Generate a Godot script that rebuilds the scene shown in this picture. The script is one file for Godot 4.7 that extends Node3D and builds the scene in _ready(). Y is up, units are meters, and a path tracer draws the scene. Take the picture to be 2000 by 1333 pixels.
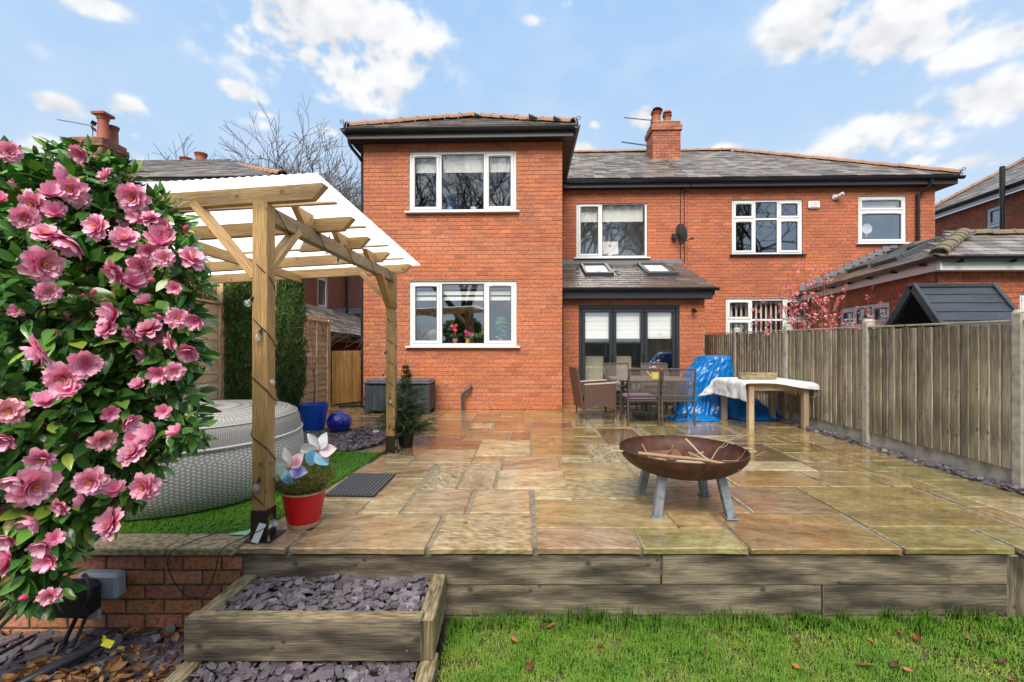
extends Node3D

const SLABS := [
	["pink", -2.15, -1.63, 3.08, 3.70],
	["tanrust", -1.61, -0.68, 3.08, 3.70],
	["lichen", -0.66, 0.05, 3.08, 3.70],
	["pink", 0.07, 0.78, 3.08, 3.43],
	["ochre", 0.07, 1.15, 3.43, 4.04],
	["green", 0.79, 1.51, 3.08, 3.42],
	["ochre", 1.15, 1.50, 3.42, 3.74],
	["rust", 1.52, 2.55, 3.08, 3.74],
	["green", 2.57, 3.31, 3.08, 3.43],
	["tan", -1.83, -1.39, 3.72, 4.03],
	["pale", -1.38, -1.04, 3.72, 4.03],
	["pinktan", -1.03, -0.50, 3.72, 4.34],
	["tanrust", -0.47, 0.04, 3.72, 4.32],
	["pale", 0.07, 0.41, 4.06, 4.32],
	["tan", -1.94, -1.05, 4.03, 4.66],
	["pinktan", -2.03, -1.05, 4.66, 5.25],
	["grey", -1.01, -0.67, 4.34, 4.96],
	["grey", -0.97, -0.27, 4.96, 5.27],
	["tan", -0.66, -0.31, 4.34, 4.96],
	["pale", -0.29, 0.40, 4.34, 4.96],
	["pinktan", -0.27, 0.39, 4.97, 5.58],
	["rust", -0.64, -0.29, 5.30, 5.58],
	["tan", -1.35, -0.64, 5.28, 5.93],
	["tan", -1.69, -1.36, 5.28, 5.58],
	["pinktan", -1.75, -1.30, 5.61, 6.48],
	["maroon", -1.33, -0.63, 5.94, 6.48],
	["pale", -0.64, 0.06, 5.61, 6.48],
	["ochre", 0.07, 0.80, 5.61, 6.25],
	["pale", 0.42, 0.78, 5.31, 5.59],
	["ochre", 0.38, 1.12, 4.68, 5.31],
	["lichen", 0.38, 1.12, 4.07, 4.66],
	["grey", 0.78, 1.16, 5.32, 6.19],
	["ochre", 0.08, 0.40, 6.25, 6.73],
	["tan", 0.41, 1.13, 6.25, 6.73],
	["ochre", 0.08, 1.08, 6.75, 7.41],
	["maroon", -0.24, 0.07, 6.50, 7.07],
	["pinktan", -0.93, -0.26, 6.50, 7.05],
	["maroon", -1.64, -0.94, 6.48, 6.78],
	["ochre", -1.59, -0.92, 6.78, 7.59],
	["tan", -0.94, -0.60, 7.07, 7.41],
	["pale", -0.92, -0.56, 7.41, 7.88],
	["rust", -0.54, 0.07, 7.07, 7.88],
	["maroon", 0.09, 0.77, 7.41, 7.90],
	["maroon", 1.12, 1.71, 6.25, 7.36],
	["green", 1.87, 2.46, 6.80, 7.64],
	["pinktan", 2.48, 3.20, 6.80, 7.64],
	["pale", 1.72, 2.86, 6.25, 6.80],
	["rust", 2.90, 3.57, 6.25, 6.80],
	["dark", 2.17, 3.23, 5.32, 6.25],
	["pale", 2.30, 3.19, 4.96, 5.32],
	["rustcrack", 2.05, 2.91, 4.40, 4.96],
	["pinktan", 1.16, 2.04, 4.40, 4.75],
	["ochre", 1.03, 1.85, 3.74, 4.40],
	["pinkdark", 1.86, 2.59, 3.74, 4.40],
	["ochregreen", 2.59, 3.70, 3.44, 4.40]]
const FLOWERS := [
	[-1.84, 2.18, -1.83, 0.035], [-1.85, 2.08, -1.78, 0.038], [-1.80, 2.11, -1.90, 0.044], [-1.85, 2.02, -1.79, 0.057], [-1.88, 1.98, -1.74, 0.037], [-1.74, 2.04, -1.96, 0.070],
	[-1.60, 1.92, -1.83, 0.031], [-1.56, 1.91, -1.84, 0.043], [-2.00, 1.96, -1.79, 0.057], [-1.89, 1.92, -1.77, 0.037], [-1.77, 1.84, -1.55, 0.046], [-1.70, 1.78, -1.56, 0.049],
	[-1.65, 1.77, -1.60, 0.051], [-1.60, 1.83, -1.65, 0.052], [-1.56, 1.80, -1.72, 0.054], [-1.53, 1.88, -1.89, 0.036], [-1.54, 1.82, -1.87, 0.051], [-1.47, 1.88, -1.92, 0.024],
	[-1.57, 1.78, -1.84, 0.033], [-1.47, 1.74, -1.80, 0.042], [-1.41, 1.75, -1.87, 0.059], [-1.75, 1.68, -1.59, 0.067], [-1.63, 1.68, -1.76, 0.052], [-1.59, 1.71, -1.83, 0.054],
	[-1.61, 1.64, -1.81, 0.042], [-1.43, 1.62, -1.81, 0.027], [-1.74, 1.58, -1.60, 0.041], [-1.56, 1.56, -1.82, 0.031], [-1.61, 1.51, -1.73, 0.044], [-1.47, 1.49, -1.79, 0.019],
	[-1.46, 1.50, -1.86, 0.047], [-1.38, 1.49, -1.86, 0.035], [-1.58, 1.45, -1.86, 0.055], [-1.61, 1.43, -1.81, 0.042], [-1.63, 1.45, -1.72, 0.044], [-1.46, 1.40, -1.83, 0.042],
	[-1.47, 1.36, -1.94, 0.041], [-1.74, 1.37, -1.59, 0.071], [-2.12, 2.18, -1.80, 0.045], [-2.14, 1.98, -1.79, 0.026], [-1.65, 1.58, -1.68, 0.021], [-1.51, 1.65, -1.80, 0.023],
	[-1.68, 1.57, -1.68, 0.014], [-1.69, 1.27, -1.61, 0.060], [-1.68, 1.19, -1.54, 0.033], [-1.67, 1.22, -1.61, 0.037], [-1.87, 1.15, -1.59, 0.050], [-1.78, 1.07, -1.50, 0.034],
	[-1.61, 1.32, -1.61, 0.046], [-1.52, 1.27, -1.84, 0.037], [-1.45, 1.28, -1.83, 0.042], [-1.50, 1.11, -1.84, 0.029], [-1.52, 1.02, -1.81, 0.044], [-1.45, 1.02, -1.85, 0.032],
	[-1.61, 1.22, -1.84, 0.026], [-1.60, 1.03, -1.67, 0.046], [-1.56, 0.96, -1.76, 0.056], [-1.55, 1.09, -1.72, 0.035], [-1.75, 0.98, -1.59, 0.046], [-1.85, 0.86, -1.65, 0.081],
	[-1.75, 0.84, -1.78, 0.062], [-1.75, 0.77, -1.88, 0.038], [-1.63, 0.78, -1.90, 0.066], [-1.73, 0.64, -1.85, 0.069], [-1.92, 0.70, -1.73, 0.040], [-1.78, 0.77, -1.69, 0.039],
	[-1.91, 0.68, -1.62, 0.033], [-1.82, 0.57, -1.68, 0.036], [-2.00, 0.55, -1.70, 0.049], [-1.86, 0.41, -1.72, 0.040], [-1.86, 0.45, -1.64, 0.024], [-1.82, 0.64, -1.70, 0.029],
	[-1.82, 0.64, -1.66, 0.034], [-1.78, 0.76, -1.78, 0.031], [-1.74, 0.94, -1.50, 0.034], [-1.64, 1.12, -1.74, 0.030], [-1.61, 1.00, -1.82, 0.031]]
const LOBES := [[-2.44, 2.04, -2.12, 0.22], [-2.16, 1.99, -2.12, 0.25], [-1.95, 1.85, -2.17, 0.25], [-2.12, 1.56, -1.97, 0.35], [-1.81, 1.47, -2.07, 0.23], [-1.62, 1.35, -2.02, 0.12], [-1.82, 1.10, -2.12, 0.21], [-2.08, 1.10, -1.97, 0.35], [-1.92, 0.89, -2.07, 0.19], [-2.27, 0.71, -2.02, 0.24], [-2.08, 0.71, -2.02, 0.20], [-2.22, 0.48, -1.97, 0.16], [-2.16, 0.30, -1.97, 0.09], [-2.64, 0.33, -2.12, 0.16], [-2.21, 2.21, -2.12, 0.09], [-2.08, 2.28, -2.07, 0.04], [-1.59, 1.77, -2.02, 0.10], [-1.78, 1.98, -2.12, 0.12], [-2.46, 2.18, -2.07, 0.13], [-2.75, 1.82, -2.12, 0.34], [-2.77, 1.07, -2.12, 0.40], [-2.69, 0.58, -2.12, 0.27], [-1.58, 1.51, -2.02, 0.07], [-1.59, 0.99, -2.07, 0.08], [-2.01, 2.17, -2.12, 0.10], [-1.82, 0.72, -2.02, 0.07], [-2.25, 2.28, -2.12, 0.07], [-1.93, 2.18, -2.12, 0.06], [-1.52, 1.65, -2.02, 0.05]]
const CLOUDS := [
	[-0.406, 0.567, 0.243, 0.115, 1.0], [-0.357, 0.521, 0.131, 0.075, 1.0], [-0.561, 0.515, 0.067, 0.027, 0.7], [-0.416, 0.594, 0.193, 0.063, 0.8], [-0.561, 0.442, 0.050, 0.019, 0.7], [-0.539, 0.413, 0.034, 0.008, 0.5], [-0.729, 0.372, 0.030, 0.024, 0.9], [-0.817, 0.353, 0.051, 0.017, 0.8], [-0.776, 0.498, 0.055, 0.018, 0.8], [-0.839, 0.422, 0.027, 0.023, 0.3], [-0.770, 0.458, 0.025, 0.025, 0.2], [-0.828, 0.290, 0.033, 0.020, 0.7], [-0.691, 0.296, 0.042, 0.020, 0.8], [-0.722, 0.336, 0.020, 0.007, 0.5], [-0.406, 0.408, 0.044, 0.013, 0.7], [0.232, 0.437, 0.044, 0.033, 0.9], [0.147, 0.438, 0.017, 0.011, 0.6], [0.114, 0.395, 0.044, 0.016, 0.8], [0.401, 0.462, 0.045, 0.016, 0.8], [0.014, 0.615, 0.034, 0.013, 0.5], [0.092, 0.637, 0.044, 0.009, 0.5], [0.562, 0.530, 0.093, 0.065, 0.9], [0.689, 0.482, 0.095, 0.063, 1.0], [0.760, 0.422, 0.089, 0.024, 0.8], [0.578, 0.504, 0.045, 0.037, 0.7], [0.629, 0.437, 0.015, 0.011, 0.8], [0.617, 0.412, 0.009, 0.006, 0.7], [0.771, 0.354, 0.060, 0.035, 1.0], [0.663, 0.335, 0.100, 0.052, 0.9], [0.562, 0.326, 0.100, 0.026, 0.7], [0.701, 0.291, 0.037, 0.017, 0.6], [0.401, 0.367, 0.037, 0.014, 0.7], [0.760, 0.268, 0.067, 0.016, 0.5], [0.808, 0.358, 0.030, 0.030, 0.7], [0.437, 0.338, 0.090, 0.012, 0.4], [-0.670, 0.337, 0.036, 0.011, 0.4], [-0.544, 0.397, 0.034, 0.014, 0.5]]
const BULBS := [[-1.96, 1.67, -3.14, -0.6], [-1.88, 1.43, -3.13, -0.2], [-1.82, 1.11, -3.20, 0.9], [-1.89, 0.38, -3.13, -0.2], [-1.74, 0.14, -3.10, 0.8], [-1.92, 2.26, -3.90, 0.0], [-1.90, 2.37, -4.35, 0.3], [-1.89, 2.19, -4.50, 0.0], [-1.83, 2.22, -4.95, 0.0], [-1.79, 1.96, -5.60, 0.0], [-1.64, 1.79, -5.70, 0.9], [-1.68, 1.54, -5.75, 0.6], [-1.80, 1.23, -5.68, -0.6], [-1.82, 0.95, -5.66, -0.6], [-1.70, 0.65, -5.64, 0.3]]

var rng := RandomNumberGenerator.new()
var T := {}      # textures
var K := {}      # materials
var noise := FastNoiseLite.new()
var EYE := Vector3(0, 1.4, 0)

class MB:
	var v := PackedVector3Array()
	var n := PackedVector3Array()
	var uv := PackedVector2Array()
	var c := PackedColorArray()
	var col := Color(1, 1, 1)
	var uo := Vector2.ZERO
	var us := 1.0

	func tri(a: Vector3, b: Vector3, d: Vector3, na: Vector3, nb: Vector3, nd: Vector3, ua: Vector2, ub: Vector2, ud: Vector2) -> void:
		v.append(a); v.append(d); v.append(b)
		n.append(na); n.append(nd); n.append(nb)
		uv.append(ua); uv.append(ud); uv.append(ub)
		c.append(col); c.append(col); c.append(col)

	func flat(a: Vector3, b: Vector3, d: Vector3, ua := Vector2.ZERO, ub := Vector2.ZERO, ud := Vector2.ZERO) -> void:
		var m := (b - a).cross(d - a).normalized()
		tri(a, b, d, m, m, m, ua, ub, ud)

	# counter-clockwise seen from outside
	func quad(a: Vector3, b: Vector3, d: Vector3, e: Vector3, ua := Vector2(0, 0), ub := Vector2(1, 0), ud := Vector2(1, 1), ue := Vector2(0, 1)) -> void:
		var m := (d - a).cross(e - b).normalized()
		tri(a, b, d, m, m, m, ua, ub, ud)
		tri(a, d, e, m, m, m, ua, ud, ue)

	# quad with texture coordinates in metres; u along a->b
	func quadm(a: Vector3, b: Vector3, d: Vector3, e: Vector3) -> void:
		var w := a.distance_to(b)
		var h := a.distance_to(e)
		quad(a, b, d, e, uo, uo + Vector2(w, 0), uo + Vector2(w, h), uo + Vector2(0, h))

	# box with chamfered edges; texture u runs along axis g
	func box(at: Vector3, size: Vector3, bas := Basis.IDENTITY, bev := 0.0, g := 0) -> void:
		var h := size * 0.5
		bev = minf(bev, minf(h.x, minf(h.y, h.z)) * 0.9)
		var keep := uo
		var hv := maxf(h[(g + 1) % 3], h[(g + 2) % 3])
		uo = Vector2(h[g] + 0.03 + fposmod(uo.x, 1.0) * maxf(0.0, 1.93 - 2.0 * h[g]), 0.25 + (fposmod(uo.y, 1.0) - 0.5) * maxf(0.0, 0.47 - 2.0 * hv))
		for i in 3:
			var j := (i + 1) % 3
			var k := (i + 2) % 3
			for s in [-1.0, 1.0]:
				var p := []
				var q := []
				for st in [[-1, -1], [1, -1], [1, 1], [-1, 1]]:
					var o := Vector3.ZERO
					o[i] = s * h[i]
					o[j] = st[0] * (h[j] - bev)
					o[k] = st[1] * (h[k] - bev)
					p.append(at + bas * o)
					var t := Vector2(o[j], o[k])
					if k == g:
						t = Vector2(o[k], o[j])
					elif i == g:
						t = Vector2(o[j] * 0.3, o[k])
					q.append(t * us + uo)
				if s > 0:
					quad(p[0], p[1], p[2], p[3], q[0], q[1], q[2], q[3])
				else:
					quad(p[3], p[2], p[1], p[0], q[3], q[2], q[1], q[0])
		if bev <= 0.0:
			uo = keep
			return
		for i in 3:   # edges along axis i
			var j := (i + 1) % 3
			var k := (i + 2) % 3
			for sj in [-1.0, 1.0]:
				for sk in [-1.0, 1.0]:
					var p := []
					for w in [[-1, 0], [1, 0], [1, 1], [-1, 1]]:
						var o := Vector3.ZERO
						o[i] = w[0] * (h[i] - bev)
						o[j] = sj * (h[j] - (bev if w[1] else 0.0))
						o[k] = sk * (h[k] - (0.0 if w[1] else bev))
						p.append(at + bas * o)
					var u0 := Vector2(-h[i], h[j]) * us + uo
					var u1 := Vector2(h[i], h[j]) * us + uo
					if sj * sk > 0:
						quad(p[0], p[1], p[2], p[3], u0, u1, u1, u0)
					else:
						quad(p[3], p[2], p[1], p[0], u0, u1, u1, u0)
		for sx in [-1.0, 1.0]:
			for sy in [-1.0, 1.0]:
				for sz in [-1.0, 1.0]:
					var a := at + bas * Vector3(sx * h.x, sy * (h.y - bev), sz * (h.z - bev))
					var b := at + bas * Vector3(sx * (h.x - bev), sy * h.y, sz * (h.z - bev))
					var d := at + bas * Vector3(sx * (h.x - bev), sy * (h.y - bev), sz * h.z)
					if sx * sy * sz > 0:
						flat(a, b, d, uo, uo, uo)
					else:
						flat(a, d, b, uo, uo, uo)
		uo = keep

	# timber or bar from a to b: w across (horizontal), h the other way
	func bar(a: Vector3, b: Vector3, w: float, h: float, bev := 0.004, up := Vector3.UP) -> void:
		var d := b - a
		var x := d.normalized()
		if absf(x.dot(up)) > 0.95:
			up = Vector3(0, 0, 1)
		var z := x.cross(up).normalized()
		var y := z.cross(x)
		box((a + b) * 0.5, Vector3(d.length(), h, w), Basis(x, y, z), bev, 0)

	func tube(p: PackedVector3Array, r: PackedFloat32Array, sides := 6, cap := true) -> void:
		var rings := []
		var last := Vector3.ZERO
		var dist := 0.0
		for i in p.size():
			var d := (p[mini(i + 1, p.size() - 1)] - p[maxi(i - 1, 0)]).normalized()
			var x := last - d * last.dot(d) if i > 0 else Vector3.ZERO
			if x.length() < 0.01:
				x = d.cross(Vector3(0.31, 0.9, 0.2) if absf(d.y) < 0.8 else Vector3(1, 0.1, 0.2))
			x = x.normalized()
			last = x
			var y := d.cross(x)
			if i > 0:
				dist += p[i].distance_to(p[i - 1])
			var ring := []
			for s in sides + 1:
				var a := TAU * s / sides
				var m := x * cos(a) + y * sin(a)
				ring.append([p[i] + m * r[mini(i, r.size() - 1)], m, uo + Vector2(dist, float(s) / sides * TAU * r[mini(i, r.size() - 1)])])
			rings.append(ring)
		for i in p.size() - 1:
			for s in sides:
				var a = rings[i][s]
				var b = rings[i][s + 1]
				var e = rings[i + 1][s]
				var d = rings[i + 1][s + 1]
				tri(a[0], b[0], d[0], a[1], b[1], d[1], a[2], b[2], d[2])
				tri(a[0], d[0], e[0], a[1], d[1], e[1], a[2], d[2], e[2])
		if cap:
			for e in [0, p.size() - 1]:
				var f := (p[1] - p[0]) if e == 0 else (p[e - 1] - p[e])
				for s in sides:
					var a: Vector3 = rings[e][s][0]
					var b: Vector3 = rings[e][s + 1][0]
					if (a - p[e]).cross(b - p[e]).dot(f) > 0:
						flat(p[e], b, a)
					else:
						flat(p[e], a, b)

	# profile of (radius, height) points turned round the y axis of xf
	func lathe(prof: Array, segs: int, xf := Transform3D.IDENTITY, smooth := 0.7) -> void:
		var sn := []
		for i in prof.size() - 1:
			var d: Vector2 = prof[i + 1] - prof[i]
			sn.append(Vector2(d.y, -d.x).normalized())
		for i in prof.size() - 1:
			var n0: Vector2 = sn[i]
			var n1: Vector2 = sn[i]
			if i > 0 and sn[i - 1].dot(sn[i]) > smooth:
				n0 = (sn[i - 1] + sn[i]).normalized()
			if i < sn.size() - 1 and sn[i + 1].dot(sn[i]) > smooth:
				n1 = (sn[i + 1] + sn[i]).normalized()
			for s in segs:
				var a := TAU * s / segs
				var b := TAU * (s + 1) / segs
				var ca := Vector3(cos(a), 0, -sin(a))
				var cb := Vector3(cos(b), 0, -sin(b))
				var p0: Vector2 = prof[i]
				var p1: Vector2 = prof[i + 1]
				var q := [xf * (ca * p0.x + Vector3(0, p0.y, 0)), xf * (cb * p0.x + Vector3(0, p0.y, 0)), xf * (cb * p1.x + Vector3(0, p1.y, 0)), xf * (ca * p1.x + Vector3(0, p1.y, 0))]
				var m := [xf.basis * (ca * n0.x + Vector3(0, n0.y, 0)), xf.basis * (cb * n0.x + Vector3(0, n0.y, 0)), xf.basis * (cb * n1.x + Vector3(0, n1.y, 0)), xf.basis * (ca * n1.x + Vector3(0, n1.y, 0))]
				var rr := maxf(p0.x, p1.x)
				var ua := Vector2(a * rr, p0.y) + uo
				var ub := Vector2(b * rr, p0.y) + uo
				var ud := Vector2(b * rr, p1.y) + uo
				var ue := Vector2(a * rr, p1.y) + uo
				if p0.x > 1e-5:
					tri(q[0], q[1], q[2], m[0], m[1], m[2], ua, ub, ud)
				if p1.x > 1e-5:
					tri(q[0], q[2], q[3], m[0], m[2], m[3], ua, ud, ue)

	# smooth sheet through a grid of points g[row][column]
	func sheet(g: Array, us_ := 1.0, flip := false) -> void:
		var R := g.size()
		var C: int = g[0].size()
		var nn := []
		for i in R:
			var row := []
			for j in C:
				var du: Vector3 = g[i][mini(j + 1, C - 1)] - g[i][maxi(j - 1, 0)]
				var dv: Vector3 = g[mini(i + 1, R - 1)][j] - g[maxi(i - 1, 0)][j]
				row.append(du.cross(dv).normalized() * (-1.0 if flip else 1.0))
			nn.append(row)
		for i in R - 1:
			for j in C - 1:
				var ua := Vector2(j, i) * us_ + uo
				var ub := Vector2(j + 1, i) * us_ + uo
				var ud := Vector2(j + 1, i + 1) * us_ + uo
				var ue := Vector2(j, i + 1) * us_ + uo
				if flip:
					tri(g[i][j], g[i + 1][j + 1], g[i][j + 1], nn[i][j], nn[i + 1][j + 1], nn[i][j + 1], ua, ud, ub)
					tri(g[i][j], g[i + 1][j], g[i + 1][j + 1], nn[i][j], nn[i + 1][j], nn[i + 1][j + 1], ua, ue, ud)
				else:
					tri(g[i][j], g[i][j + 1], g[i + 1][j + 1], nn[i][j], nn[i][j + 1], nn[i + 1][j + 1], ua, ub, ud)
					tri(g[i][j], g[i + 1][j + 1], g[i + 1][j], nn[i][j], nn[i + 1][j + 1], nn[i + 1][j], ua, ud, ue)

	# a prism over a polygon (counter-clockwise seen from +w) in the plane (o, ax, ay), thickness along w
	func prism(poly: PackedVector2Array, o: Vector3, ax: Vector3, ay: Vector3, w: Vector3) -> void:
		if Geometry2D.is_polygon_clockwise(poly):
			poly.reverse()
		if ax.cross(ay).dot(w) < 0:
			o += w
			w = -w
		var idx := Geometry2D.triangulate_polygon(poly)
		for t in range(0, idx.size(), 3):
			var q := [poly[idx[t]], poly[idx[t + 1]], poly[idx[t + 2]]]
			if (q[1] - q[0]).cross(q[2] - q[0]) < 0:
				q = [q[0], q[2], q[1]]
			var p := []
			for a in q:
				p.append(o + ax * a.x + ay * a.y)
			flat(p[0] + w, p[1] + w, p[2] + w, q[0] + uo, q[1] + uo, q[2] + uo)
			flat(p[0], p[2], p[1], q[0] + uo, q[2] + uo, q[1] + uo)
		var run := 0.0
		for i in poly.size():
			var a := poly[i]
			var b := poly[(i + 1) % poly.size()]
			var p := o + ax * a.x + ay * a.y
			var r := o + ax * b.x + ay * b.y
			var l := a.distance_to(b)
			quad(p, r, r + w, p + w, uo + Vector2(run, 0), uo + Vector2(run + l, 0), uo + Vector2(run + l, w.length()), uo + Vector2(run, w.length()))
			run += l

	func mesh() -> ArrayMesh:
		var a := []
		a.resize(Mesh.ARRAY_MAX)
		a[Mesh.ARRAY_VERTEX] = v
		a[Mesh.ARRAY_NORMAL] = n
		a[Mesh.ARRAY_TEX_UV] = uv
		a[Mesh.ARRAY_COLOR] = c
		var m := ArrayMesh.new()
		m.add_surface_from_arrays(Mesh.PRIMITIVE_TRIANGLES, a)
		return m


func put(mb: MB, called: String, parent: Node, m: Material) -> MeshInstance3D:
	return place(mb.mesh(), called, parent, m)

func place(mesh: Mesh, called: String, parent: Node, m: Material, xf := Transform3D.IDENTITY) -> MeshInstance3D:
	var o := MeshInstance3D.new()
	o.name = called
	o.mesh = mesh
	o.material_override = m
	o.transform = xf
	parent.add_child(o, true)
	return o

func boxp(called: String, parent: Node, m: Material, at: Vector3, size: Vector3, bev := 0.003, bas := Basis.IDENTITY, g := 0) -> MeshInstance3D:
	var b := MB.new()
	b.uo = Vector2(rng.randf() * 3.0, rng.randf() * 3.0)
	b.box(at, size, bas, bev, g)
	return put(b, called, parent, m)

func scatter(called: String, parent: Node, mesh: Mesh, m: Material, xfs: Array, cols: Array = []) -> MultiMeshInstance3D:
	var mm := MultiMesh.new()
	mm.transform_format = MultiMesh.TRANSFORM_3D
	mm.use_colors = cols.size() > 0
	mm.mesh = mesh
	mm.instance_count = xfs.size()
	for i in xfs.size():
		mm.set_instance_transform(i, xfs[i])
		if cols.size() > 0:
			mm.set_instance_color(i, cols[i])
	var o := MultiMeshInstance3D.new()
	o.name = called
	o.multimesh = mm
	o.material_override = m
	o.set_meta("kind", "stuff")
	parent.add_child(o, true)
	return o

func thing(called: String, label: String, category: String, at := Vector3.ZERO, turn := 0.0, group := "") -> Node3D:
	var o := Node3D.new()
	o.name = called
	add_child(o, true)
	o.position = at
	o.rotation.y = turn
	tag(o, label, category, group)
	return o

func tag(o: Node, label: String, category := "", group := "") -> void:
	o.set_meta("label", label)
	if category != "":
		o.set_meta("category", category)
	if group != "":
		o.set_meta("group", group)

func copy_of(o: Node3D, label: String) -> Node3D:
	var r: Node3D = o.duplicate()
	r.name = o.name
	add_child(r, true)
	r.set_meta("label", label)
	return r

func structure(called: String, label := "") -> Node3D:
	var o := Node3D.new()
	o.name = called
	o.set_meta("kind", "structure")
	if label != "":
		o.set_meta("label", label)
	add_child(o, true)
	return o

func part(called: String, parent: Node) -> Node3D:
	var o := Node3D.new()
	o.name = called
	parent.add_child(o, true)
	return o

func pv(a: Array) -> PackedVector3Array:
	var r := PackedVector3Array()
	for x in a:
		r.append(x)
	return r

func pf(a: Array) -> PackedFloat32Array:
	var r := PackedFloat32Array()
	for x in a:
		r.append(x)
	return r

func curve(a: Array, steps := 6) -> PackedVector3Array:
	var r := PackedVector3Array()
	for i in a.size() - 1:
		var p0: Vector3 = a[maxi(i - 1, 0)]
		var p3: Vector3 = a[mini(i + 2, a.size() - 1)]
		for s in steps:
			r.append((a[i] as Vector3).cubic_interpolate(a[i + 1], p0, p3, float(s) / steps))
	r.append(a[-1])
	return r

func fbm(freq: float, oct := 4, seed_ := 1, type := FastNoiseLite.TYPE_SIMPLEX_SMOOTH) -> FastNoiseLite:
	var f := FastNoiseLite.new()
	f.noise_type = type
	f.seed = seed_
	f.frequency = freq
	f.fractal_type = FastNoiseLite.FRACTAL_FBM
	f.fractal_octaves = oct
	return f

func ntex(f: FastNoiseLite, stops: Array, size := 512, bump := -1.0) -> NoiseTexture2D:
	var t := NoiseTexture2D.new()
	t.width = size
	t.height = size
	t.seamless = true
	t.seamless_blend_skirt = 0.15
	t.noise = f
	if bump >= 0.0:
		t.as_normal_map = true
		t.bump_strength = bump
	if stops.size() > 0:
		var g := Gradient.new()
		var off := PackedFloat32Array()
		var cs := PackedColorArray()
		for s in stops:
			off.append(s[0])
			cs.append(s[1])
		g.offsets = off
		g.colors = cs
		t.color_ramp = g
	return t

func grey(x: float) -> Color:
	return Color(x, x, x)

func lin(r: float, g: float, b: float) -> Color:
	return Color(r, g, b)

# material from a linear base colour
func mat(base: Color, rough := 0.7, o := {}) -> StandardMaterial3D:
	var m := StandardMaterial3D.new()
	var s := base.linear_to_srgb()
	s.a = o.get("alpha", 1.0)
	m.albedo_color = s
	m.roughness = rough
	m.metallic = o.get("metal", 0.0)
	m.metallic_specular = o.get("spec", 0.5)
	if o.has("tex"):
		m.albedo_texture = o.tex
	if o.has("rtex"):
		m.roughness_texture = o.rtex
		m.roughness_texture_channel = BaseMaterial3D.TEXTURE_CHANNEL_RED
	if o.has("norm"):
		m.normal_enabled = true
		m.normal_texture = o.norm
		m.normal_scale = o.get("nscale", 1.0)
	if o.has("bump"):
		m.heightmap_enabled = true
		m.heightmap_texture = o.bump
		m.heightmap_scale = o.get("bscale", 0.3)
	if o.has("scale"):
		m.uv1_scale = o.scale
	if o.get("tri", false):
		m.uv1_triplanar = true
		m.uv1_world_triplanar = true
	if o.get("vcol", false):
		m.vertex_color_use_as_albedo = true
	if o.has("back"):
		m.backlight_enabled = true
		m.backlight = (o.back as Color)
	if o.has("detail"):
		m.detail_enabled = true
		m.detail_albedo = o.detail
		m.detail_blend_mode = BaseMaterial3D.BLEND_MODE_MUL
	if o.has("alpha"):
		m.transparency = BaseMaterial3D.TRANSPARENCY_ALPHA
	if o.has("coat"):
		m.clearcoat_enabled = true
		m.clearcoat = o.coat
		m.clearcoat_roughness = o.get("coat_rough", 0.1)
	if o.has("rim"):
		m.rim_enabled = true
		m.rim = o.rim
	m.cull_mode = BaseMaterial3D.CULL_DISABLED
	return m

func smooth(a: float, b: float, x: float) -> float:
	var t := clampf((x - a) / (b - a), 0.0, 1.0)
	return t * t * (3.0 - 2.0 * t)

# grain running along u (2 m wide, 0.5 m high), with knots; drawn as a multiplier
func wood_image(lo: float, knots: int, seed_: int) -> Image:
	var W := 1024
	var H := 256
	var r := RandomNumberGenerator.new()
	r.seed = seed_
	var f := fbm(1.0, 3, seed_)
	var kn := []
	for i in knots:
		kn.append([r.randf_range(0.1, 1.9), r.randf_range(0.03, 0.47), r.randf_range(0.009, 0.017)])
	var data := PackedByteArray()
	data.resize(W * H)
	for y in H:
		var py := y * 0.5 / H
		var fy := minf(py, 0.5 - py)
		for x in W:
			var px := x * 2.0 / W
			var edge := smooth(0.0, 0.12, minf(px, 2.0 - px))
			var w := f.get_noise_2d(px * 0.9 * edge, py * 7.0) * 0.035
			var dark := 0.0
			for k in kn:
				var dx: float = (px - k[0]) * 0.42
				var dy: float = py - k[1]
				var d := sqrt(dx * dx + dy * dy)
				if d < 0.13:
					w += (0.05 if dy > 0 else -0.05) * exp(-d * d / 0.0016) * 0.6
				if d < k[2] * 1.6:
					dark = maxf(dark, smooth(k[2] * 1.5, k[2] * 0.55, sqrt(dx * dx * 4.0 + dy * dy)))
			var ring := 0.5 + 0.5 * sin((py + w) * 330.0)
			var fine := f.get_noise_2d(px * 2.2, py * 150.0) + f.get_noise_2d(px * 5.0 + 5.0, py * 70.0) * 0.7
			var big := f.get_noise_2d(px * 1.3 + 31.0, py * 5.0 + 9.0)
			var val := 0.80 + 0.09 * ring + fine * 0.20 + big * 0.15
			val = lerpf(val, 0.52, dark * 0.8)
			data[y * W + x] = int(clampf(lerpf(lo, 1.0, val), 0.0, 1.0) * 255.0)
	return Image.create_from_data(W, H, false, Image.FORMAT_L8, data)

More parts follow.
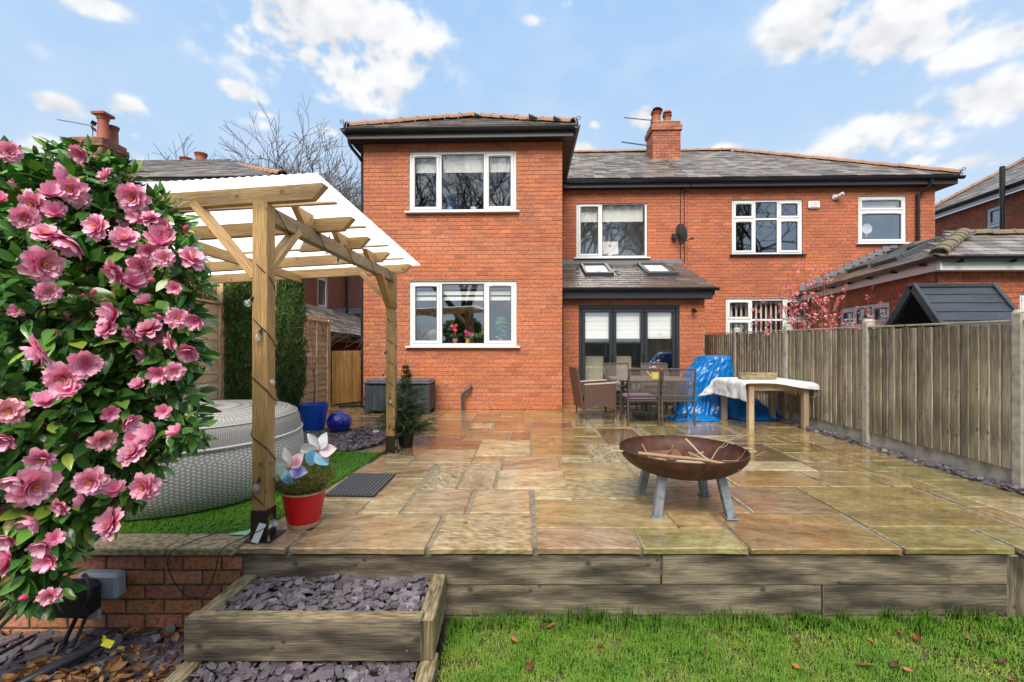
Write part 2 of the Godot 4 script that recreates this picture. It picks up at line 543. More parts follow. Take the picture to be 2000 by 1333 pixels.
func make_sky() -> PanoramaSkyMaterial:
	var W := 3072
	var H := 1536
	var gain := 0.25          # the picture is exposed brighter than one
	var data := PackedFloat32Array()
	data.resize(W * H * 3)
	var f := fbm(1.0, 6, 11)
	var g := fbm(1.0, 3, 23)
	var top := Vector3(0.34, 0.58, 0.92)
	var low := Vector3(0.77, 0.86, 0.95)
	for y in H:
		var el := (0.5 - (y + 0.5) / H) * PI
		var row := y * W * 3
		if el < 0.0:
			for x in W:
				data[row + x * 3] = 0.22 * gain
				data[row + x * 3 + 1] = 0.21 * gain
				data[row + x * 3 + 2] = 0.18 * gain
			continue
		var t := pow(clampf(sin(el) / 0.75, 0.0, 1.0), 0.62)
		var base := low.lerp(top, t)
		var ce := cos(el)
		var se := sin(el)
		for x in W:
			var az := (x + 0.5) / W * TAU
			if az > PI:
				az -= TAU
			var dx := sin(az) * ce
			var dz := -cos(az) * ce
			var k := 1.0 / (se + 0.28)
			var n := f.get_noise_3d(dx * 7.0 + 5.0, se * 10.0, dz * 7.0)
			var b := 0.0
			if absf(az) < 1.05 and el < 0.85:
				for c in CLOUDS:
					var p: float = (az - c[0]) / c[2]
					if absf(p) < 2.2:
						var q: float = (el - c[1]) / c[3]
						if absf(q) < 2.2:
							b = maxf(b, c[4] * exp(-(p * p + q * q)))
			else:
				var far := smooth(1.05, 1.3, absf(az)) if el < 0.85 else 1.0
				b = far * clampf(0.42 + g.get_noise_3d(dx * k * 1.1, 2.0, dz * k * 1.1) * 1.1, 0.0, 0.9)
			var haze := clampf(0.05 + n * 0.22, 0.0, 0.2)
			var d := 0.0
			var lit := 0.9
			if b > 0.03:
				var fine := f.get_noise_3d(dx * 26.0, se * 34.0, dz * 26.0 + 7.0)
				d = smooth(0.24, 0.66, b * (0.95 + n * 1.25 + fine * 0.55) + n * 0.05)
				var above := f.get_noise_3d(dx * 7.0 + 5.0, (se + 0.035) * 10.0, dz * 7.0)
				lit = clampf(0.90 + (n - above) * 0.30 + fine * 0.10, 0.74, 0.99)
			var col := base.lerp(Vector3(0.88, 0.91, 0.96), haze).lerp(Vector3(lit, lit * 1.005, lit * 1.02), d * 0.95)
			data[row + x * 3] = col.x * gain
			data[row + x * 3 + 1] = col.y * gain
			data[row + x * 3 + 2] = col.z * gain
	var im := Image.create_from_data(W, H, false, Image.FORMAT_RGBF, data.to_byte_array())
	var m := PanoramaSkyMaterial.new()
	m.panorama = ImageTexture.create_from_image(im)
	return m

func setup() -> void:
	rng.seed = 77
	var cam := Camera3D.new()
	cam.name = "camera"
	add_child(cam)
	cam.position = EYE
	cam.rotation_degrees = Vector3(0.1, 1.8, 0)
	cam.fov = 73.72
	cam.near = 0.05
	cam.far = 400.0
	var env := Environment.new()
	env.background_mode = Environment.BG_SKY
	env.sky = Sky.new()
	env.sky.sky_material = make_sky()
	env.tonemap_mode = Environment.TONE_MAPPER_LINEAR
	env.tonemap_exposure = 4.1
	env.sdfgi_enabled = true
	env.ssao_enabled = true
	env.ssil_enabled = true
	var we := WorldEnvironment.new()
	we.name = "sky"
	we.environment = env
	add_child(we)
	var sun := DirectionalLight3D.new()
	sun.name = "sun"
	add_child(sun)
	sun.look_at_from_position(Vector3(-0.9, 7.2, 6.7), Vector3.ZERO)
	sun.light_energy = 0.5
	sun.light_color = Color(1.0, 0.96, 0.90)
	sun.light_angular_distance = 40.0
	sun.shadow_enabled = true

func textures() -> void:
	T.wood = ImageTexture.create_from_image(wood_image(0.15, 9, 5))
	T.wood_old = ImageTexture.create_from_image(wood_image(-0.08, 7, 8))
	T.speck = ntex(fbm(0.03, 5, 3), [[0.0, grey(0.58)], [0.4, grey(0.86)], [1.0, grey(1.0)]])
	T.blotch = ntex(fbm(0.008, 5, 4), [[0.0, grey(0.72)], [0.5, grey(0.9)], [1.0, grey(1.0)]])
	var w := fbm(0.006, 5, 9)
	w.frequency = 0.011
	w.domain_warp_enabled = true
	w.domain_warp_amplitude = 40.0
	w.domain_warp_frequency = 0.006
	T.stone = ntex(w, [[0.0, Color(0.62, 0.56, 0.47)], [0.28, Color(0.84, 0.78, 0.68)], [0.45, Color(0.96, 0.93, 0.86)], [0.53, Color(0.84, 0.77, 0.65)], [0.75, Color(1.0, 0.97, 0.90)], [1.0, Color(0.97, 0.96, 0.93)]], 1024)
	T.stone_bump = ntex(w, [], 1024)
	T.wet = ntex(fbm(0.008, 3, 14), [[0.0, grey(0.12)], [0.42, grey(0.22)], [0.62, grey(0.5)], [1.0, grey(0.72)]])
	T.lichen = ntex(fbm(0.06, 6, 19), [[0.0, grey(0.6)], [0.35, grey(0.84)], [0.6, grey(1.0)], [1.0, grey(1.0)]])
	T.rough = ntex(fbm(0.02, 4, 21), [[0.0, grey(0.5)], [1.0, grey(1.0)]])
	T.bump = ntex(fbm(0.05, 4, 31), [])
	T.rust = ntex(fbm(0.012, 5, 41), [[0.0, Color(0.42, 0.33, 0.3)], [0.5, Color(0.68, 0.52, 0.45)], [0.75, Color(0.9, 0.62, 0.44)], [1.0, Color(1.0, 0.74, 0.52)]])
	T.moss = ntex(fbm(0.03, 6, 51), [[0.0, Color(0.54, 0.54, 0.44)], [0.4, Color(0.82, 0.81, 0.75)], [0.65, Color(0.97, 0.97, 0.94)], [1.0, Color(1, 1, 1)]])
	var white := Image.create(4, 4, false, Image.FORMAT_RGBA8)
	white.fill(Color.WHITE)
	T.stain = ntex(fbm(0.006, 5, 63), [[0.0, grey(0.40)], [0.32, grey(0.62)], [0.72, grey(0.95)], [1.0, grey(1.0)]])
	T.white = ImageTexture.create_from_image(white)
	# woven strands, one basket cell of two over two
	var wv := Image.create(128, 128, false, Image.FORMAT_L8)
	for y in 128:
		for x in 128:
			var cx := x / 32
			var cy := y / 16
			var u := (x % 32) / 32.0
			var q := (y % 16) / 16.0
			var over := ((cx + cy) % 2) == 0
			var h := sin(q * PI) * (0.55 + 0.45 * sin(u * PI)) if over else sin(u * PI) * 0.55 * (0.4 + 0.6 * sin(q * PI))
			wv.set_pixel(x, y, grey(clampf(0.5 + 0.5 * h, 0.0, 1.0)))
	T.weave = ImageTexture.create_from_image(wv)

func materials() -> void:
	var sp := {"tex": T.speck, "tri": true, "scale": Vector3(1.2, 1.2, 1.2), "bump": T.bump, "bscale": 0.12}
	K.brick_any = mat(lin(1, 1, 1), 0.75, sp.merged({"vcol": true}))
	K.mortar = mat(lin(0.40, 0.28, 0.205), 0.9, {"tex": T.speck, "tri": true})
	K.mortar_dark = mat(lin(0.16, 0.13, 0.09), 0.9, {"tex": T.moss, "tri": true})
	K.slate_any = mat(lin(1, 1, 1), 0.52, {"vcol": true, "tex": T.speck, "tri": true, "scale": Vector3(1, 1, 1), "rtex": T.rough})
	K.slate_under = mat(lin(0.03, 0.03, 0.03), 0.8)
	K.upvc = mat(lin(0.66, 0.67, 0.68), 0.3)
	K.black_gloss = mat(lin(0.012, 0.013, 0.015), 0.28)
	K.anthracite = mat(lin(0.022, 0.026, 0.032), 0.35)
	K.fascia_grey = mat(lin(0.05, 0.055, 0.065), 0.4)
	K.lead = mat(lin(0.20, 0.22, 0.25), 0.55, {"tex": T.speck, "tri": true, "scale": Vector3(2, 2, 2)})
	K.terracotta = mat(lin(0.36, 0.20, 0.125), 0.8, {"tex": T.lichen, "tri": true, "scale": Vector3(2, 2, 2)})
	K.terracotta_mossy = mat(lin(0.19, 0.155, 0.10), 0.9, {"tex": T.lichen, "tri": true, "scale": Vector3(3, 3, 3)})
	K.pot_clay = mat(lin(0.36, 0.10, 0.055), 0.75, {"tex": T.speck, "tri": true, "scale": Vector3(2, 2, 2)})
	K.pane = mat(lin(0.82, 0.90, 0.96), 0.02, {"alpha": 0.29, "tex": T.white, "metal": 1.0})
	K.room = mat(lin(0.16, 0.15, 0.14), 0.9)
	K.room_pale = mat(lin(0.78, 0.82, 0.83), 0.9)
	K.blind = mat(lin(0.86, 0.87, 0.81), 0.8)
	K.blind_sheer = mat(lin(0.38, 0.40, 0.36), 0.8)
	K.white = mat(lin(0.8, 0.8, 0.8), 0.5)
	K.black = mat(lin(0.01, 0.01, 0.011), 0.5)
	K.steel = mat(lin(0.45, 0.46, 0.47), 0.4, {"metal": 0.8})
	K.zinc = mat(lin(0.30, 0.34, 0.37), 0.5, {"metal": 0.35, "tex": T.blotch, "tri": true, "scale": Vector3(5, 5, 5)})
	K.pine = mat(lin(0.56, 0.345, 0.135), 0.7, {"tex": T.wood, "scale": Vector3(0.5, 2, 1)})
	K.pine_light = mat(lin(0.66, 0.42, 0.18), 0.7, {"tex": T.wood, "scale": Vector3(0.5, 2, 1)})
	K.pine_grey = mat(lin(0.42, 0.31, 0.18), 0.75, {"tex": T.wood, "scale": Vector3(0.5, 2, 1)})
	K.sleeper = mat(lin(0.31, 0.255, 0.18), 0.8, {"tex": T.wood_old, "scale": Vector3(0.5, 2, 1), "detail": T.stain, "bump": T.wood_old, "bscale": 0.25})
	K.sleeper_dark = mat(lin(0.24, 0.20, 0.145), 0.8, {"tex": T.wood_old, "scale": Vector3(0.5, 2, 1), "detail": T.stain, "bump": T.wood_old, "bscale": 0.25})
	K.sleeper_top = mat(lin(0.46, 0.37, 0.23), 0.8, {"tex": T.wood_old, "scale": Vector3(0.5, 2, 1), "detail": T.moss, "bump": T.wood_old, "bscale": 0.25})
	K.board = []
	for t in [lin(0.60, 0.51, 0.35), lin(0.49, 0.41, 0.275), lin(0.66, 0.57, 0.40), lin(0.53, 0.47, 0.29), lin(0.40, 0.34, 0.23)]:
		K.board.append(mat(t, 0.85, {"tex": T.wood_old, "scale": Vector3(0.5, 2, 1), "detail": T.blotch, "bump": T.wood_old, "bscale": 0.2}))
	K.lap = []
	for t in [lin(0.72, 0.48, 0.29), lin(0.66, 0.43, 0.25), lin(0.76, 0.53, 0.33)]:
		K.lap.append(mat(t, 0.75, {"tex": T.wood, "scale": Vector3(0.5, 2, 1)}))
	K.gate = []
	for t in [lin(0.42, 0.24, 0.07), lin(0.36, 0.20, 0.06), lin(0.46, 0.27, 0.09)]:
		K.gate.append(mat(t, 0.7, {"tex": T.wood, "scale": Vector3(0.5, 2, 1)}))
	K.concrete = mat(lin(0.50, 0.46, 0.37), 0.85, {"tex": T.blotch, "tri": true, "scale": Vector3(1.5, 1.5, 1.5), "bump": T.bump, "bscale": 0.1})
	K.concrete_mossy = mat(lin(0.40, 0.33, 0.22), 0.9, {"tex": T.moss, "tri": true, "scale": Vector3(1.2, 1.2, 1.2), "bump": T.bump, "bscale": 0.15})
	K.oak = mat(lin(0.56, 0.41, 0.26), 0.6, {"tex": T.wood, "scale": Vector3(0.5, 2, 1)})
	K.tarp = mat(lin(0.0, 0.16, 0.50), 0.28, {"tex": T.blotch, "scale": Vector3(3, 3, 3)})
	K.cloth = mat(lin(0.80, 0.80, 0.80), 0.7, {"tex": T.blotch})
	K.tub = mat(lin(0.90, 0.89, 0.87), 0.6, {"tex": T.weave, "scale": Vector3(7.0, 9.0, 1), "bump": T.weave, "bscale": 0.5})
	K.tub_lid = mat(lin(0.80, 0.78, 0.74), 0.6, {"tex": T.weave, "scale": Vector3(15.0, 24.0, 1), "detail": T.blotch})
	K.blue_pot = mat(lin(0.005, 0.07, 0.42), 0.3)
	K.blue_gloss = mat(lin(0.003, 0.012, 0.28), 0.06, {"coat": 1.0, "coat_rough": 0.02})
	K.red_pot = mat(lin(0.50, 0.006, 0.012), 0.35)
	K.chipped = mat(lin(0.62, 0.45, 0.28), 0.8, {"tex": T.speck, "tri": true, "scale": Vector3(4, 4, 4)})
	K.rust = mat(lin(0.13, 0.082, 0.062), 0.6, {"tex": T.rust, "tri": true, "scale": Vector3(1.3, 1.3, 1.3), "metal": 0.15, "bump": T.bump, "bscale": 0.05})
	K.frame = mat(lin(0.11, 0.095, 0.08), 0.4, {"metal": 0.5})
	K.mesh_fabric = mat(lin(0.16, 0.13, 0.12), 0.6, {"alpha": 0.45, "tex": T.white})
	K.tabletop = mat(lin(0.23, 0.175, 0.14), 0.45, {"tex": T.wood, "scale": Vector3(0.5, 2, 1)})
	K.rattan = mat(lin(0.17, 0.095, 0.07), 0.5, {"tex": T.weave, "scale": Vector3(9, 14, 1), "bump": T.weave, "bscale": 0.4})
	K.cushion = mat(lin(0.32, 0.22, 0.31), 0.9, {"tex": T.speck, "tri": true})
	K.bark = mat(lin(0.16, 0.12, 0.085), 0.9, {"tex": T.speck, "tri": true, "scale": Vector3(2, 2, 2)})
	K.bark_dark = mat(lin(0.055, 0.045, 0.035), 0.9)
	K.leaf_any = mat(lin(1, 1, 1), 0.33, {"vcol": true, "back": Color(0.25, 0.35, 0.1)})
	K.green_any = mat(lin(1, 1, 1), 0.55, {"vcol": true, "back": Color(0.3, 0.4, 0.12)})
	K.petal_any = mat(lin(1, 1, 1), 0.6, {"vcol": true, "back": Color(0.5, 0.28, 0.35)})
	K.chip_any = mat(lin(1, 1, 1), 0.5, {"vcol": true, "tex": T.speck, "tri": true, "scale": Vector3(3, 3, 3)})
	K.soil = mat(lin(0.03, 0.022, 0.016), 0.95, {"tex": T.speck, "tri": true, "scale": Vector3(2, 2, 2)})
	K.cable = mat(lin(0.012, 0.012, 0.013), 0.5)
	K.bulb = mat(lin(0.9, 0.9, 0.9), 0.02, {"alpha": 0.15})
	K.storage = mat(lin(0.045, 0.06, 0.075), 0.55, {"tex": T.blotch, "tri": true})
	K.shed = mat(lin(0.042, 0.052, 0.068), 0.5, {"tex": T.wood, "scale": Vector3(0.5, 2, 1)})
	K.polycarb = mat(lin(0.78, 0.80, 0.82), 0.35, {"back": Color(1.4, 1.4, 1.4)})
	K.stone = {}
	var tones := {"pink": lin(0.52, 0.40, 0.32), "tanrust": lin(0.58, 0.48, 0.35), "lichen": lin(0.50, 0.44, 0.31), "ochre": lin(0.55, 0.45, 0.28), "green": lin(0.48, 0.46, 0.27),
		"rust": lin(0.55, 0.42, 0.27), "tan": lin(0.56, 0.48, 0.36), "pale": lin(0.66, 0.60, 0.46), "pinktan": lin(0.52, 0.43, 0.34), "grey": lin(0.47, 0.43, 0.34), "maroon": lin(0.37, 0.25, 0.21),
		"dark": lin(0.30, 0.24, 0.19), "rustcrack": lin(0.55, 0.40, 0.22), "pinkdark": lin(0.46, 0.37, 0.32), "ochregreen": lin(0.51, 0.45, 0.26)}
	for k in tones:
		for wetness in [0, 1]:
			var o := {"tex": T.stone, "rtex": T.wet, "bump": T.stone_bump, "bscale": 0.7}
			o.detail = T.lichen if k in ["lichen", "grey"] else T.blotch
			var base: Color = tones[k]
			if wetness:
				base = Color(base.r * 0.82, base.g * 0.79, base.b * 0.70)
			if wetness:
				o.coat = 0.7
				o.coat_rough = 0.10
				o.bscale = 0.4
			else:
				o.coat = 0.4
				o.coat_rough = 0.17
				o.bscale = 0.5
			K.stone["%s%d" % [k, wetness]] = mat(Color(base.r * 0.97, base.g * 0.97, base.b * 0.93), 0.38 if wetness else 0.62, o)

# six tones of one brick for the bricks that are built one by one
func tone_set(base: Color, spread: float, rough: float, extra: Dictionary, n := 7) -> Array:
	var r := []
	for i in n:
		var k := 1.0 + spread * (float(i) / (n - 1) * 2.0 - 1.0)
		var hue := minf(spread, 0.2) * 3.0
		r.append(Color(base.r * k, base.g * k * (1.0 + 0.10 * sin(i * 2.3) * hue), base.b * k * (1.0 + 0.16 * cos(i * 3.1) * hue)))
	var ms := []
	for c in r:
		ms.append(mat(c, rough, extra))
	return [r, ms]

# a wall of brick: o is its lower corner, ax along it, out its outward normal. holes are [x0, x1, y0, y1].
# Mortar sheet with reveals, then the bricks on it: the nearest ones each a mesh of their own, the others together.
func brick_wall(parent: Node, o: Vector3, ax: Vector3, out: Vector3, length: float, height: float, holes: Array, tones: Array, singles := 0, bl := 0.238, bh := 0.0865, thick := 0.24, joint := 0.009, top_fn = null, mortar: Material = null) -> Node3D:
	var w := part("wall", parent)
	var up := Vector3.UP
	var xs := [0.0, length]
	var ys := [0.0, height]
	for h in holes:
		xs.append(clampf(h[0], 0, length)); xs.append(clampf(h[1], 0, length)); ys.append(clampf(h[2], 0, height)); ys.append(clampf(h[3], 0, height))
	xs.sort(); ys.sort()
	var solid := func(x: float, y: float) -> bool:
		if x < 0 or x > length or y < 0 or y > height:
			return false
		for h in holes:
			if x > h[0] and x < h[1] and y > h[2] and y < h[3]:
				return false
		return true
	if top_fn == null:
		var mb := MB.new()
		for i in xs.size() - 1:
			for j in ys.size() - 1:
				var x0: float = xs[i]
				var x1: float = xs[i + 1]
				var y0: float = ys[j]
				var y1: float = ys[j + 1]
				if x1 - x0 < 1e-4 or y1 - y0 < 1e-4:
					continue
				var cx := (x0 + x1) * 0.5
				var cy := (y0 + y1) * 0.5
				if not solid.call(cx, cy):
					continue
				var p := [o + ax * x0 + up * y0, o + ax * x1 + up * y0, o + ax * x1 + up * y1, o + ax * x0 + up * y1]
				var q := []
				for a in p:
					q.append(a - out * thick)
				mb.quadm(p[0], p[1], p[2], p[3])
				mb.quadm(q[1], q[0], q[3], q[2])
				if not solid.call(x0 - 0.001, cy): mb.quadm(q[0], p[0], p[3], q[3])
				if not solid.call(x1 + 0.001, cy): mb.quadm(p[1], q[1], q[2], p[2])
				if not solid.call(cx, y0 - 0.001): mb.quadm(q[0], q[1], p[1], p[0])
				if not solid.call(cx, y1 + 0.001): mb.quadm(p[3], p[2], q[2], q[3])
		put(mb, "mortar", w, mortar if mortar else K.mortar)
	else:   # a wall whose top edge slopes: top_fn gives its height along it
		var mb := MB.new()
		var poly := PackedVector2Array([Vector2(0, 0), Vector2(length, 0)])
		for i in 9:
			var x := length * (8 - i) / 8.0
			poly.append(Vector2(x, top_fn.call(x)))
		mb.prism(poly, o - out * thick, ax, up, out * thick)
		put(mb, "mortar", w, mortar if mortar else K.mortar)
	var all := []
	var rows := int(ceil(height / bh))
	for r in rows:
		var y0 := r * bh + joint * 0.5
		var y1 := minf(y0 + bh - joint, height)
		if y1 - y0 < 0.02:
			continue
		var ym := (y0 + y1) * 0.5
		var cuts := []
		for h in holes:
			if ym > h[2] - 0.01 and ym < h[3] + 0.01:
				cuts.append(h)
		var x := -bl * (0.5 if r % 2 else 0.0)
		while x < length:
			var spans := [[maxf(x, 0.0), minf(x + bl - joint, length)]]
			for h in cuts:
				var nx := []
				for s in spans:
					if s[1] <= h[0] or s[0] >= h[1]:
						nx.append(s)
					else:
						if s[0] < h[0]: nx.append([s[0], h[0]])
						if s[1] > h[1]: nx.append([h[1], s[1]])
				spans = nx
			for s in spans:
				if s[1] - s[0] > 0.025 and (top_fn == null or top_fn.call((s[0] + s[1]) * 0.5) > y1 - 0.01):
					all.append([s[0], s[1], y0, y1])
			x += bl
	var unit := MB.new()
	unit.box(Vector3(0, 0, -0.008), Vector3(1, 1, 0.030), Basis.IDENTITY, 0.0)
	# soften the arrises: a unit brick whose front face is drawn in a little
	unit = MB.new()
	var e := 0.025
	var ey := 0.07
	var f := [Vector3(-0.5 + e, -0.5 + ey, 0.008), Vector3(0.5 - e, -0.5 + ey, 0.008), Vector3(0.5 - e, 0.5 - ey, 0.008), Vector3(-0.5 + e, 0.5 - ey, 0.008)]
	var g := [Vector3(-0.5, -0.5, 0.005), Vector3(0.5, -0.5, 0.005), Vector3(0.5, 0.5, 0.005), Vector3(-0.5, 0.5, 0.005)]
	var bk := [Vector3(-0.5, -0.5, -0.01), Vector3(0.5, -0.5, -0.01), Vector3(0.5, 0.5, -0.01), Vector3(-0.5, 0.5, -0.01)]
	unit.quad(f[0], f[1], f[2], f[3])
	for i in 4:
		var j := (i + 1) % 4
		unit.quad(g[i], g[j], f[j], f[i])
		unit.quad(bk[i], bk[j], g[j], g[i])
	var um := unit.mesh()
	var bas := Basis(ax, up, ax.cross(up))
	var order := []
	for i in all.size():
		var b = all[i]
		var p: Vector3 = o + ax * ((b[0] + b[1]) * 0.5) + up * ((b[2] + b[3]) * 0.5)
		order.append([p.distance_to(EYE) + (0.0 if b[1] - b[0] > bl * 0.7 else 2.0), i, p])
	if singles > 0:
		order.sort()
	var patch := fbm(0.55, 3, 17)
	var xfs := []
	var cols := []
	for k in order.size():
		var b = all[order[k][1]]
		var p: Vector3 = order[k][2] + out * (rng.randf() * 0.002)
		var xf := Transform3D(bas.scaled_local(Vector3(b[1] - b[0], b[3] - b[2], 1.0)), p)
		var drift := patch.get_noise_3dv(p) * 3.4
		var t := clampi(int(round((tones[0].size() - 1) * 0.5 + drift + rng.randfn(0.0, 1.1))), 0, tones[0].size() - 1)
		if rng.randf() < 0.05: t = 0
		if k < singles:
			place(um, "brick", w, tones[1][t], xf)
		else:
			xfs.append(xf)
			var c: Color = tones[0][t]
			var v := rng.randf_range(0.94, 1.06) + patch.get_noise_3dv(p * 2.3) * 0.12
			cols.append(Color(c.r * v, c.g * v, c.b * v))
	if xfs.size():
		scatter("brick_courses", w, um, K.brick_any, xfs, cols)
	return w

# slates on the plane through o with s along the eave and t up the slope, kept where inside(s, t) holds
func slates(parent: Node, o: Vector3, ax: Vector3, upv: Vector3, s1: float, t1: float, inside: Callable, tones: Array, singles: int, sw := 0.27, gauge := 0.19, rough := 0.5) -> void:
	var nrm := ax.cross(upv).normalized()
	var unit := MB.new()
	unit.box(Vector3.ZERO, Vector3(1, 1, 0.02), Basis.IDENTITY, 0.0)
	var um := unit.mesh()
	var all := []
	var rows := int(t1 / gauge) + 1
	for r in rows:
		var s := -rng.randf() * sw
		while s < s1:
			var w := sw * rng.randf_range(0.82, 1.2)
			var a := maxf(s, 0.0)
			var b := minf(s + w - 0.006, s1)
			if b - a > 0.05 and inside.call((a + b) * 0.5, r * gauge + gauge * 0.4):
				var tilt := Basis(ax, -0.042 - rng.randf() * 0.028 * rough)
				var bas := Basis(ax, upv, nrm)
				bas = Basis(nrm, rng.randf_range(-0.012, 0.012) * rough * 2.0) * tilt * bas
				var c := o + ax * ((a + b) * 0.5) + upv * (r * gauge + gauge * 0.85 + rng.randf_range(-0.008, 0.008) * rough * 2.0) + nrm * (0.022 + rng.randf() * 0.006 * rough)
				all.append([c.distance_to(EYE), all.size(), Transform3D(bas.scaled_local(Vector3(b - a, gauge * 1.75, 1.0)), c)])
			s += w
	if singles > 0:
		all.sort()
	var xfs := []
	var cols := []
	for k in all.size():
		var t := rng.randi_range(0, tones[0].size() - 1)
		if k < singles:
			place(um, "slate", parent, tones[1][t], all[k][2])
		else:
			xfs.append(all[k][2])
			var v := rng.randf_range(0.85, 1.15)
			cols.append(Color(tones[0][t].r * v, tones[0][t].g * v, tones[0][t].b * v))
	if xfs.size():
		scatter("slate_courses", parent, um, K.slate_any, xfs, cols)

func slab_poly(called: String, parent: Node, m: Material, pts: Array, thick := 0.06) -> void:   # a flat roof sheet under the slates
	var mb := MB.new()
	var nn: Vector3 = ((pts[1] - pts[0]) as Vector3).cross(pts[2] - pts[0]).normalized()
	for i in range(1, pts.size() - 1):
		mb.flat(pts[0], pts[i], pts[i + 1])
		mb.flat(pts[0] - nn * thick, pts[i + 1] - nn * thick, pts[i] - nn * thick)
	for i in pts.size():
		var a: Vector3 = pts[i]
		var b: Vector3 = pts[(i + 1) % pts.size()]
		mb.quadm(a - nn * thick, b - nn * thick, b, a)
	put(mb, called, parent, m)

# half-round ridge or hip tiles from a to b
func ridge_tiles(parent: Node, a: Vector3, b: Vector3, m: Material, step := 0.42, r := 0.11, called := "ridge_tile") -> void:
	var n := int(round(a.distance_to(b) / step))
	var d := (b - a).normalized()
	var sdir := d.cross(Vector3.UP).normalized()
	var up := sdir.cross(d)
	var mb := MB.new()
	var L := a.distance_to(b) / n
	for ring in 3:
		var x0: float = [-L * 0.5, -L * 0.5 + 0.05, L * 0.5][ring]
		if ring == 2:
			break
		var x1: float = [-L * 0.5 + 0.05, L * 0.52, 0][ring]
		var ra: float = r + (0.016 if ring == 0 else 0.0)
		for s in 6:
			var t0 := PI * s / 6.0
			var t1 := PI * (s + 1) / 6.0
			var p := func(x: float, t: float, rr: float) -> Vector3: return Vector3(x, sin(t) * rr * 0.85, cos(t) * rr)
			mb.quadm(p.call(x0, t1, ra), p.call(x0, t0, ra), p.call(x1, t0, ra), p.call(x1, t1, ra))
			mb.quad(p.call(x0, t0, ra), p.call(x0, t1, ra), p.call(x0, t1, ra - 0.02), p.call(x0, t0, ra - 0.02))
	var mm := mb.mesh()
	for i in n:
		var c := a + d * (L * (i + 0.5)) + up * rng.randf_range(-0.008, 0.008)
		var bas := Basis(d, up, d.cross(up))
		bas = bas * Basis(Vector3(0, 0, 1), rng.randf_range(0.01, 0.035))
		place(mm, called, parent, m, Transform3D(bas, c))

# casement window in a wall facing +z. cols: [x0, x1, has_sash, [[y0, y1], ...]] as fractions
func window(parent: Node, x0: float, x1: float, y0: float, y1: float, z: float, cols: Array, sill: Material, depth := 0.09, face := 0.045, fm: Material = null) -> Node3D:
	var w := part("window", parent)
	w.position = Vector3(0, 0, z - 0.06)
	if fm == null:
		fm = K.upvc
	var f := MB.new()
	var ft := 0.055
	for b in [[x0, x1, y0, y0 + ft], [x0, x1, y1 - ft, y1]]:
		f.box(Vector3((b[0] + b[1]) / 2, (b[2] + b[3]) / 2, 0), Vector3(b[1] - b[0], b[3] - b[2], 0.07), Basis.IDENTITY, 0.006)
	for b in [[x0, x0 + ft], [x1 - ft, x1]]:
		f.box(Vector3((b[0] + b[1]) / 2, (y0 + y1) / 2, 0), Vector3(b[1] - b[0], y1 - y0 - ft * 2, 0.07), Basis.IDENTITY, 0.006)
	for i in cols.size() - 1:
		f.box(Vector3(cols[i][1], (y0 + y1) / 2, 0), Vector3(0.05, y1 - y0 - ft * 2, 0.068), Basis.IDENTITY, 0.006)
	for c in cols:
		for k in c[3].size() - 1:
			f.box(Vector3((c[0] + c[1]) / 2, c[3][k][1], 0), Vector3(c[1] - c[0] - 0.05, 0.05, 0.066), Basis.IDENTITY, 0.006)
	put(f, "frame", w, fm)
	for c in cols:
		for r in c[3]:
			var a0: float = c[0] + (ft if c == cols[0] else 0.025)
			var a1: float = c[1] - (ft if c == cols[-1] else 0.025)
			var b0: float = r[0] + (ft if r == c[3][0] else 0.025)
			var b1: float = r[1] - (ft if r == c[3][-1] else 0.025)
			if c[2]:
				var s := MB.new()
				var st := 0.058
				for q in [[a0, a1, b0, b0 + st], [a0, a1, b1 - st, b1], [a0, a0 + st, b0 + st, b1 - st], [a1 - st, a1, b0 + st, b1 - st]]:
					s.box(Vector3((q[0] + q[1]) / 2, (q[2] + q[3]) / 2, 0.018), Vector3(q[1] - q[0], q[3] - q[2], 0.06), Basis.IDENTITY, 0.009)
				put(s, "sash", w, fm)
				a0 += st; a1 -= st; b0 += st; b1 -= st
				if b1 - b0 > 0.5 or a1 - a0 > 0.3:
					boxp("trickle_vent", w, K.white, Vector3((a0 + a1) / 2, b1 + 0.028, 0.055), Vector3((a1 - a0) * 0.8, 0.018, 0.014))
			var bead := MB.new()
			for q in [[a0, a1, b0, b0 + 0.012], [a0, a1, b1 - 0.012, b1], [a0, a0 + 0.012, b0, b1], [a1 - 0.012, a1, b0, b1]]:
				bead.box(Vector3((q[0] + q[1]) / 2, (q[2] + q[3]) / 2, 0.012), Vector3(q[1] - q[0], q[3] - q[2], 0.02), Basis.IDENTITY, 0.004)
			put(bead, "glazing_bead", w, K.anthracite if fm != K.upvc else K.fascia_grey)
			var g := MB.new()
			g.quad(Vector3(a0, b0, 0.004), Vector3(a1, b0, 0.004), Vector3(a1, b1, 0.004), Vector3(a0, b1, 0.004))
			put(g, "pane", w, K.pane)
	if sill:
		boxp("sill", w, sill, Vector3((x0 + x1) / 2, y0 - 0.018, 0.075), Vector3(x1 - x0 + 0.14, 0.036, 0.16), 0.006)
	return w

func room(parent: Node, x0: float, x1: float, y0: float, y1: float, z: float, deep: float, m: Material) -> void:
	var r := MB.new()
	var a := Vector3((x0 + x1) / 2, (y0 + y1) / 2, z - deep / 2)
	var w := x1 - x0 + 1.0
	var h := y1 - y0 + 0.9
	r.box(a + Vector3(0, 0, -deep / 2), Vector3(w, h, 0.04))
	r.box(a + Vector3(-w / 2, 0, 0), Vector3(0.04, h, deep))
	r.box(a + Vector3(w / 2, 0, 0), Vector3(0.04, h, deep))
	r.box(a + Vector3(0, h / 2, 0), Vector3(w, 0.04, deep))
	r.box(a + Vector3(0, -h / 2, 0), Vector3(w, 0.04, deep))
	put(r, "room", parent, m)

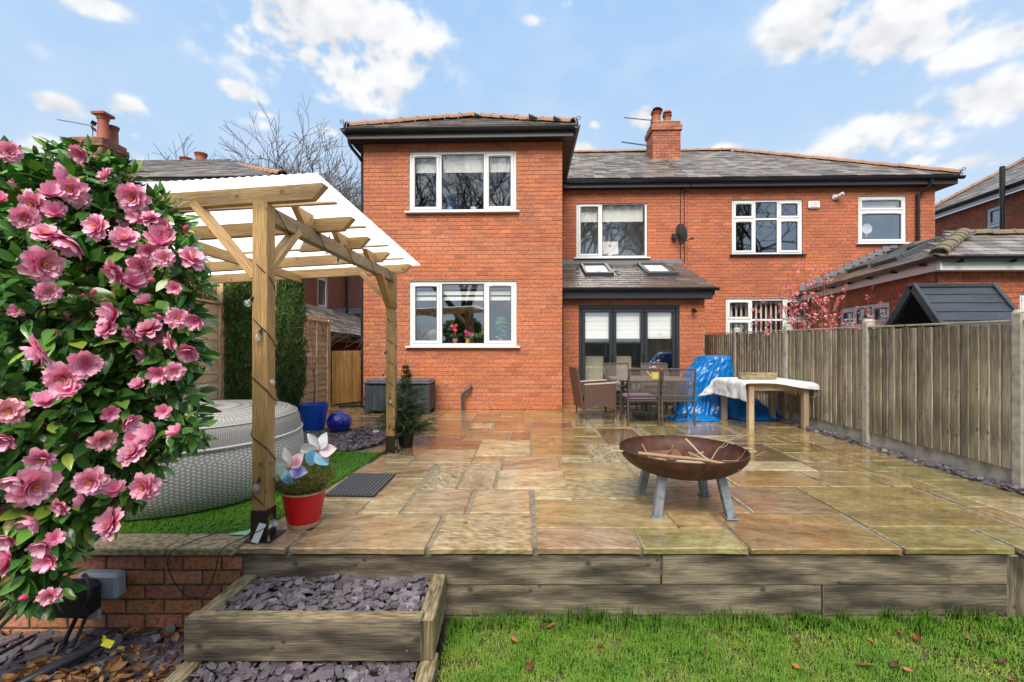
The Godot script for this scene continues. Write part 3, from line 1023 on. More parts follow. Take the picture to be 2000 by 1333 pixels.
func gutter(parent: Node, a: Vector3, b: Vector3, m: Material, r := 0.06, brackets := 0) -> void:
	var mb := MB.new()
	var d := (b - a).normalized()
	var s := d.cross(Vector3.UP).normalized()
	for i in 8:
		var t0 := PI * i / 8.0
		var t1 := PI * (i + 1) / 8.0
		var p0 := s * cos(t0) * r - Vector3.UP * sin(t0) * r
		var p1 := s * cos(t1) * r - Vector3.UP * sin(t1) * r
		mb.quadm(a + p1, b + p1, b + p0, a + p0)
		mb.quadm(a + p0 * 0.9, b + p0 * 0.9, b + p1 * 0.9, a + p1 * 0.9)
	for q in [-1.0, 1.0]:
		mb.bar(a + s * r * q, b + s * r * q, 0.012, 0.014, 0.003)
	for e in [a, b]:
		for i in 8:
			var t0 := PI * i / 8.0
			var t1 := PI * (i + 1) / 8.0
			mb.flat(e, e + s * cos(t0) * r - Vector3.UP * sin(t0) * r, e + s * cos(t1) * r - Vector3.UP * sin(t1) * r)
	var g := put(mb, "gutter", parent, m)
	for i in brackets:
		var c := a.lerp(b, (i + 0.5) / brackets)
		boxp("gutter_bracket", g, m, c - Vector3(0, r + 0.015, 0), Vector3(0.03, 0.03, r * 2.2), 0.004, Basis(d, Vector3.UP, d.cross(Vector3.UP)))

func downpipe(parent: Node, pts: Array, m: Material, r := 0.034) -> void:
	var mb := MB.new()
	mb.tube(curve(pts, 5), pf([r]), 10)
	var o := put(mb, "downpipe", parent, m)
	var a: Vector3 = pts[-2]
	var b: Vector3 = pts[-1]
	for i in 3:
		var c := a.lerp(b, 0.15 + 0.35 * i)
		var cl := MB.new()
		cl.tube(pv([c + Vector3(0, 0.025, 0), c - Vector3(0, 0.025, 0)]), pf([r + 0.009]), 10)
		put(cl, "pipe_clip", o, m)

func finial(parent: Node, at: Vector3, d: Vector3, h := 0.16) -> void:
	var p := [at, at + Vector3(0, h * 0.55, 0) + d * 0.01]
	for i in 8:
		var t := PI * 0.9 - i * 0.75
		var r := 0.045 * (1.0 - i * 0.08)
		p.append(at + Vector3(0, h * 0.75, 0) + d * 0.045 + d * cos(t) * r + Vector3(0, sin(t) * r, 0))
	var mb := MB.new()
	mb.tube(curve(p, 3), pf([0.007]), 5)
	put(mb, "hip_iron", parent, K.black)

func chimney_pot(parent: Node, at: Vector3, r: float, h: float, m: Material, hood := 0) -> void:
	var mb := MB.new()
	var pr := [Vector2(r * 1.12, 0), Vector2(r * 1.12, 0.04), Vector2(r, 0.06), Vector2(r * 0.9, h * 0.8), Vector2(r * 1.02, h * 0.82), Vector2(r * 1.06, h * 0.88), Vector2(r * 0.95, h * 0.9), Vector2(r * 1.15, h * 0.95), Vector2(r * 1.15, h), Vector2(r * 0.75, h), Vector2(r * 0.7, h * 0.6), Vector2(0, h * 0.55)]
	mb.lathe(pr, 16, Transform3D(Basis.IDENTITY, at))
	if hood == 1:   # half-round hood
		var g := []
		for i in 9:
			var row := []
			for j in 4:
				var t := PI * i / 8.0
				row.append(at + Vector3(cos(t) * r * 1.1, h + sin(t) * r * 0.75, (j / 3.0 - 0.5) * r * 2.4))
			g.append(row)
		mb.sheet(g)
	elif hood == 2:
		mb.lathe([Vector2(r * 0.5, h), Vector2(r * 0.5, h + 0.06), Vector2(r * 1.1, h + 0.07), Vector2(r * 0.9, h + 0.13), Vector2(0, h + 0.16)], 14, Transform3D(Basis.IDENTITY, at))
	elif hood == 3:   # square-headed pot
		mb.box(at + Vector3(0, h + 0.03, 0), Vector3(r * 2.7, 0.09, r * 2.7), Basis.IDENTITY, 0.01)
	put(mb, "chimney_pot", parent, m)

func chimney(parent: Node, x0: float, x1: float, z0: float, z1: float, y0: float, y1: float, tones: Array, singles: int) -> Node3D:
	var c := part("chimney", parent)
	var by := 0.083
	var cap := 2
	brick_wall_flat(c, Vector3(x0, y0, z0), Vector3(1, 0, 0), Vector3(0, 0, 1), x1 - x0, y1 - y0, tones, singles)
	brick_wall_flat(c, Vector3(x0, y0, z1), Vector3(0, 0, 1), Vector3(-1, 0, 0), z0 - z1, y1 - y0, tones, singles / 2)
	brick_wall_flat(c, Vector3(x1, y0, z0), Vector3(0, 0, -1), Vector3(1, 0, 0), z0 - z1, y1 - y0, tones, singles / 2)
	boxp("core", c, K.mortar_dark, Vector3((x0 + x1) / 2, (y0 + y1) / 2, (z0 + z1) / 2), Vector3(x1 - x0 - 0.01, y1 - y0 - 0.004, z0 - z1 - 0.01), 0.0)
	for k in cap:
		var g := 0.045
		var yy := y1 - 0.28 + k * by
		var xx0 := x0 - g
		var xx1 := x1 + g
		boxp("core", c, K.mortar_dark, Vector3((x0 + x1) / 2, yy + by / 2, (z0 + z1) / 2), Vector3(xx1 - xx0 - 0.012, by - 0.002, z0 - z1 + 2 * g - 0.012), 0.0)
		brick_wall_flat(c, Vector3(xx0, yy, z0 + g), Vector3(1, 0, 0), Vector3(0, 0, 1), xx1 - xx0, by, tones, 8, k)
		brick_wall_flat(c, Vector3(xx0, yy, z1 - g), Vector3(0, 0, 1), Vector3(-1, 0, 0), z0 - z1 + 2 * g, by, tones, 0, k)
		brick_wall_flat(c, Vector3(xx1, yy, z0 + g), Vector3(0, 0, -1), Vector3(1, 0, 0), z0 - z1 + 2 * g, by, tones, 0, k)
	var fl := MB.new()
	fl.lathe([Vector2(0.72, 0), Vector2(0.60, 0.06), Vector2(0, 0.10)], 4, Transform3D(Basis(Vector3(x1 - x0, 0, 0), Vector3(0, 1, 0), Vector3(0, 0, z0 - z1)) * Basis(Vector3.UP, PI / 4), Vector3((x0 + x1) / 2, y1 - 0.005, (z0 + z1) / 2)))
	put(fl, "flaunching", c, K.concrete_mossy)
	return c

# courses of brick straight on a part (no sub-wall): used on chimneys
func brick_wall_flat(parent: Node, o: Vector3, ax: Vector3, out: Vector3, length: float, height: float, tones: Array, singles: int, shift := 0) -> void:
	var bl := 0.238
	var bh := 0.083
	var unit := MB.new()
	unit.box(Vector3.ZERO, Vector3(1, 1, 0.03), Basis.IDENTITY, 0.0)
	var um := unit.mesh()
	var xfs := []
	var cols := []
	var count := 0
	for r in int(round(height / bh)):
		var x := -bl * (0.5 if (r + shift) % 2 else 0.0)
		while x < length - 0.01:
			var a := maxf(x, 0.0)
			var b := minf(x + bl - 0.01, length)
			if b - a > 0.03:
				var p := o + ax * ((a + b) / 2) + Vector3(0, r * bh + bh / 2, 0) - out * 0.007
				var xf := Transform3D(Basis(ax, Vector3.UP, out).scaled_local(Vector3(b - a, bh - 0.01, 1)), p)
				var t := rng.randi_range(0, tones[0].size() - 1)
				if count < singles:
					place(um, "brick", parent, tones[1][t], xf)
				else:
					xfs.append(xf)
					cols.append(tones[0][t])
				count += 1
			x += bl
	if xfs.size():
		scatter("brick_courses", parent, um, K.brick_any, xfs, cols)

func aerial(parent: Node, base: Vector3, tip: Vector3, elements := 12, mast := 0.5) -> void:
	var mb := MB.new()
	var d := (tip - base).normalized()
	mb.bar(base, tip, 0.018, 0.018, 0.0)
	for i in elements:
		var c := base.lerp(tip, 0.12 + 0.86 * i / (elements - 1.0))
		mb.bar(c - d.cross(Vector3.UP).normalized() * 0.11 + Vector3(0, -0.03, 0), c + d.cross(Vector3.UP).normalized() * 0.11 + Vector3(0, 0.03, 0), 0.008, 0.008, 0.0)
	for q in [-1.0, 1.0]:
		mb.bar(base + Vector3(0, q * 0.03, 0), base + Vector3(0, q * 0.16, 0) - d * 0.06, 0.2, 0.006, 0.0)
	mb.tube(pv([base + Vector3(0, 0.05, 0), base - Vector3(0, mast, 0)]), pf([0.014]), 6)
	put(mb, "aerial", parent, K.fascia_grey)

func velux(parent: Node, o: Vector3, ax: Vector3, upv: Vector3, s0: float, s1: float, t0: float, t1: float) -> void:
	var w := part("roof_window", parent)
	var nrm := ax.cross(upv).normalized()
	var bas := Basis(ax, upv, nrm)
	var f := MB.new()
	var at := func(s: float, t: float, h: float) -> Vector3: return o + ax * s + upv * t + nrm * h
	f.box(at.call((s0 + s1) / 2, t0 + 0.05, 0.07), Vector3(s1 - s0, 0.1, 0.09), bas, 0.01)
	f.box(at.call((s0 + s1) / 2, t1 - 0.05, 0.075), Vector3(s1 - s0, 0.1, 0.1), bas, 0.01)
	f.box(at.call(s0 + 0.04, (t0 + t1) / 2, 0.07), Vector3(0.08, t1 - t0 - 0.2, 0.09), bas, 0.01)
	f.box(at.call(s1 - 0.04, (t0 + t1) / 2, 0.07), Vector3(0.08, t1 - t0 - 0.2, 0.09), bas, 0.01)
	put(f, "frame", w, K.fascia_grey)
	var fl := MB.new()
	fl.box(at.call((s0 + s1) / 2, (t0 + t1) / 2, 0.035), Vector3(s1 - s0 + 0.16, t1 - t0 + 0.16, 0.012), bas, 0.0)
	put(fl, "flashing", w, K.anthracite)
	var g := MB.new()
	g.quad(at.call(s0 + 0.08, t0 + 0.1, 0.075), at.call(s1 - 0.08, t0 + 0.1, 0.075), at.call(s1 - 0.08, t1 - 0.1, 0.075), at.call(s0 + 0.08, t1 - 0.1, 0.075))
	put(g, "pane", w, K.pane)
	boxp("blind", w, K.room_pale, at.call((s0 + s1) / 2, (t0 + t1) / 2, 0.05), Vector3(s1 - s0 - 0.16, t1 - t0 - 0.2, 0.008), 0.0, bas)

func houses() -> void:
	var sp := {"tex": T.speck, "tri": true, "scale": Vector3(1.2, 1.2, 1.2), "bump": T.bump, "bscale": 0.12}
	var orange := tone_set(lin(0.55, 0.172, 0.077), 0.19, 0.75, sp)
	var red := tone_set(lin(0.52, 0.150, 0.066), 0.20, 0.75, sp)
	var plum := tone_set(lin(0.42, 0.14, 0.10), 0.15, 0.8, sp)
	var stack := tone_set(lin(0.44, 0.15, 0.09), 0.28, 0.85, sp)
	K.brown_brick = tone_set(lin(0.60, 0.245, 0.135), 0.26, 0.8, {"tex": T.speck, "tri": true, "scale": Vector3(1.6, 1.6, 1.6), "bump": T.bump, "bscale": 0.15})
	var sl := {"tex": T.speck, "tri": true, "rtex": T.rough}
	var old_slate := tone_set(lin(0.25, 0.215, 0.19), 0.50, 0.55, sl)
	var brown_slate := tone_set(lin(0.17, 0.14, 0.125), 0.32, 0.42, sl)
	var X := Vector3(1, 0, 0)
	var Z := Vector3(0, 0, 1)
	var Y := Vector3.UP

	# ---------------------------------------------------------------- the house with the extension
	var h := thing("brick_house", "orange brick semi-detached house with two-storey extension, lean-to and black folding door", "house")
	brick_wall(h, Vector3(-3.4, 0, -9.4), X, Z, 4.14, 5.55, [[0.96, 3.19, 4.10, 5.36], [0.97, 3.20, 1.31, 2.66]], orange, 300)
	brick_wall(h, Vector3(0.74, 0, -9.65), -Z, X, 2.6, 5.55, [], orange, 0)
	brick_wall(h, Vector3(-3.4, 0, -13.3), Z, -X, 3.65, 5.55, [], orange, 0)
	brick_wall(h, Vector3(0.75, 2.35, -12.3), X, Z, 3.55, 3.15, [[0.60, 2.49, 1.31, 2.80]], red, 100)
	brick_wall(h, Vector3(0.75, 0, -10.3), X, Z, 3.23, 2.48, [[0.43, 2.68, 0.05, 2.23]], red, 120)
	brick_wall(h, Vector3(3.98, 0, -10.55), -Z, X, 1.74, 3.3, [], red, 0, 0.238, 0.0865, 0.2, 0.009, func(x: float) -> float: return 2.5 + 0.38 * x)
	boxp("wall_core", h, K.mortar, Vector3(-1.0, 2.6, -16.2), Vector3(5.0, 5.2, 5.0), 0.0)
	boxp("wall_core", h, K.mortar, Vector3(2.5, 2.6, -18.6), Vector3(3.5, 5.2, 0.3), 0.0)
	# windows
	window(h, -2.44, -0.21, 4.10, 5.36, -9.4, [[-2.44, -1.79, true, [[4.10, 5.36]]], [-1.79, -0.86, false, [[4.10, 5.36]]], [-0.86, -0.21, true, [[4.10, 5.36]]]], K.upvc)
	window(h, -2.43, -0.20, 1.31, 2.66, -9.4, [[-2.43, -1.78, true, [[1.31, 2.66]]], [-1.78, -0.85, false, [[1.31, 2.66]]], [-0.85, -0.20, true, [[1.31, 2.66]]]], K.upvc)
	window(h, 1.35, 3.24, 3.66, 5.15, -12.3, [[1.35, 2.02, true, [[3.66, 5.15]]], [2.02, 3.24, false, [[3.66, 5.15]]]], K.upvc)
	room(h, -2.44, -0.21, 4.10, 5.36, -9.66, 3.0, K.room)
	room(h, -2.43, -0.20, 1.31, 2.66, -9.66, 3.0, K.room)
	room(h, 1.35, 3.24, 3.66, 5.15, -12.56, 1.1, K.room_pale)
	for b in [[-2.36, -1.83], [-1.75, -0.90], [-0.82, -0.28]]:
		boxp("roller_blind", h, K.blind, Vector3((b[0] + b[1]) / 2, 5.13, -9.56), Vector3(b[1] - b[0], 0.32, 0.01), 0.0)
		for k in 3:
			boxp("roller_blind", h, K.blind if k < 2 else K.blind_sheer, Vector3((b[0] + b[1]) / 2, 2.31 + 0.115 * k + (0.03 if k == 2 else 0.0), -9.56), Vector3(b[1] - b[0], 0.075 + (0.04 if k == 2 else 0.0), 0.01), 0.0)
	boxp("roller_blind", h, K.blind, Vector3(1.70, 4.88, -12.48), Vector3(0.5, 0.42, 0.01), 0.0)
	boxp("roller_blind", h, K.blind, Vector3(2.62, 4.88, -12.48), Vector3(1.1, 0.42, 0.01), 0.0)
	# roof of the extension
	var eo := Vector3(-3.68, 5.70, -9.06)
	var ap := Vector3(-1.34, 7.0, -11.40)
	var uf := Vector3(0, 0.5556, -1).normalized()
	var rf := part("roof", h)
	slab_poly("roof_deck", rf, K.slate_under, [eo, eo + X * 4.68, ap])
	slab_poly("roof_deck", rf, K.slate_under, [eo + X * 4.68, Vector3(1.0, 5.70, -14.8), Vector3(-1.34, 7.0, -14.8), ap])
	slab_poly("roof_deck", rf, K.slate_under, [Vector3(-3.68, 5.70, -14.8), eo, ap, Vector3(-1.34, 7.0, -14.8)])
	slates(rf, eo, X, uf, 4.68, 2.7, func(s: float, t: float) -> bool: return s > t / 1.144 and s < 4.68 - t / 1.144, old_slate, 90)
	slates(rf, eo + X * 4.68, -Z, Vector3(-1, 0.5556, 0).normalized(), 3.0, 2.7, func(s: float, t: float) -> bool: return s > t / 1.144, old_slate, 0)
	ridge_tiles(rf, eo + Vector3(0.05, 0.05, -0.05), ap + Vector3(0, 0.06, 0), K.terracotta, 0.46, 0.12, "hip_tile")
	ridge_tiles(rf, eo + X * 4.68 + Vector3(-0.05, 0.05, -0.05), ap + Vector3(0, 0.06, 0), K.terracotta, 0.46, 0.12, "hip_tile")
	ridge_tiles(rf, ap + Vector3(0, 0.07, 0), Vector3(-1.34, 7.07, -14.8), K.terracotta)
	finial(h, eo + Vector3(0.0, 0.02, 0.0), -X)
	finial(h, eo + X * 4.68 + Vector3(0.0, 0.02, 0.0), X)
	boxp("fascia", h, K.fascia_grey, Vector3(-1.34, 5.59, -9.13), Vector3(4.56, 0.15, 0.025))
	boxp("fascia", h, K.black_gloss, Vector3(0.94, 5.59, -10.57), Vector3(0.025, 0.15, 2.85))
	boxp("fascia", h, K.black_gloss, Vector3(-3.62, 5.59, -10.57), Vector3(0.025, 0.15, 2.85))
	boxp("soffit", h, K.black_gloss, Vector3(-1.34, 5.535, -9.27), Vector3(4.53, 0.02, 0.25), 0.0)
	boxp("soffit", h, K.black_gloss, Vector3(0.836, 5.537, -10.72), Vector3(0.18, 0.02, 2.6), 0.0)
	boxp("soffit", h, K.black_gloss, Vector3(-3.516, 5.537, -10.72), Vector3(0.18, 0.02, 2.6), 0.0)
	gutter(h, Vector3(-3.70, 5.68, -9.06), Vector3(1.02, 5.68, -9.06), K.black_gloss, 0.065)
	gutter(h, Vector3(1.0, 5.68, -9.0), Vector3(1.0, 5.68, -11.9), K.black_gloss, 0.065)
	gutter(h, Vector3(-3.68, 5.68, -11.9), Vector3(-3.68, 5.68, -9.0), K.black_gloss, 0.065)
	downpipe(h, [Vector3(-3.62, 5.62, -9.15), Vector3(-3.60, 5.42, -9.2), Vector3(-3.47, 5.22, -9.45), Vector3(-3.46, 5.0, -9.5), Vector3(-3.46, 0.1, -9.5)], K.black_gloss)
	# main roof, this half
	var mo := Vector3(0.9, 5.66, -11.98)
	var um := Vector3(0, 0.578, -1).normalized()
	slab_poly("roof_deck", rf, K.slate_under, [mo, mo + X * 3.4, Vector3(4.3, 7.98, -16.0), Vector3(0.9, 7.98, -16.0)])
	slab_poly("roof_deck", rf, K.slate_under, [Vector3(4.3, 7.98, -16.0), Vector3(4.3, 5.66, -20.0), Vector3(-6.0, 5.66, -20.0), Vector3(-2.0, 7.98, -16.0)])
	slates(rf, mo, X, um, 3.4, 4.62, func(s: float, t: float) -> bool: return true, old_slate, 190, 0.30, 0.205, 1.0)
	ridge_tiles(rf, Vector3(-1.0, 8.02, -16.0), Vector3(4.3, 8.02, -16.0), K.terracotta)
	boxp("fascia", h, K.fascia_grey, Vector3(2.64, 5.54, -12.08), Vector3(3.32, 0.13, 0.025))
	boxp("soffit", h, K.black_gloss, Vector3(2.64, 5.485, -12.19), Vector3(3.32, 0.02, 0.21), 0.0)
	gutter(h, Vector3(1.08, 5.64, -12.0), Vector3(4.3, 5.64, -12.0), K.black_gloss, 0.065)
	var ch := chimney(h, 4.0, 4.86, -14.5, -15.25, 6.75, 8.36, stack, 100)
	chimney_pot(ch, Vector3(4.20, 8.38, -14.85), 0.15, 0.42, K.pot_clay, 1)
	chimney_pot(ch, Vector3(4.57, 8.38, -14.9), 0.13, 0.36, K.pot_clay, 2)
	boxp("lead_apron", ch, K.lead, Vector3(4.43, 7.10, -14.47), Vector3(1.0, 0.16, 0.02), 0.004, Basis(X, -0.45))
	boxp("lead_apron", ch, K.lead, Vector3(3.975, 7.22, -14.9), Vector3(0.02, 0.2, 0.9), 0.004, Basis(X, 0.5))
	aerial(h, Vector3(4.07, 8.62, -14.95), Vector3(3.18, 8.70, -14.9), 12, 0.9)
	var pole := MB.new()
	pole.bar(Vector3(4.0, 7.72, -14.8), Vector3(3.05, 7.82, -14.7), 0.03, 0.03, 0.0)
	put(pole, "aerial", h, K.fascia_grey)
	# lead strip down the party line
	boxp("lead_strip", rf, K.lead, Vector3(4.62, 6.42, -13.22), Vector3(0.05, 0.02, 2.6), 0.0, Basis(Vector3.UP, 0.25) * Basis(X, 0.524))
	# lean-to roof
	var lo := Vector3(0.75, 2.56, -10.0)
	var ul := Vector3(0, 0.395, -1).normalized()
	slab_poly("roof_deck", rf, K.slate_under, [lo, lo + X * 3.37, Vector3(4.12, 3.468, -12.29), Vector3(0.75, 3.468, -12.29)], 0.05)
	var keep := func(s: float, t: float) -> bool:
		for q in [[0.66, 1.36], [2.16, 2.86]]:
			if s > q[0] - 0.12 and s < q[1] + 0.12 and t > 1.0 and t < 2.22:
				return false
		return true
	slates(rf, lo, X, ul, 3.37, 2.42, keep, brown_slate, 110, 0.30, 0.2, 0.5)
	velux(rf, lo, X, ul, 0.66, 1.36, 1.1, 2.25)
	velux(rf, lo, X, ul, 2.16, 2.86, 1.1, 2.25)
	boxp("lead_flashing", h, K.lead, Vector3(2.44, 3.52, -12.27), Vector3(3.4, 0.15, 0.02), 0.004)
	boxp("fascia", h, K.anthracite, Vector3(2.43, 2.44, -10.09), Vector3(3.3, 0.17, 0.03))
	boxp("soffit", h, K.black_gloss, Vector3(2.43, 2.355, -10.2), Vector3(3.3, 0.02, 0.18), 0.0)
	boxp("bargeboard", h, K.anthracite, Vector3(4.10, 2.93, -11.2), Vector3(0.03, 0.15, 2.45), 0.003, Basis(X, 0.376))
	gutter(h, Vector3(0.77, 2.57, -10.02), Vector3(4.18, 2.57, -10.02), K.black_gloss, 0.06)
	downpipe(h, [Vector3(0.80, 2.5, -10.05), Vector3(0.80, 2.35, -10.12), Vector3(0.80, 2.2, -10.24), Vector3(0.80, 2.0, -10.25), Vector3(0.80, 0.05, -10.25)], K.black_gloss, 0.03)
	# folding door
	var d := part("door", h)
	var f := MB.new()
	var dz := -10.36
	for q in [[1.18, 3.43, 2.15, 2.23], [1.18, 3.43, 0.05, 0.10]]:
		f.box(Vector3((q[0] + q[1]) / 2, (q[2] + q[3]) / 2, dz), Vector3(q[1] - q[0], q[3] - q[2], 0.09), Basis.IDENTITY, 0.006)
	for q in [[1.18, 1.25], [3.36, 3.43]]:
		f.box(Vector3((q[0] + q[1]) / 2, 1.125, dz), Vector3(q[1] - q[0], 2.05, 0.09), Basis.IDENTITY, 0.006)
	put(f, "frame", d, K.anthracite)
	boxp("threshold", d, K.black, Vector3(2.3, 0.03, -10.25), Vector3(2.4, 0.04, 0.2))
	for i in 3:
		var a := 1.255 + i * 0.70
		var b := a + 0.695
		var s := MB.new()
		for q in [[a, b, 0.11, 0.22], [a, b, 2.06, 2.145], [a, a + 0.075, 0.22, 2.06], [b - 0.075, b, 0.22, 2.06]]:
			s.box(Vector3((q[0] + q[1]) / 2, (q[2] + q[3]) / 2, dz + 0.012), Vector3(q[1] - q[0], q[3] - q[2], 0.075), Basis.IDENTITY, 0.008)
		put(s, "door_leaf", d, K.anthracite)
		var g := MB.new()
		g.quad(Vector3(a + 0.075, 0.22, dz + 0.01), Vector3(b - 0.075, 0.22, dz + 0.01), Vector3(b - 0.075, 2.06, dz + 0.01), Vector3(a + 0.075, 2.06, dz + 0.01))
		put(g, "pane", d, K.pane)
		var bl := MB.new()
		for k in 6:
			bl.box(Vector3((a + b) / 2, 1.52 + 0.1 * k, dz - 0.06 - 0.006 * (k % 2)), Vector3(0.53, 0.097, 0.012), Basis.IDENTITY, 0.002)
		put(bl, "roman_blind", d, K.blind)
		if i < 2:
			boxp("door_handle", d, K.black, Vector3(b - 0.02, 1.05, dz + 0.07), Vector3(0.03, 0.18, 0.03), 0.008)
	room(h, 1.2, 3.4, 0.42, 2.1, -10.57, 4.0, K.room)
	# small things fixed to the wall
	var wp := MB.new()
	wp.tube(curve([Vector3(-1.13, 0.48, -9.36), Vector3(-1.18, 0.44, -9.30), Vector3(-1.27, 0.36, -9.28), Vector3(-1.30, 0.28, -9.28), Vector3(-1.30, -0.02, -9.28)], 4), pf([0.034]), 10)
	put(wp, "waste_pipe", h, K.fascia_grey)
	for x in [-2.42, -0.42]:
		boxp("wall_vent", h, K.mortar, Vector3(x, 2.82, -9.385), Vector3(0.02, 0.09, 0.02))
	var sl_ := MB.new()
	sl_.box(Vector3(3.72, 2.12, -10.25), Vector3(0.06, 0.06, 0.06), Basis.IDENTITY, 0.01)
	sl_.tube(pv([Vector3(3.72, 2.12, -10.23), Vector3(3.73, 2.07, -10.14)]), pf([0.035]), 10)
	put(sl_, "wall_lamp", h, K.black)
	for x in [4.12, 4.22]:
		var cb := MB.new()
		cb.tube(pv([Vector3(x, 5.5, -12.28), Vector3(x, 3.5, -12.28)]), pf([0.011]), 5)
		put(cb, "wall_cable", h, K.cable)

	# ---------------------------------------------------------------- the house it is joined to
	var n := thing("brick_house", "red brick semi-detached house with white leaded-pattern windows and a hipped slate roof beyond the fence", "house")
	n.set_meta("label", "red brick house joined on beyond the fence, with slated hip-roofed single-storey extension")
	brick_wall(n, Vector3(4.305, 0, -12.3), X, Z, 6.435, 5.5, [[1.175, 3.02, 3.72, 5.18], [4.465, 5.705, 4.0, 5.25], [1.015, 3.185, 1.1, 2.55]], red, 300)
	brick_wall(n, Vector3(10.74, 0, -12.55), -Z, X, 6.5, 5.5, [], red, 0)
	boxp("wall_core", n, K.mortar, Vector3(7.5, 2.6, -18.9), Vector3(6.3, 5.2, 0.3), 0.0)
	window(n, 5.48, 7.325, 3.72, 5.18, -12.3, [[5.48, 6.09, true, [[3.72, 4.67], [4.67, 5.18]]], [6.09, 6.70, false, [[3.72, 4.67], [4.67, 5.18]]], [6.70, 7.325, true, [[3.72, 4.67], [4.67, 5.18]]]], K.anthracite)
	window(n, 8.77, 10.01, 4.0, 5.25, -12.3, [[8.77, 10.01, true, [[4.0, 4.86], [4.86, 5.25]]]], K.upvc)
	window(n, 5.32, 7.49, 1.1, 2.55, -12.3, [[5.32, 6.0, true, [[1.1, 1.98], [1.98, 2.55]]], [6.0, 6.85, false, [[1.1, 1.98], [1.98, 2.55]]], [6.85, 7.49, true, [[1.1, 1.98], [1.98, 2.55]]]], K.upvc)
	room(n, 5.48, 7.32, 3.72, 5.18, -12.56, 2.8, K.room)
	room(n, 8.8, 9.98, 4.0, 5.25, -12.56, 0.8, K.room_pale)
	room(n, 5.32, 7.49, 1.1, 2.55, -12.56, 2.8, K.room)
	boxp("roller_blind", n, K.blind, Vector3(9.39, 5.03, -12.48), Vector3(1.05, 0.3, 0.01), 0.0)
	for i in 16:
		boxp("blind_slat", n, K.blind, Vector3(5.42 + i * 0.132, 1.82, -12.5), Vector3(0.075, 1.35, 0.004), 0.0, Basis(Y, 0.5))
	boxp("round_mirror", n, K.white, Vector3(9.2, 4.30, -12.6), Vector3(0.02, 0.12, 0.02))
	var mr := MB.new()
	mr.lathe([Vector2(0, 0), Vector2(0.14, 0), Vector2(0.14, 0.02), Vector2(0, 0.02)], 20, Transform3D(Basis(X, PI / 2), Vector3(9.2, 4.46, -12.6)))
	put(mr, "round_mirror", n, K.white)
	var nr := part("roof", n)
	var no := Vector3(4.31, 5.66, -11.98)
	slab_poly("roof_deck", nr, K.slate_under, [no, Vector3(11.15, 5.66, -11.98), Vector3(7.13, 7.98, -16.0), Vector3(4.31, 7.98, -16.0)])
	slab_poly("roof_deck", nr, K.slate_under, [Vector3(11.15, 5.66, -11.98), Vector3(11.15, 5.66, -20.0), Vector3(7.13, 7.98, -16.0)])
	slab_poly("roof_deck", nr, K.slate_under, [Vector3(11.15, 5.66, -20.0), Vector3(4.31, 5.66, -20.0), Vector3(4.31, 7.98, -16.0), Vector3(7.13, 7.98, -16.0)])
	slates(nr, no, X, um, 6.84, 4.62, func(s: float, t: float) -> bool: return s < 6.84 - t / 1.155, old_slate, 220, 0.30, 0.205, 1.0)
	ridge_tiles(nr, Vector3(4.31, 8.02, -16.0), Vector3(7.13, 8.02, -16.0), K.terracotta)
	ridge_tiles(nr, Vector3(11.12, 5.72, -12.02), Vector3(7.13, 8.02, -16.0), K.terracotta, 0.44, 0.12, "hip_tile")
	finial(n, Vector3(11.15, 5.70, -11.98), X)
	boxp("fascia", n, K.fascia_grey, Vector3(7.72, 5.54, -12.08), Vector3(6.8, 0.13, 0.025))
	boxp("soffit", n, K.black_gloss, Vector3(7.72, 5.485, -12.19), Vector3(6.8, 0.02, 0.21), 0.0)
	boxp("fascia", n, K.black_gloss, Vector3(11.1, 5.54, -15.0), Vector3(0.025, 0.13, 5.8))
	boxp("soffit", n, K.black_gloss, Vector3(10.93, 5.487, -15.0), Vector3(0.32, 0.02, 5.6), 0.0)
	gutter(n, Vector3(4.3, 5.64, -12.0), Vector3(11.2, 5.64, -12.0), K.black_gloss, 0.065)
	downpipe(n, [Vector3(10.42, 5.58, -12.02), Vector3(10.40, 5.42, -12.06), Vector3(10.27, 5.26, -12.2), Vector3(10.25, 5.1, -12.22), Vector3(10.25, 3.2, -12.22)], K.black_gloss, 0.04)
	var lamp := MB.new()
	lamp.box(Vector3(8.15, 5.22, -12.27), Vector3(0.14, 0.14, 0.06), Basis.IDENTITY, 0.03)
	lamp.tube(pv([Vector3(8.15, 5.20, -12.25), Vector3(8.26, 5.27, -12.10)]), pf([0.05, 0.045]), 10)
	put(lamp, "wall_lamp", n, K.cloth)
	# alarm box with its lettering
	var al := boxp("alarm_box", n, K.white, Vector3(7.60, 5.02, -12.26), Vector3(0.30, 0.20, 0.07), 0.03)
	var font := SystemFont.new()
	font.font_names = PackedStringArray(["Droid Sans"])
	for q in [["SHARPLES", 0.045, 0.036], ["ALARMS", -0.008, 0.042]]:
		var tm := TextMesh.new()
		tm.text = q[0]
		tm.font = font
		tm.font_size = 16
		tm.pixel_size = q[2] / 12.0
		tm.depth = 0.002
		place(tm, "lettering", al, K.fascia_grey, Transform3D(Basis.IDENTITY, Vector3(7.60, 5.02 + q[1], -12.223)))
	for q in [[-0.085, 0.03], [-0.045, 0.035], [0.005, 0.04], [0.05, 0.03], [0.088, 0.02]]:
		boxp("lettering", al, K.fascia_grey, Vector3(7.60 + q[0], 4.965, -12.223), Vector3(q[1], 0.012, 0.002), 0.0)
	# its single-storey extension
	var A := Vector3(7.46, 0, -12.3)
	var B := Vector3(6.45, 0, -7.33)
	var ax := (B - A).normalized()
	var out := ax.cross(Y)
	brick_wall(n, A, ax, out, A.distance_to(B) - 0.06, 2.52, [[1.78, 3.76, 1.0, 2.15]], red, 150)
	brick_wall(n, B + X * 0.25, X, Z, 5.6, 2.52, [[0.98, 2.7, 0.6, 2.15]], red, 150)
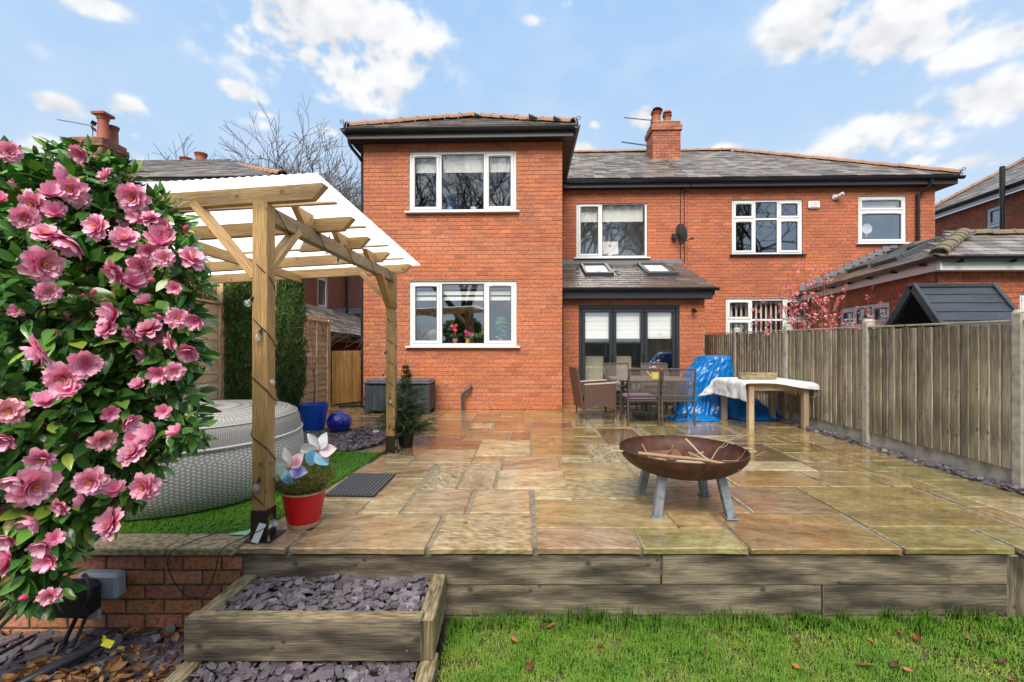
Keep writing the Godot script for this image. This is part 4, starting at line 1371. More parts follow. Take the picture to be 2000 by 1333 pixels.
	brick_wall(n, B, X, Z, 0.25, 2.52, [], red, 60, 0.238, 0.0865, 0.02)
	var w := window(n, 1.78, 3.76, 1.0, 2.15, 0.0, [[1.78, 2.45, true, [[1.0, 1.75], [1.75, 2.15]]], [2.45, 3.1, false, [[1.0, 1.75], [1.75, 2.15]]], [3.1, 3.76, true, [[1.0, 1.75], [1.75, 2.15]]]], K.upvc)
	w.transform = Transform3D(Basis(ax, Y, out), A) * Transform3D(Basis.IDENTITY, Vector3(0, 0, -0.06))
	window(n, 7.68, 9.4, 0.6, 2.15, -7.33, [[7.68, 8.5, true, [[0.6, 2.15]]], [8.5, 9.4, true, [[0.6, 2.15]]]], K.upvc)
	boxp("room", n, K.room, Vector3(9.6, 1.2, -10.2), Vector3(3.0, 2.3, 3.6), 0.0)
	var a2 := Vector3(7.22, 2.68, -12.3)
	var b2 := Vector3(6.22, 2.68, -7.08)
	var c2 := Vector3(7.62, 3.24, -8.18)
	var nl := (b2 - a2).cross(c2 - a2).normalized()
	var ex := 9.75
	var ey := a2.y - ((ex - a2.x) * nl.x) / nl.y
	var e2 := Vector3(ex, ey, -12.29)
	var axl := (b2 - a2).normalized()
	var upl := nl.cross(axl)
	if upl.y < 0:
		upl = -upl
	slab_poly("roof_deck", nr, K.slate_under, [a2, b2, c2, e2], 0.05)
	var pl := PackedVector2Array()
	for p in [a2, b2, c2, e2]:
		pl.append(Vector2((p - a2).dot(axl), (p - a2).dot(upl)))
	slates(nr, a2, axl, upl, 5.4, 3.2, func(s: float, t: float) -> bool: return Geometry2D.is_point_in_polygon(Vector2(s, t), pl), brown_slate, 0, 0.28, 0.17, 0.6)
	var uf2 := Vector3(0, c2.y - b2.y, c2.z - b2.z).normalized()
	slab_poly("roof_deck", nr, K.slate_under, [b2, Vector3(12.3, 2.68, -7.08), Vector3(12.3, c2.y, c2.z), c2], 0.05)
	slates(nr, b2, X, uf2, 6.0, 1.22, func(s: float, t: float) -> bool: return s > t * 1.13, old_slate, 80, 0.30, 0.2, 0.7)
	ridge_tiles(nr, b2 + Vector3(0.04, 0.06, -0.03), c2 + Vector3(0, 0.05, 0), K.terracotta_mossy, 0.22, 0.11, "hip_tile")
	ridge_tiles(nr, c2 + Vector3(0, 0.03, 0), Vector3(12.3, c2.y + 0.03, c2.z), K.terracotta_mossy, 0.40, 0.11)
	velux(nr, a2, axl, upl, 1.1, 2.0, 0.75, 1.75)
	velux(nr, a2, axl, upl, 2.5, 3.4, 0.55, 1.35)
	for i in 13:
		var q := a2.lerp(e2, (i + 0.5) / 13.0)
		boxp("flashing_step", nr, K.lead, q + Vector3(0, 0.11, 0.035), Vector3(0.20, 0.15, 0.012), 0.003)
	boxp("fascia", n, K.upvc, (a2 + b2) * 0.5 + Vector3(0.06, -0.1, 0), Vector3(5.3, 0.18, 0.025), 0.003, Basis(axl, Y, axl.cross(Y)))
	boxp("fascia", n, K.upvc, Vector3(9.27, 2.58, -7.14), Vector3(6.0, 0.18, 0.025))
	boxp("soffit", n, K.upvc, Vector3(9.3, 2.50, -7.23), Vector3(5.9, 0.02, 0.16), 0.0)
	gutter(n, a2 + Vector3(-0.02, 0.0, 0), b2 + Vector3(-0.02, 0.0, 0.05), K.black_gloss, 0.055, 7)
	gutter(n, b2 + Vector3(-0.05, 0.0, 0.03), Vector3(12.3, 2.68, -7.05), K.black_gloss, 0.055, 8)

	# ---------------------------------------------------------------- the house to the right, beyond
	var r := thing("brick_house", "brick house far right with a rising slate roof edge and black soil pipe", "house")
	var P := Vector3(14.85, 0, -17.5)
	var Q := Vector3(14.35, 0, -12.2)
	var ra := (Q - P).normalized()
	var ro := ra.cross(Y)
	var rl := P.distance_to(Q)
	brick_wall(r, P, ra, ro, rl, 5.85, [[2.60, 3.25, 4.6, 5.6]], red, 120)
	var rw := window(r, 2.60, 3.25, 4.6, 5.6, 0.0, [[2.60, 3.25, true, [[4.6, 5.05], [5.05, 5.6]]]], K.upvc)
	rw.transform = Transform3D(Basis(ra, Y, ro), P) * Transform3D(Basis.IDENTITY, Vector3(0, 0, -0.06))
	boxp("room", r, K.room_pale, P + ra * 2.92 - ro * 0.5 + Vector3(0, 5.1, 0), Vector3(1.2, 1.6, 0.3), 0.0, Basis(ra, Y, ro))
	boxp("wall_core", r, K.mortar, (P + Q) * 0.5 - ro * 3.0 + Vector3(0, 2.5, 0), Vector3(rl, 5.0, 5.0), 0.0, Basis(ra, Y, ro))
	var rr := part("roof", r)
	var pa := P + Vector3(0, 6.0, 0) + ro * 0.28 - ra * 0.1
	var pb := Q + Vector3(0, 6.0, 0) + ro * 0.28 + ra * 0.3
	var ur := (Y * 0.62 - ro).normalized()
	var rise := 5.0
	slab_poly("roof_deck", rr, K.slate_under, [pa, pb, pb + ur * rise, pa + ra * 2.4 + ur * rise])
	slates(rr, pa, ra, ur, pa.distance_to(pb), rise, func(s: float, t: float) -> bool: return s > t * 0.48, old_slate, 100, 0.30, 0.2, 0.8)
	ridge_tiles(rr, pa + Vector3(0, 0.04, 0), pa + ra * 2.4 + ur * rise + Vector3(0, 0.04, 0), K.terracotta, 0.45, 0.12, "hip_tile")
	ridge_tiles(rr, pa + ra * 2.4 + ur * rise, pb + ur * rise, K.terracotta, 0.45, 0.12)
	boxp("fascia", r, K.upvc, (pa + pb) * 0.5 - Vector3(0, 0.12, 0) - ro * 0.06, Vector3(pa.distance_to(pb), 0.16, 0.03), 0.003, Basis(ra, Y, ro))
	gutter(r, pa - Vector3(0, 0.02, 0), pb - Vector3(0, 0.02, 0), K.black_gloss, 0.065)
	var sp2 := MB.new()
	var sb := P + ra * 3.62 + ro * 0.40
	sp2.tube(pv([sb + Vector3(0, 2, 0), sb + Vector3(0, 6.0, 0), sb + Vector3(0, 6.6, 0)]), pf([0.06]), 10)
	sp2.tube(pv([sb + Vector3(0, 5.8, 0), sb + Vector3(0, 6.55, 0)]), pf([0.068]), 10)
	put(sp2, "soil_pipe", r, K.black_gloss)

	# ---------------------------------------------------------------- the house to the left
	var l := thing("brick_house", "plum brick house behind the cypresses with slate lean-to and big chimney", "house")
	brick_wall(l, Vector3(-5.9, 0, -10.6), -Z, X, 8.0, 5.2, [[2.05, 2.75, 2.35, 3.75]], plum, 150, 0.238, 0.083)
	var lw := window(l, 2.05, 2.75, 2.35, 3.75, 0.0, [[2.05, 2.75, true, [[2.35, 3.25], [3.25, 3.75]]]], K.upvc)
	lw.transform = Transform3D(Basis(-Z, Y, X), Vector3(-5.9, 0, -10.6)) * Transform3D(Basis.IDENTITY, Vector3(0, 0, -0.06))
	boxp("room", l, K.room, Vector3(-6.6, 3.0, -13.0), Vector3(0.4, 1.9, 1.2), 0.0)
	brick_wall(l, Vector3(-14.5, 0, -10.6), X, Z, 8.35, 5.2, [], plum, 0, 0.238, 0.083)
	boxp("wall_core", l, K.mortar, Vector3(-10.0, 2.5, -14.6), Vector3(7.4, 4.9, 7.2), 0.0)
	downpipe(l, [Vector3(-5.84, 5.0, -14.6), Vector3(-5.83, 4.6, -14.6), Vector3(-5.83, 1.9, -14.6)], K.black_gloss, 0.05)
	var lr := part("roof", l)
	var la := Vector3(-14.8, 5.2, -10.3)
	var u3 := Vector3(0, 0.5, -1).normalized()
	slab_poly("roof_deck", lr, K.slate_under, [la, Vector3(-5.6, 5.2, -10.3), Vector3(-9.9, 7.2, -14.6), Vector3(-14.8, 7.2, -14.6)])
	slab_poly("roof_deck", lr, K.slate_under, [Vector3(-5.6, 5.2, -10.3), Vector3(-5.6, 5.2, -18.8), Vector3(-9.9, 7.2, -14.6)])
	slates(lr, la, X, u3, 9.2, 4.8, func(s: float, t: float) -> bool: return s < 9.2 - t / 1.118, old_slate, 60, 0.32, 0.22, 0.7)
	ridge_tiles(lr, Vector3(-14.8, 7.22, -14.6), Vector3(-9.9, 7.22, -14.6), K.terracotta_mossy)
	ridge_tiles(lr, Vector3(-5.6, 5.24, -10.3), Vector3(-9.9, 7.22, -14.6), K.terracotta, 0.44, 0.12, "hip_tile")
	var lc := chimney(l, -14.65, -13.55, -14.1, -15.0, 6.3, 7.95, tone_set(lin(0.30, 0.125, 0.085), 0.3, 0.85, sp), 80)
	chimney_pot(lc, Vector3(-13.85, 7.98, -14.8), 0.16, 0.62, K.pot_clay, 0)
	chimney_pot(lc, Vector3(-13.75, 7.98, -14.35), 0.16, 0.76, K.pot_clay, 3)
	aerial(l, Vector3(-14.05, 8.4, -14.3), Vector3(-15.1, 8.57, -14.2), 11, 0.8)
	for q in [[-11.25, 0.35], [-10.75, 0.5]]:
		chimney_pot(lr, Vector3(q[0], 7.12, -14.7), 0.17, q[1], K.pot_clay, 0)
	# lean-to at its side
	var l0 := Vector3(-4.62, 1.66, -9.0)
	var l1 := Vector3(-4.62, 1.50, -14.0)
	var l2 := Vector3(-5.88, 1.92, -16.2)
	var l3 := Vector3(-5.88, 2.42, -10.6)
	slab_poly("roof_deck", lr, K.slate_under, [l0, l1, l2, l3], 0.05)
	var av := (l1 - l0).normalized()
	var nv := av.cross(l3 - l0).normalized()
	var uv_ := nv.cross(av)
	if uv_.y < 0: uv_ = -uv_
	slates(lr, l0, av, uv_, 7.0, 1.5, func(s: float, t: float) -> bool: return s > t * 0.9 - 0.2 and s < 5.2 + t, old_slate, 60, 0.28, 0.19, 0.7)
	boxp("lead_flashing", l, K.lead, (l2 + l3) * 0.5 + Vector3(0.02, 0.12, 0), Vector3(0.02, 0.2, 5.6), 0.0, Basis(X, 0.085))
	gutter(l, l0 + Vector3(0.05, -0.02, 0), l1 + Vector3(0.05, -0.02, 0), K.black_gloss, 0.055, 6)
	boxp("fascia", l, mat(lin(0.30, 0.22, 0.18), 0.6), Vector3(-4.72, 1.47, -11.5), Vector3(0.03, 0.16, 5.0), 0.0, Basis(X, -0.03))
	boxp("wall", l, mat(lin(0.10, 0.03, 0.022), 0.9), Vector3(-4.95, 0.7, -11.6), Vector3(0.2, 1.4, 5.2), 0.0)

func pt(x: float, t: float, y := 0.0) -> Vector3:     # the paving lies 1.8 degrees off the house
	return Vector3(x, y, -t - 0.0314 * x)

func paving_slab(parent: Node, x0: float, x1: float, t0: float, t1: float, tone: String, wet: int, front := false) -> void:
	var g := 0.0045
	x0 += g; x1 -= g; t1 -= g
	t0 += 0.0 if front else g
	var near := t0 < 4.2
	var n := 4 if near else 2
	var j := 0.006 if near else 0.003
	var y := rng.randf_range(-0.003, 0.004)
	var tx := rng.randf_range(-0.003, 0.003)
	var p := []
	var corners := [Vector2(x0, t0), Vector2(x1, t0), Vector2(x1, t1), Vector2(x0, t1)]
	for i in 4:
		var a: Vector2 = corners[i]
		var b: Vector2 = corners[(i + 1) % 4]
		var inw := (b - a).normalized().orthogonal()
		if inw.dot((corners[0] + corners[2]) * 0.5 - a) < 0:
			inw = -inw
		for k in n:
			var q := a.lerp(b, float(k) / n) + inw * rng.randf() * j * (2.2 if front and i == 0 and k > 0 else 1.0)
			p.append(q)
	var mb := MB.new()
	var off := Vector2(rng.randf() * 5.0, rng.randf() * 5.0)
	var along := (x1 - x0) > (t1 - t0) * 0.8
	var an := rng.randf_range(-0.35, 0.35) + (0.0 if along else PI / 2)
	var st := rng.randf_range(0.55, 0.9)
	var tuv := func(q: Vector2) -> Vector2:
		var r := q.rotated(an)
		return Vector2(r.x * 0.30, r.y * st) + off
	var c := Vector2((x0 + x1) / 2, (t0 + t1) / 2)
	var lift := func(q: Vector2) -> float: return y + tx * (q.x - c.x)
	var m := p.size()
	var cen := pt(c.x, c.y, y + 0.001)
	for i in m:
		var a: Vector2 = p[i]
		var b: Vector2 = p[(i + 1) % m]
		var ai := a + (c - a).normalized() * 0.014
		var bi := b + (c - b).normalized() * 0.014
		var A := pt(ai.x, ai.y, lift.call(ai))
		var B := pt(bi.x, bi.y, lift.call(bi))
		var A1 := pt(a.x, a.y, lift.call(a) - 0.006)
		var B1 := pt(b.x, b.y, lift.call(b) - 0.006)
		var A2 := pt(a.x, a.y + (0.006 if front else 0.0), -0.04)
		var B2 := pt(b.x, b.y + (0.006 if front else 0.0), -0.04)
		mb.tri(cen, A, B, Vector3.UP, Vector3.UP, Vector3.UP, tuv.call(c), tuv.call(ai), tuv.call(bi))
		mb.quad(A1, B1, B, A, tuv.call(a), tuv.call(b), tuv.call(bi), tuv.call(ai))
		mb.quad(A2, B2, B1, A1, tuv.call(a) + Vector2(0, 0.03), tuv.call(b) + Vector2(0, 0.03), tuv.call(b), tuv.call(a))
	put(mb, "paving_slab", parent, K.stone["%s%d" % [tone, wet]])

func patio() -> void:
	var g := structure("ground", "wide ground the houses and gardens stand on")
	var gm := mat(lin(0.06, 0.055, 0.03), 0.95, {"tex": T.blotch, "tri": true})
	boxp("low_ground", g, gm, Vector3(0, -1.13, 30.0), Vector3(240, 1.0, 66.2), 0.0)
	boxp("high_ground", g, gm, Vector3(0, -1.06, -63.4), Vector3(240, 2.0, 120.0), 0.0)
	var p := structure("patio", "wet riven sandstone paving of mixed browns before the house")
	var bed := MB.new()
	var e := [pt(-4.4, 3.13, -0.014), pt(4.62, 3.13, -0.014), pt(4.62, 12.4, -0.014), pt(-4.4, 12.4, -0.014)]
	bed.quadm(e[0], e[1], e[2], e[3])
	bed.quadm(pt(-1.95, 3.13, -0.2), pt(4.62, 3.13, -0.2), e[1], pt(-1.95, 3.13, -0.014))
	put(bed, "mortar_bed", p, K.joint)
	var cell := 0.05
	var gx0 := -4.35
	var gt0 := 3.06
	var NX := 179
	var NT := 186
	var grid := PackedByteArray()
	grid.resize(NX * NT)
	for j in NT:
		for i in NX:
			var x := gx0 + (i + 0.5) * cell
			var t := gt0 + (j + 0.5) * cell
			var d := t + 0.0314 * x
			var full := 0
			if x < lerpf(-1.95, -1.80, (t - 3.2) / 2.5) and t < 5.72: full = 1
			if pow((x + 2.9) / 0.92, 2.0) + pow((t - 6.42) / 0.88, 2.0) < 1.0 and t > 5.6: full = 1
			if x < -1.98 and t < 6.4: full = 1
			if d > 9.44 and x > -3.42 and x < 0.74: full = 1
			if d > 10.34 and x > 0.7 and x < 4.0: full = 1
			if x > 4.5 - 0.0155 * (d - 6.37): full = 1
			grid[j * NX + i] = full
	for s in SLABS:
		for j in NT:
			var t := gt0 + (j + 0.5) * cell
			if t < s[3] - 0.026 or t > s[4] + 0.026: continue
			for i in NX:
				var x := gx0 + (i + 0.5) * cell
				if x > s[1] - 0.026 and x < s[2] + 0.026:
					grid[j * NX + i] = 1
		var wet := 1 if (s[3] > 5.6 or s[1] > 1.35) and not s[0] in ["pale"] else 0
		paving_slab(p, s[1], s[2], s[3], s[4], s[0], wet, s[3] < 3.1)
	var names := ["rust", "ochre", "tan", "pinktan", "maroon", "ochre", "pale", "green", "tanrust", "rust", "dark", "ochregreen"]
	for j in NT:
		for i in NX:
			if grid[j * NX + i]: continue
			var want_w: int = [18, 12, 18, 9, 14][rng.randi_range(0, 4)]
			var want_d: int = [12, 6, 9, 12][rng.randi_range(0, 3)]
			var w := 0
			while w < want_w + 4 and i + w < NX and not grid[j * NX + i + w]:
				w += 1
			if w > want_w and w < want_w + 4: pass
			elif w > want_w: w = want_w
			var dd := 0
			var ok := true
			while ok and dd < want_d + 3 and j + dd < NT:
				for k in w:
					if grid[(j + dd) * NX + i + k]:
						ok = false
						break
				if ok: dd += 1
			if dd > want_d and dd >= want_d + 3: dd = want_d
			for b in dd:
				for k in w:
					grid[(j + b) * NX + i + k] = 1
			if w * dd < 4: continue
			var x0 := gx0 + i * cell
			var t0 := gt0 + j * cell
			var tone: String = names[rng.randi_range(0, names.size() - 1)]
			paving_slab(p, x0, x0 + w * cell, t0, t0 + dd * cell, tone, 1 if t0 > 5.6 or x0 > 1.2 else 0, j == 0)

func chip_meshes() -> Array:
	var r := []
	for k in 6:
		var mb := MB.new()
		var poly := PackedVector2Array()
		var n := 6 + k % 3
		for i in n:
			var a := TAU * i / n + rng.randf_range(-0.28, 0.28)
			poly.append(Vector2(cos(a) * 0.5, sin(a) * rng.randf_range(0.26, 0.42)) * rng.randf_range(0.82, 1.1))
		mb.prism(poly, Vector3.ZERO, Vector3(1, 0, 0), Vector3(0, 0, -1), Vector3(0, 0.10, 0))
		r.append(mb.mesh())
	return r

var chips := []
var chip_tones := []

# slate chippings over the places that spot() gives, nearest ones first as pieces of their own
func chippings(label: String, count: int, singles: int, lo: float, hi: float, spot: Callable) -> void:
	if chips.is_empty():
		chips = chip_meshes()
		for c in [lin(0.185, 0.152, 0.185), lin(0.135, 0.117, 0.14), lin(0.24, 0.205, 0.24), lin(0.20, 0.16, 0.185), lin(0.26, 0.25, 0.28), lin(0.19, 0.22, 0.20), lin(0.09, 0.08, 0.09), lin(0.20, 0.145, 0.145)]:
			chip_tones.append([c, mat(c, 0.5, {"tex": T.speck, "tri": true, "scale": Vector3(3, 3, 3)})])
	var s := structure("slate_chippings", label)
	var all := []
	for i in count:
		var q: Vector3 = spot.call()
		var sz := rng.randf_range(lo, hi) * (1.25 if rng.randf() < 0.15 else 1.0)
		var bas := Basis(Vector3.UP, rng.randf() * TAU) * Basis(Vector3(1, 0, 0), rng.randfn(0.0, 0.30)) * Basis(Vector3(0, 0, 1), rng.randfn(0.0, 0.25))
		all.append([q.distance_to(EYE), i, Transform3D(bas.scaled_local(Vector3(sz, sz * 0.9, sz)), q)])
	all.sort()
	var xfs := [[], [], []]
	var cols := [[], [], []]
	for i in all.size():
		var t = chip_tones[mini(int(abs(rng.randfn(0.0, 2.6))), chip_tones.size() - 1)]
		if i < singles:
			place(chips[rng.randi_range(0, 5)], "slate_chip", s, t[1], all[i][2])
		else:
			var k := i % 3
			xfs[k].append(all[i][2])
			var v := rng.randf_range(0.8, 1.2)
			cols[k].append(Color(t[0].r * v, t[0].g * v, t[0].b * v))
	for k in 3:
		if xfs[k].size():
			scatter("slate_chips", s, chips[k * 2], K.chip_any, xfs[k], cols[k])

func dead_leaf_mesh() -> ArrayMesh:
	var g := []
	for i in 5:
		var row := []
		for j in 4:
			var u := i / 4.0
			var w := sin(PI * clampf(u * 0.94 + 0.04, 0, 1)) * 0.24
			var a := (j / 3.0 - 0.5) * 2.0
			row.append(Vector3(u - 0.5, absf(a) * 0.16 + 0.05 * sin(u * 7.0 + a) + 0.06 * u, a * w))
		g.append(row)
	var mb := MB.new()
	mb.sheet(g)
	return mb.mesh()

func retaining() -> void:
	# brick part on the left
	var w := thing("retaining_wall", "low brown brick retaining wall with pale stone coping under the hot tub lawn", "wall")
	var o := pt(-4.3, 3.12, -0.66)
	var ax := (pt(-1.95, 3.12) - pt(-4.3, 3.12)).normalized()
	brick_wall(w, o, ax, Vector3(-ax.z, 0, ax.x) * -1.0 if false else ax.cross(Vector3.UP), 2.36, 0.602, [], K.brown_brick, 70, 0.262, 0.0996, 0.2, 0.017, null, K.mortar_dark)
	var x := -4.4
	for q in [0.75, 0.68, 0.56, 0.46]:
		var mb := MB.new()
		mb.uo = Vector2(rng.randf(), rng.randf())
		mb.box(pt(x + q / 2, 3.15, 0.0), Vector3(q - 0.012, 0.05, 0.24), Basis(Vector3.UP, 0.0314), 0.008)
		put(mb, "coping_stone", w, K.concrete_mossy)
		x += q
	# sleepers
	var s := thing("sleeper_wall", "weathered timber sleeper wall holding up the front edge of the patio", "wall")
	var rows := [[-0.16, [[-1.94, 0.92, 0], [0.925, 3.287, 0], [3.457, 4.75, 0]]], [-0.368, [[-1.9, -0.75, 0], [-0.745, 2.02, 0], [2.025, 3.287, 1], [3.457, 4.75, 1]]], [-0.576, [[-0.9, 1.5, 1], [1.505, 3.287, 1], [3.457, 4.75, 1]]]]
	for r in rows:
		for q in r[1]:
			var mb := MB.new()
			mb.uo = Vector2(rng.randf() * 3, rng.randf() * 3)
			var z := 3.165 + rng.randf_range(-0.006, 0.006)
			if r[0] < -0.5: z -= 0.02
			mb.bar(pt(q[0] + 0.002, z, r[0]), pt(q[1] - 0.002, z, r[0]), 0.1, 0.205, 0.006)
			put(mb, "sleeper", s, [K.sleeper, K.sleeper_dark][q[2]])
	var ep := MB.new()
	ep.uo = Vector2(0.4, 0.8)
	ep.bar(pt(3.372, 3.163, -0.75), pt(3.372, 3.163, -0.06), 0.1, 0.165, 0.008, Vector3(1, 0, 0))
	put(ep, "end_post", s, K.sleeper)
	# two timber steps filled with slate
	for k in 2:
		var st := thing("timber_step", ["upper timber-edged step filled with slate against the sleeper wall", "lower timber-edged step at the foot of the upper step"][k], "step", Vector3.ZERO, 0.0, "timber steps up to the patio")
		var top := -0.165 - 0.235 * k
		var tf := 2.56 - 0.44 * k
		var xl := -1.93 - 0.02 * k
		var xr := -0.59 + 0.03 * k
		var tb := 3.09 if k == 0 else 2.66
		var bd := [[[xl, tf + 0.045], [xr, tf + 0.045], 0.09, 0], [[xr + 0.02, tf + 0.02], [xr + 0.02 - 0.02, tb], 0.095, 1], [[xl + 0.06, tf + 0.1], [xl + 0.06, tb], 0.1, 1]]
		for b in bd:
			var mb := MB.new()
			mb.uo = Vector2(rng.randf() * 3, rng.randf() * 3)
			var dy := 0.0 if b[3] == 0 else -0.008
			mb.bar(pt(b[0][0], b[0][1], top - 0.117 + dy), pt(b[1][0], b[1][1], top - 0.117 + dy), b[2], 0.234, 0.007)
			put(mb, "board", st, K.sleeper if b[3] == 0 else K.sleeper_top)
		# worn pale top of the front board
		var tp := MB.new()
		tp.uo = Vector2(rng.randf(), rng.randf())
		tp.bar(pt(xl + 0.004, tf + 0.046, top + 0.0015), pt(xr - 0.004, tf + 0.046, top + 0.0015), 0.078, 0.003, 0.0)
		put(tp, "worn_edge", st, K.sleeper_top)
		for q in [0.06, 1.26]:
			var sc := MB.new()
			sc.lathe([Vector2(0.006, 0), Vector2(0.006, 0.003), Vector2(0, 0.004)], 8, Transform3D(Basis(Vector3(1, 0, 0), PI / 2), pt(xl + q, tf - 0.001, top - 0.17)))
			put(sc, "screw", st, K.steel)
		var fill := top - 0.045
		boxp("fill", st, K.soil, pt((xl + xr) / 2, (tf + tb) / 2 + 0.05, fill - 0.12), Vector3(xr - xl - 0.1, 0.2, tb - tf - 0.1), 0.0)
		chippings(["purple slate chippings filling the upper step", "purple slate chippings filling the lower step"][k], 620, 180 if k == 0 else 120, 0.045, 0.085,
			func() -> Vector3: return pt(rng.randf_range(xl + 0.12, xr - 0.05), rng.randf_range(tf + 0.10, tb - 0.015), fill + rng.randf_range(-0.015, 0.03)))
	# bed at the foot of the brick wall
	var bed := structure("planting_bed", "dark soil bed at the foot of the brick wall")
	var mbb := MB.new()
	mbb.box(Vector3(-3.6, -0.78, -2.0), Vector3(3.32, 0.36, 2.24), Basis.IDENTITY, 0.0)
	put(mbb, "soil", bed, K.soil)
	chippings("purple slate chippings over the bed at the foot of the brick wall", 1500, 240, 0.06, 0.125, func() -> Vector3:
		var q := pt(rng.randf_range(-3.6, -1.97), rng.randf_range(2.2, 3.08), 0.0)
		q.y = -0.59 + rng.randf_range(-0.01, 0.03) - 0.02 * (3.1 + q.z)
		return q)
	var lm := dead_leaf_mesh()
	var xfs := []
	var cols := []
	for i in 420:
		var x_ := rng.randf_range(-3.0, -1.97)
		var t := rng.randf_range(2.25, 2.72) if rng.randf() < 0.8 else rng.randf_range(2.6, 3.05)
		if t > 2.55 and rng.randf() < 0.4: continue
		var sz := rng.randf_range(0.05, 0.11)
		var bas := Basis(Vector3.UP, rng.randf() * TAU) * Basis(Vector3(1, 0, 0), rng.randfn(0.0, 0.6)) * Basis(Vector3(0, 0, 1), rng.randfn(0.0, 0.4))
		xfs.append(Transform3D(bas.scaled_local(Vector3(sz, sz, sz)), pt(x_, t, -0.555 + rng.randf() * 0.03)))
		var v := rng.randf_range(0.6, 1.25)
		cols.append([Color(0.30 * v, 0.12 * v, 0.035 * v), Color(0.38 * v, 0.19 * v, 0.07 * v), Color(0.20 * v, 0.085 * v, 0.03 * v), Color(0.46 * v, 0.27 * v, 0.11 * v)][rng.randi_range(0, 3)])
	var ll := scatter("leaf_litter", self, lm, K.green_any, xfs, cols)
	ll.set_meta("label", "brown fallen leaves and bark over the front of the slate bed")
	# leaves lying on the lawn
	for i in 30:
		var q := Vector3(rng.randf_range(-0.2, 3.4), -0.468, -rng.randf_range(2.45, 3.0))
		var big := rng.randf() < 0.3
		var sz := rng.randf_range(0.04, 0.08) * (1.6 if big else 1.0)
		var v := rng.randf_range(0.5, 1.2)
		var o2 := place(lm, "dead_leaf", self, [leaf_brown(0), leaf_brown(1), leaf_brown(2)][i % 3], Transform3D((Basis(Vector3.UP, rng.randf() * TAU) * Basis(Vector3(1, 0, 0), rng.randfn(0.0, 0.4))).scaled_local(Vector3(sz, sz, sz)), q))
		tag(o2, "brown dead leaf lying in the lawn grass", "leaf", "dead leaves on the lawn")

func leaf_brown(i: int) -> Material:
	if not K.has("lb"):
		K.lb = [mat(lin(0.20, 0.075, 0.03), 0.6), mat(lin(0.10, 0.045, 0.025), 0.6), mat(lin(0.36, 0.14, 0.04), 0.6)]
	return K.lb[i]

func tuft_mesh(blades: int, len_: float, width: float, spread: float, seed_: int) -> ArrayMesh:
	var r := RandomNumberGenerator.new()
	r.seed = seed_
	var mb := MB.new()
	for b in blades:
		var a := r.randf() * TAU
		var d := Vector3(cos(a), 0, sin(a))
		var s := d.cross(Vector3.UP)
		var p := Vector3(r.randfn(0, 1), 0, r.randfn(0, 1)) * spread
		var l := len_ * r.randf_range(0.6, 1.25)
		var bend := r.randf_range(0.15, 0.8)
		var w := width * r.randf_range(0.7, 1.2)
		var p1 := p + (Vector3.UP * 0.55 + d * bend * 0.2) * l
		var p2 := p + (Vector3.UP * (1.0 - bend * 0.35) + d * bend * 0.75) * l
		var v := r.randf_range(0.75, 1.2)
		mb.col = Color(v, v, v * 0.9)
		var nn := (Vector3.UP * 0.6 + d * 0.3).normalized()
		var mid := s * w * 0.5
		mb.tri(p - mid, p + mid, p1 + mid * 0.8, nn, nn, nn, Vector2.ZERO, Vector2.ZERO, Vector2.ZERO)
		mb.tri(p - mid, p1 + mid * 0.8, p1 - mid * 0.8, nn, nn, nn, Vector2.ZERO, Vector2.ZERO, Vector2.ZERO)
		mb.tri(p1 - mid * 0.8, p1 + mid * 0.8, p2, nn, nn, nn, Vector2.ZERO, Vector2.ZERO, Vector2.ZERO)
	return mb.mesh()

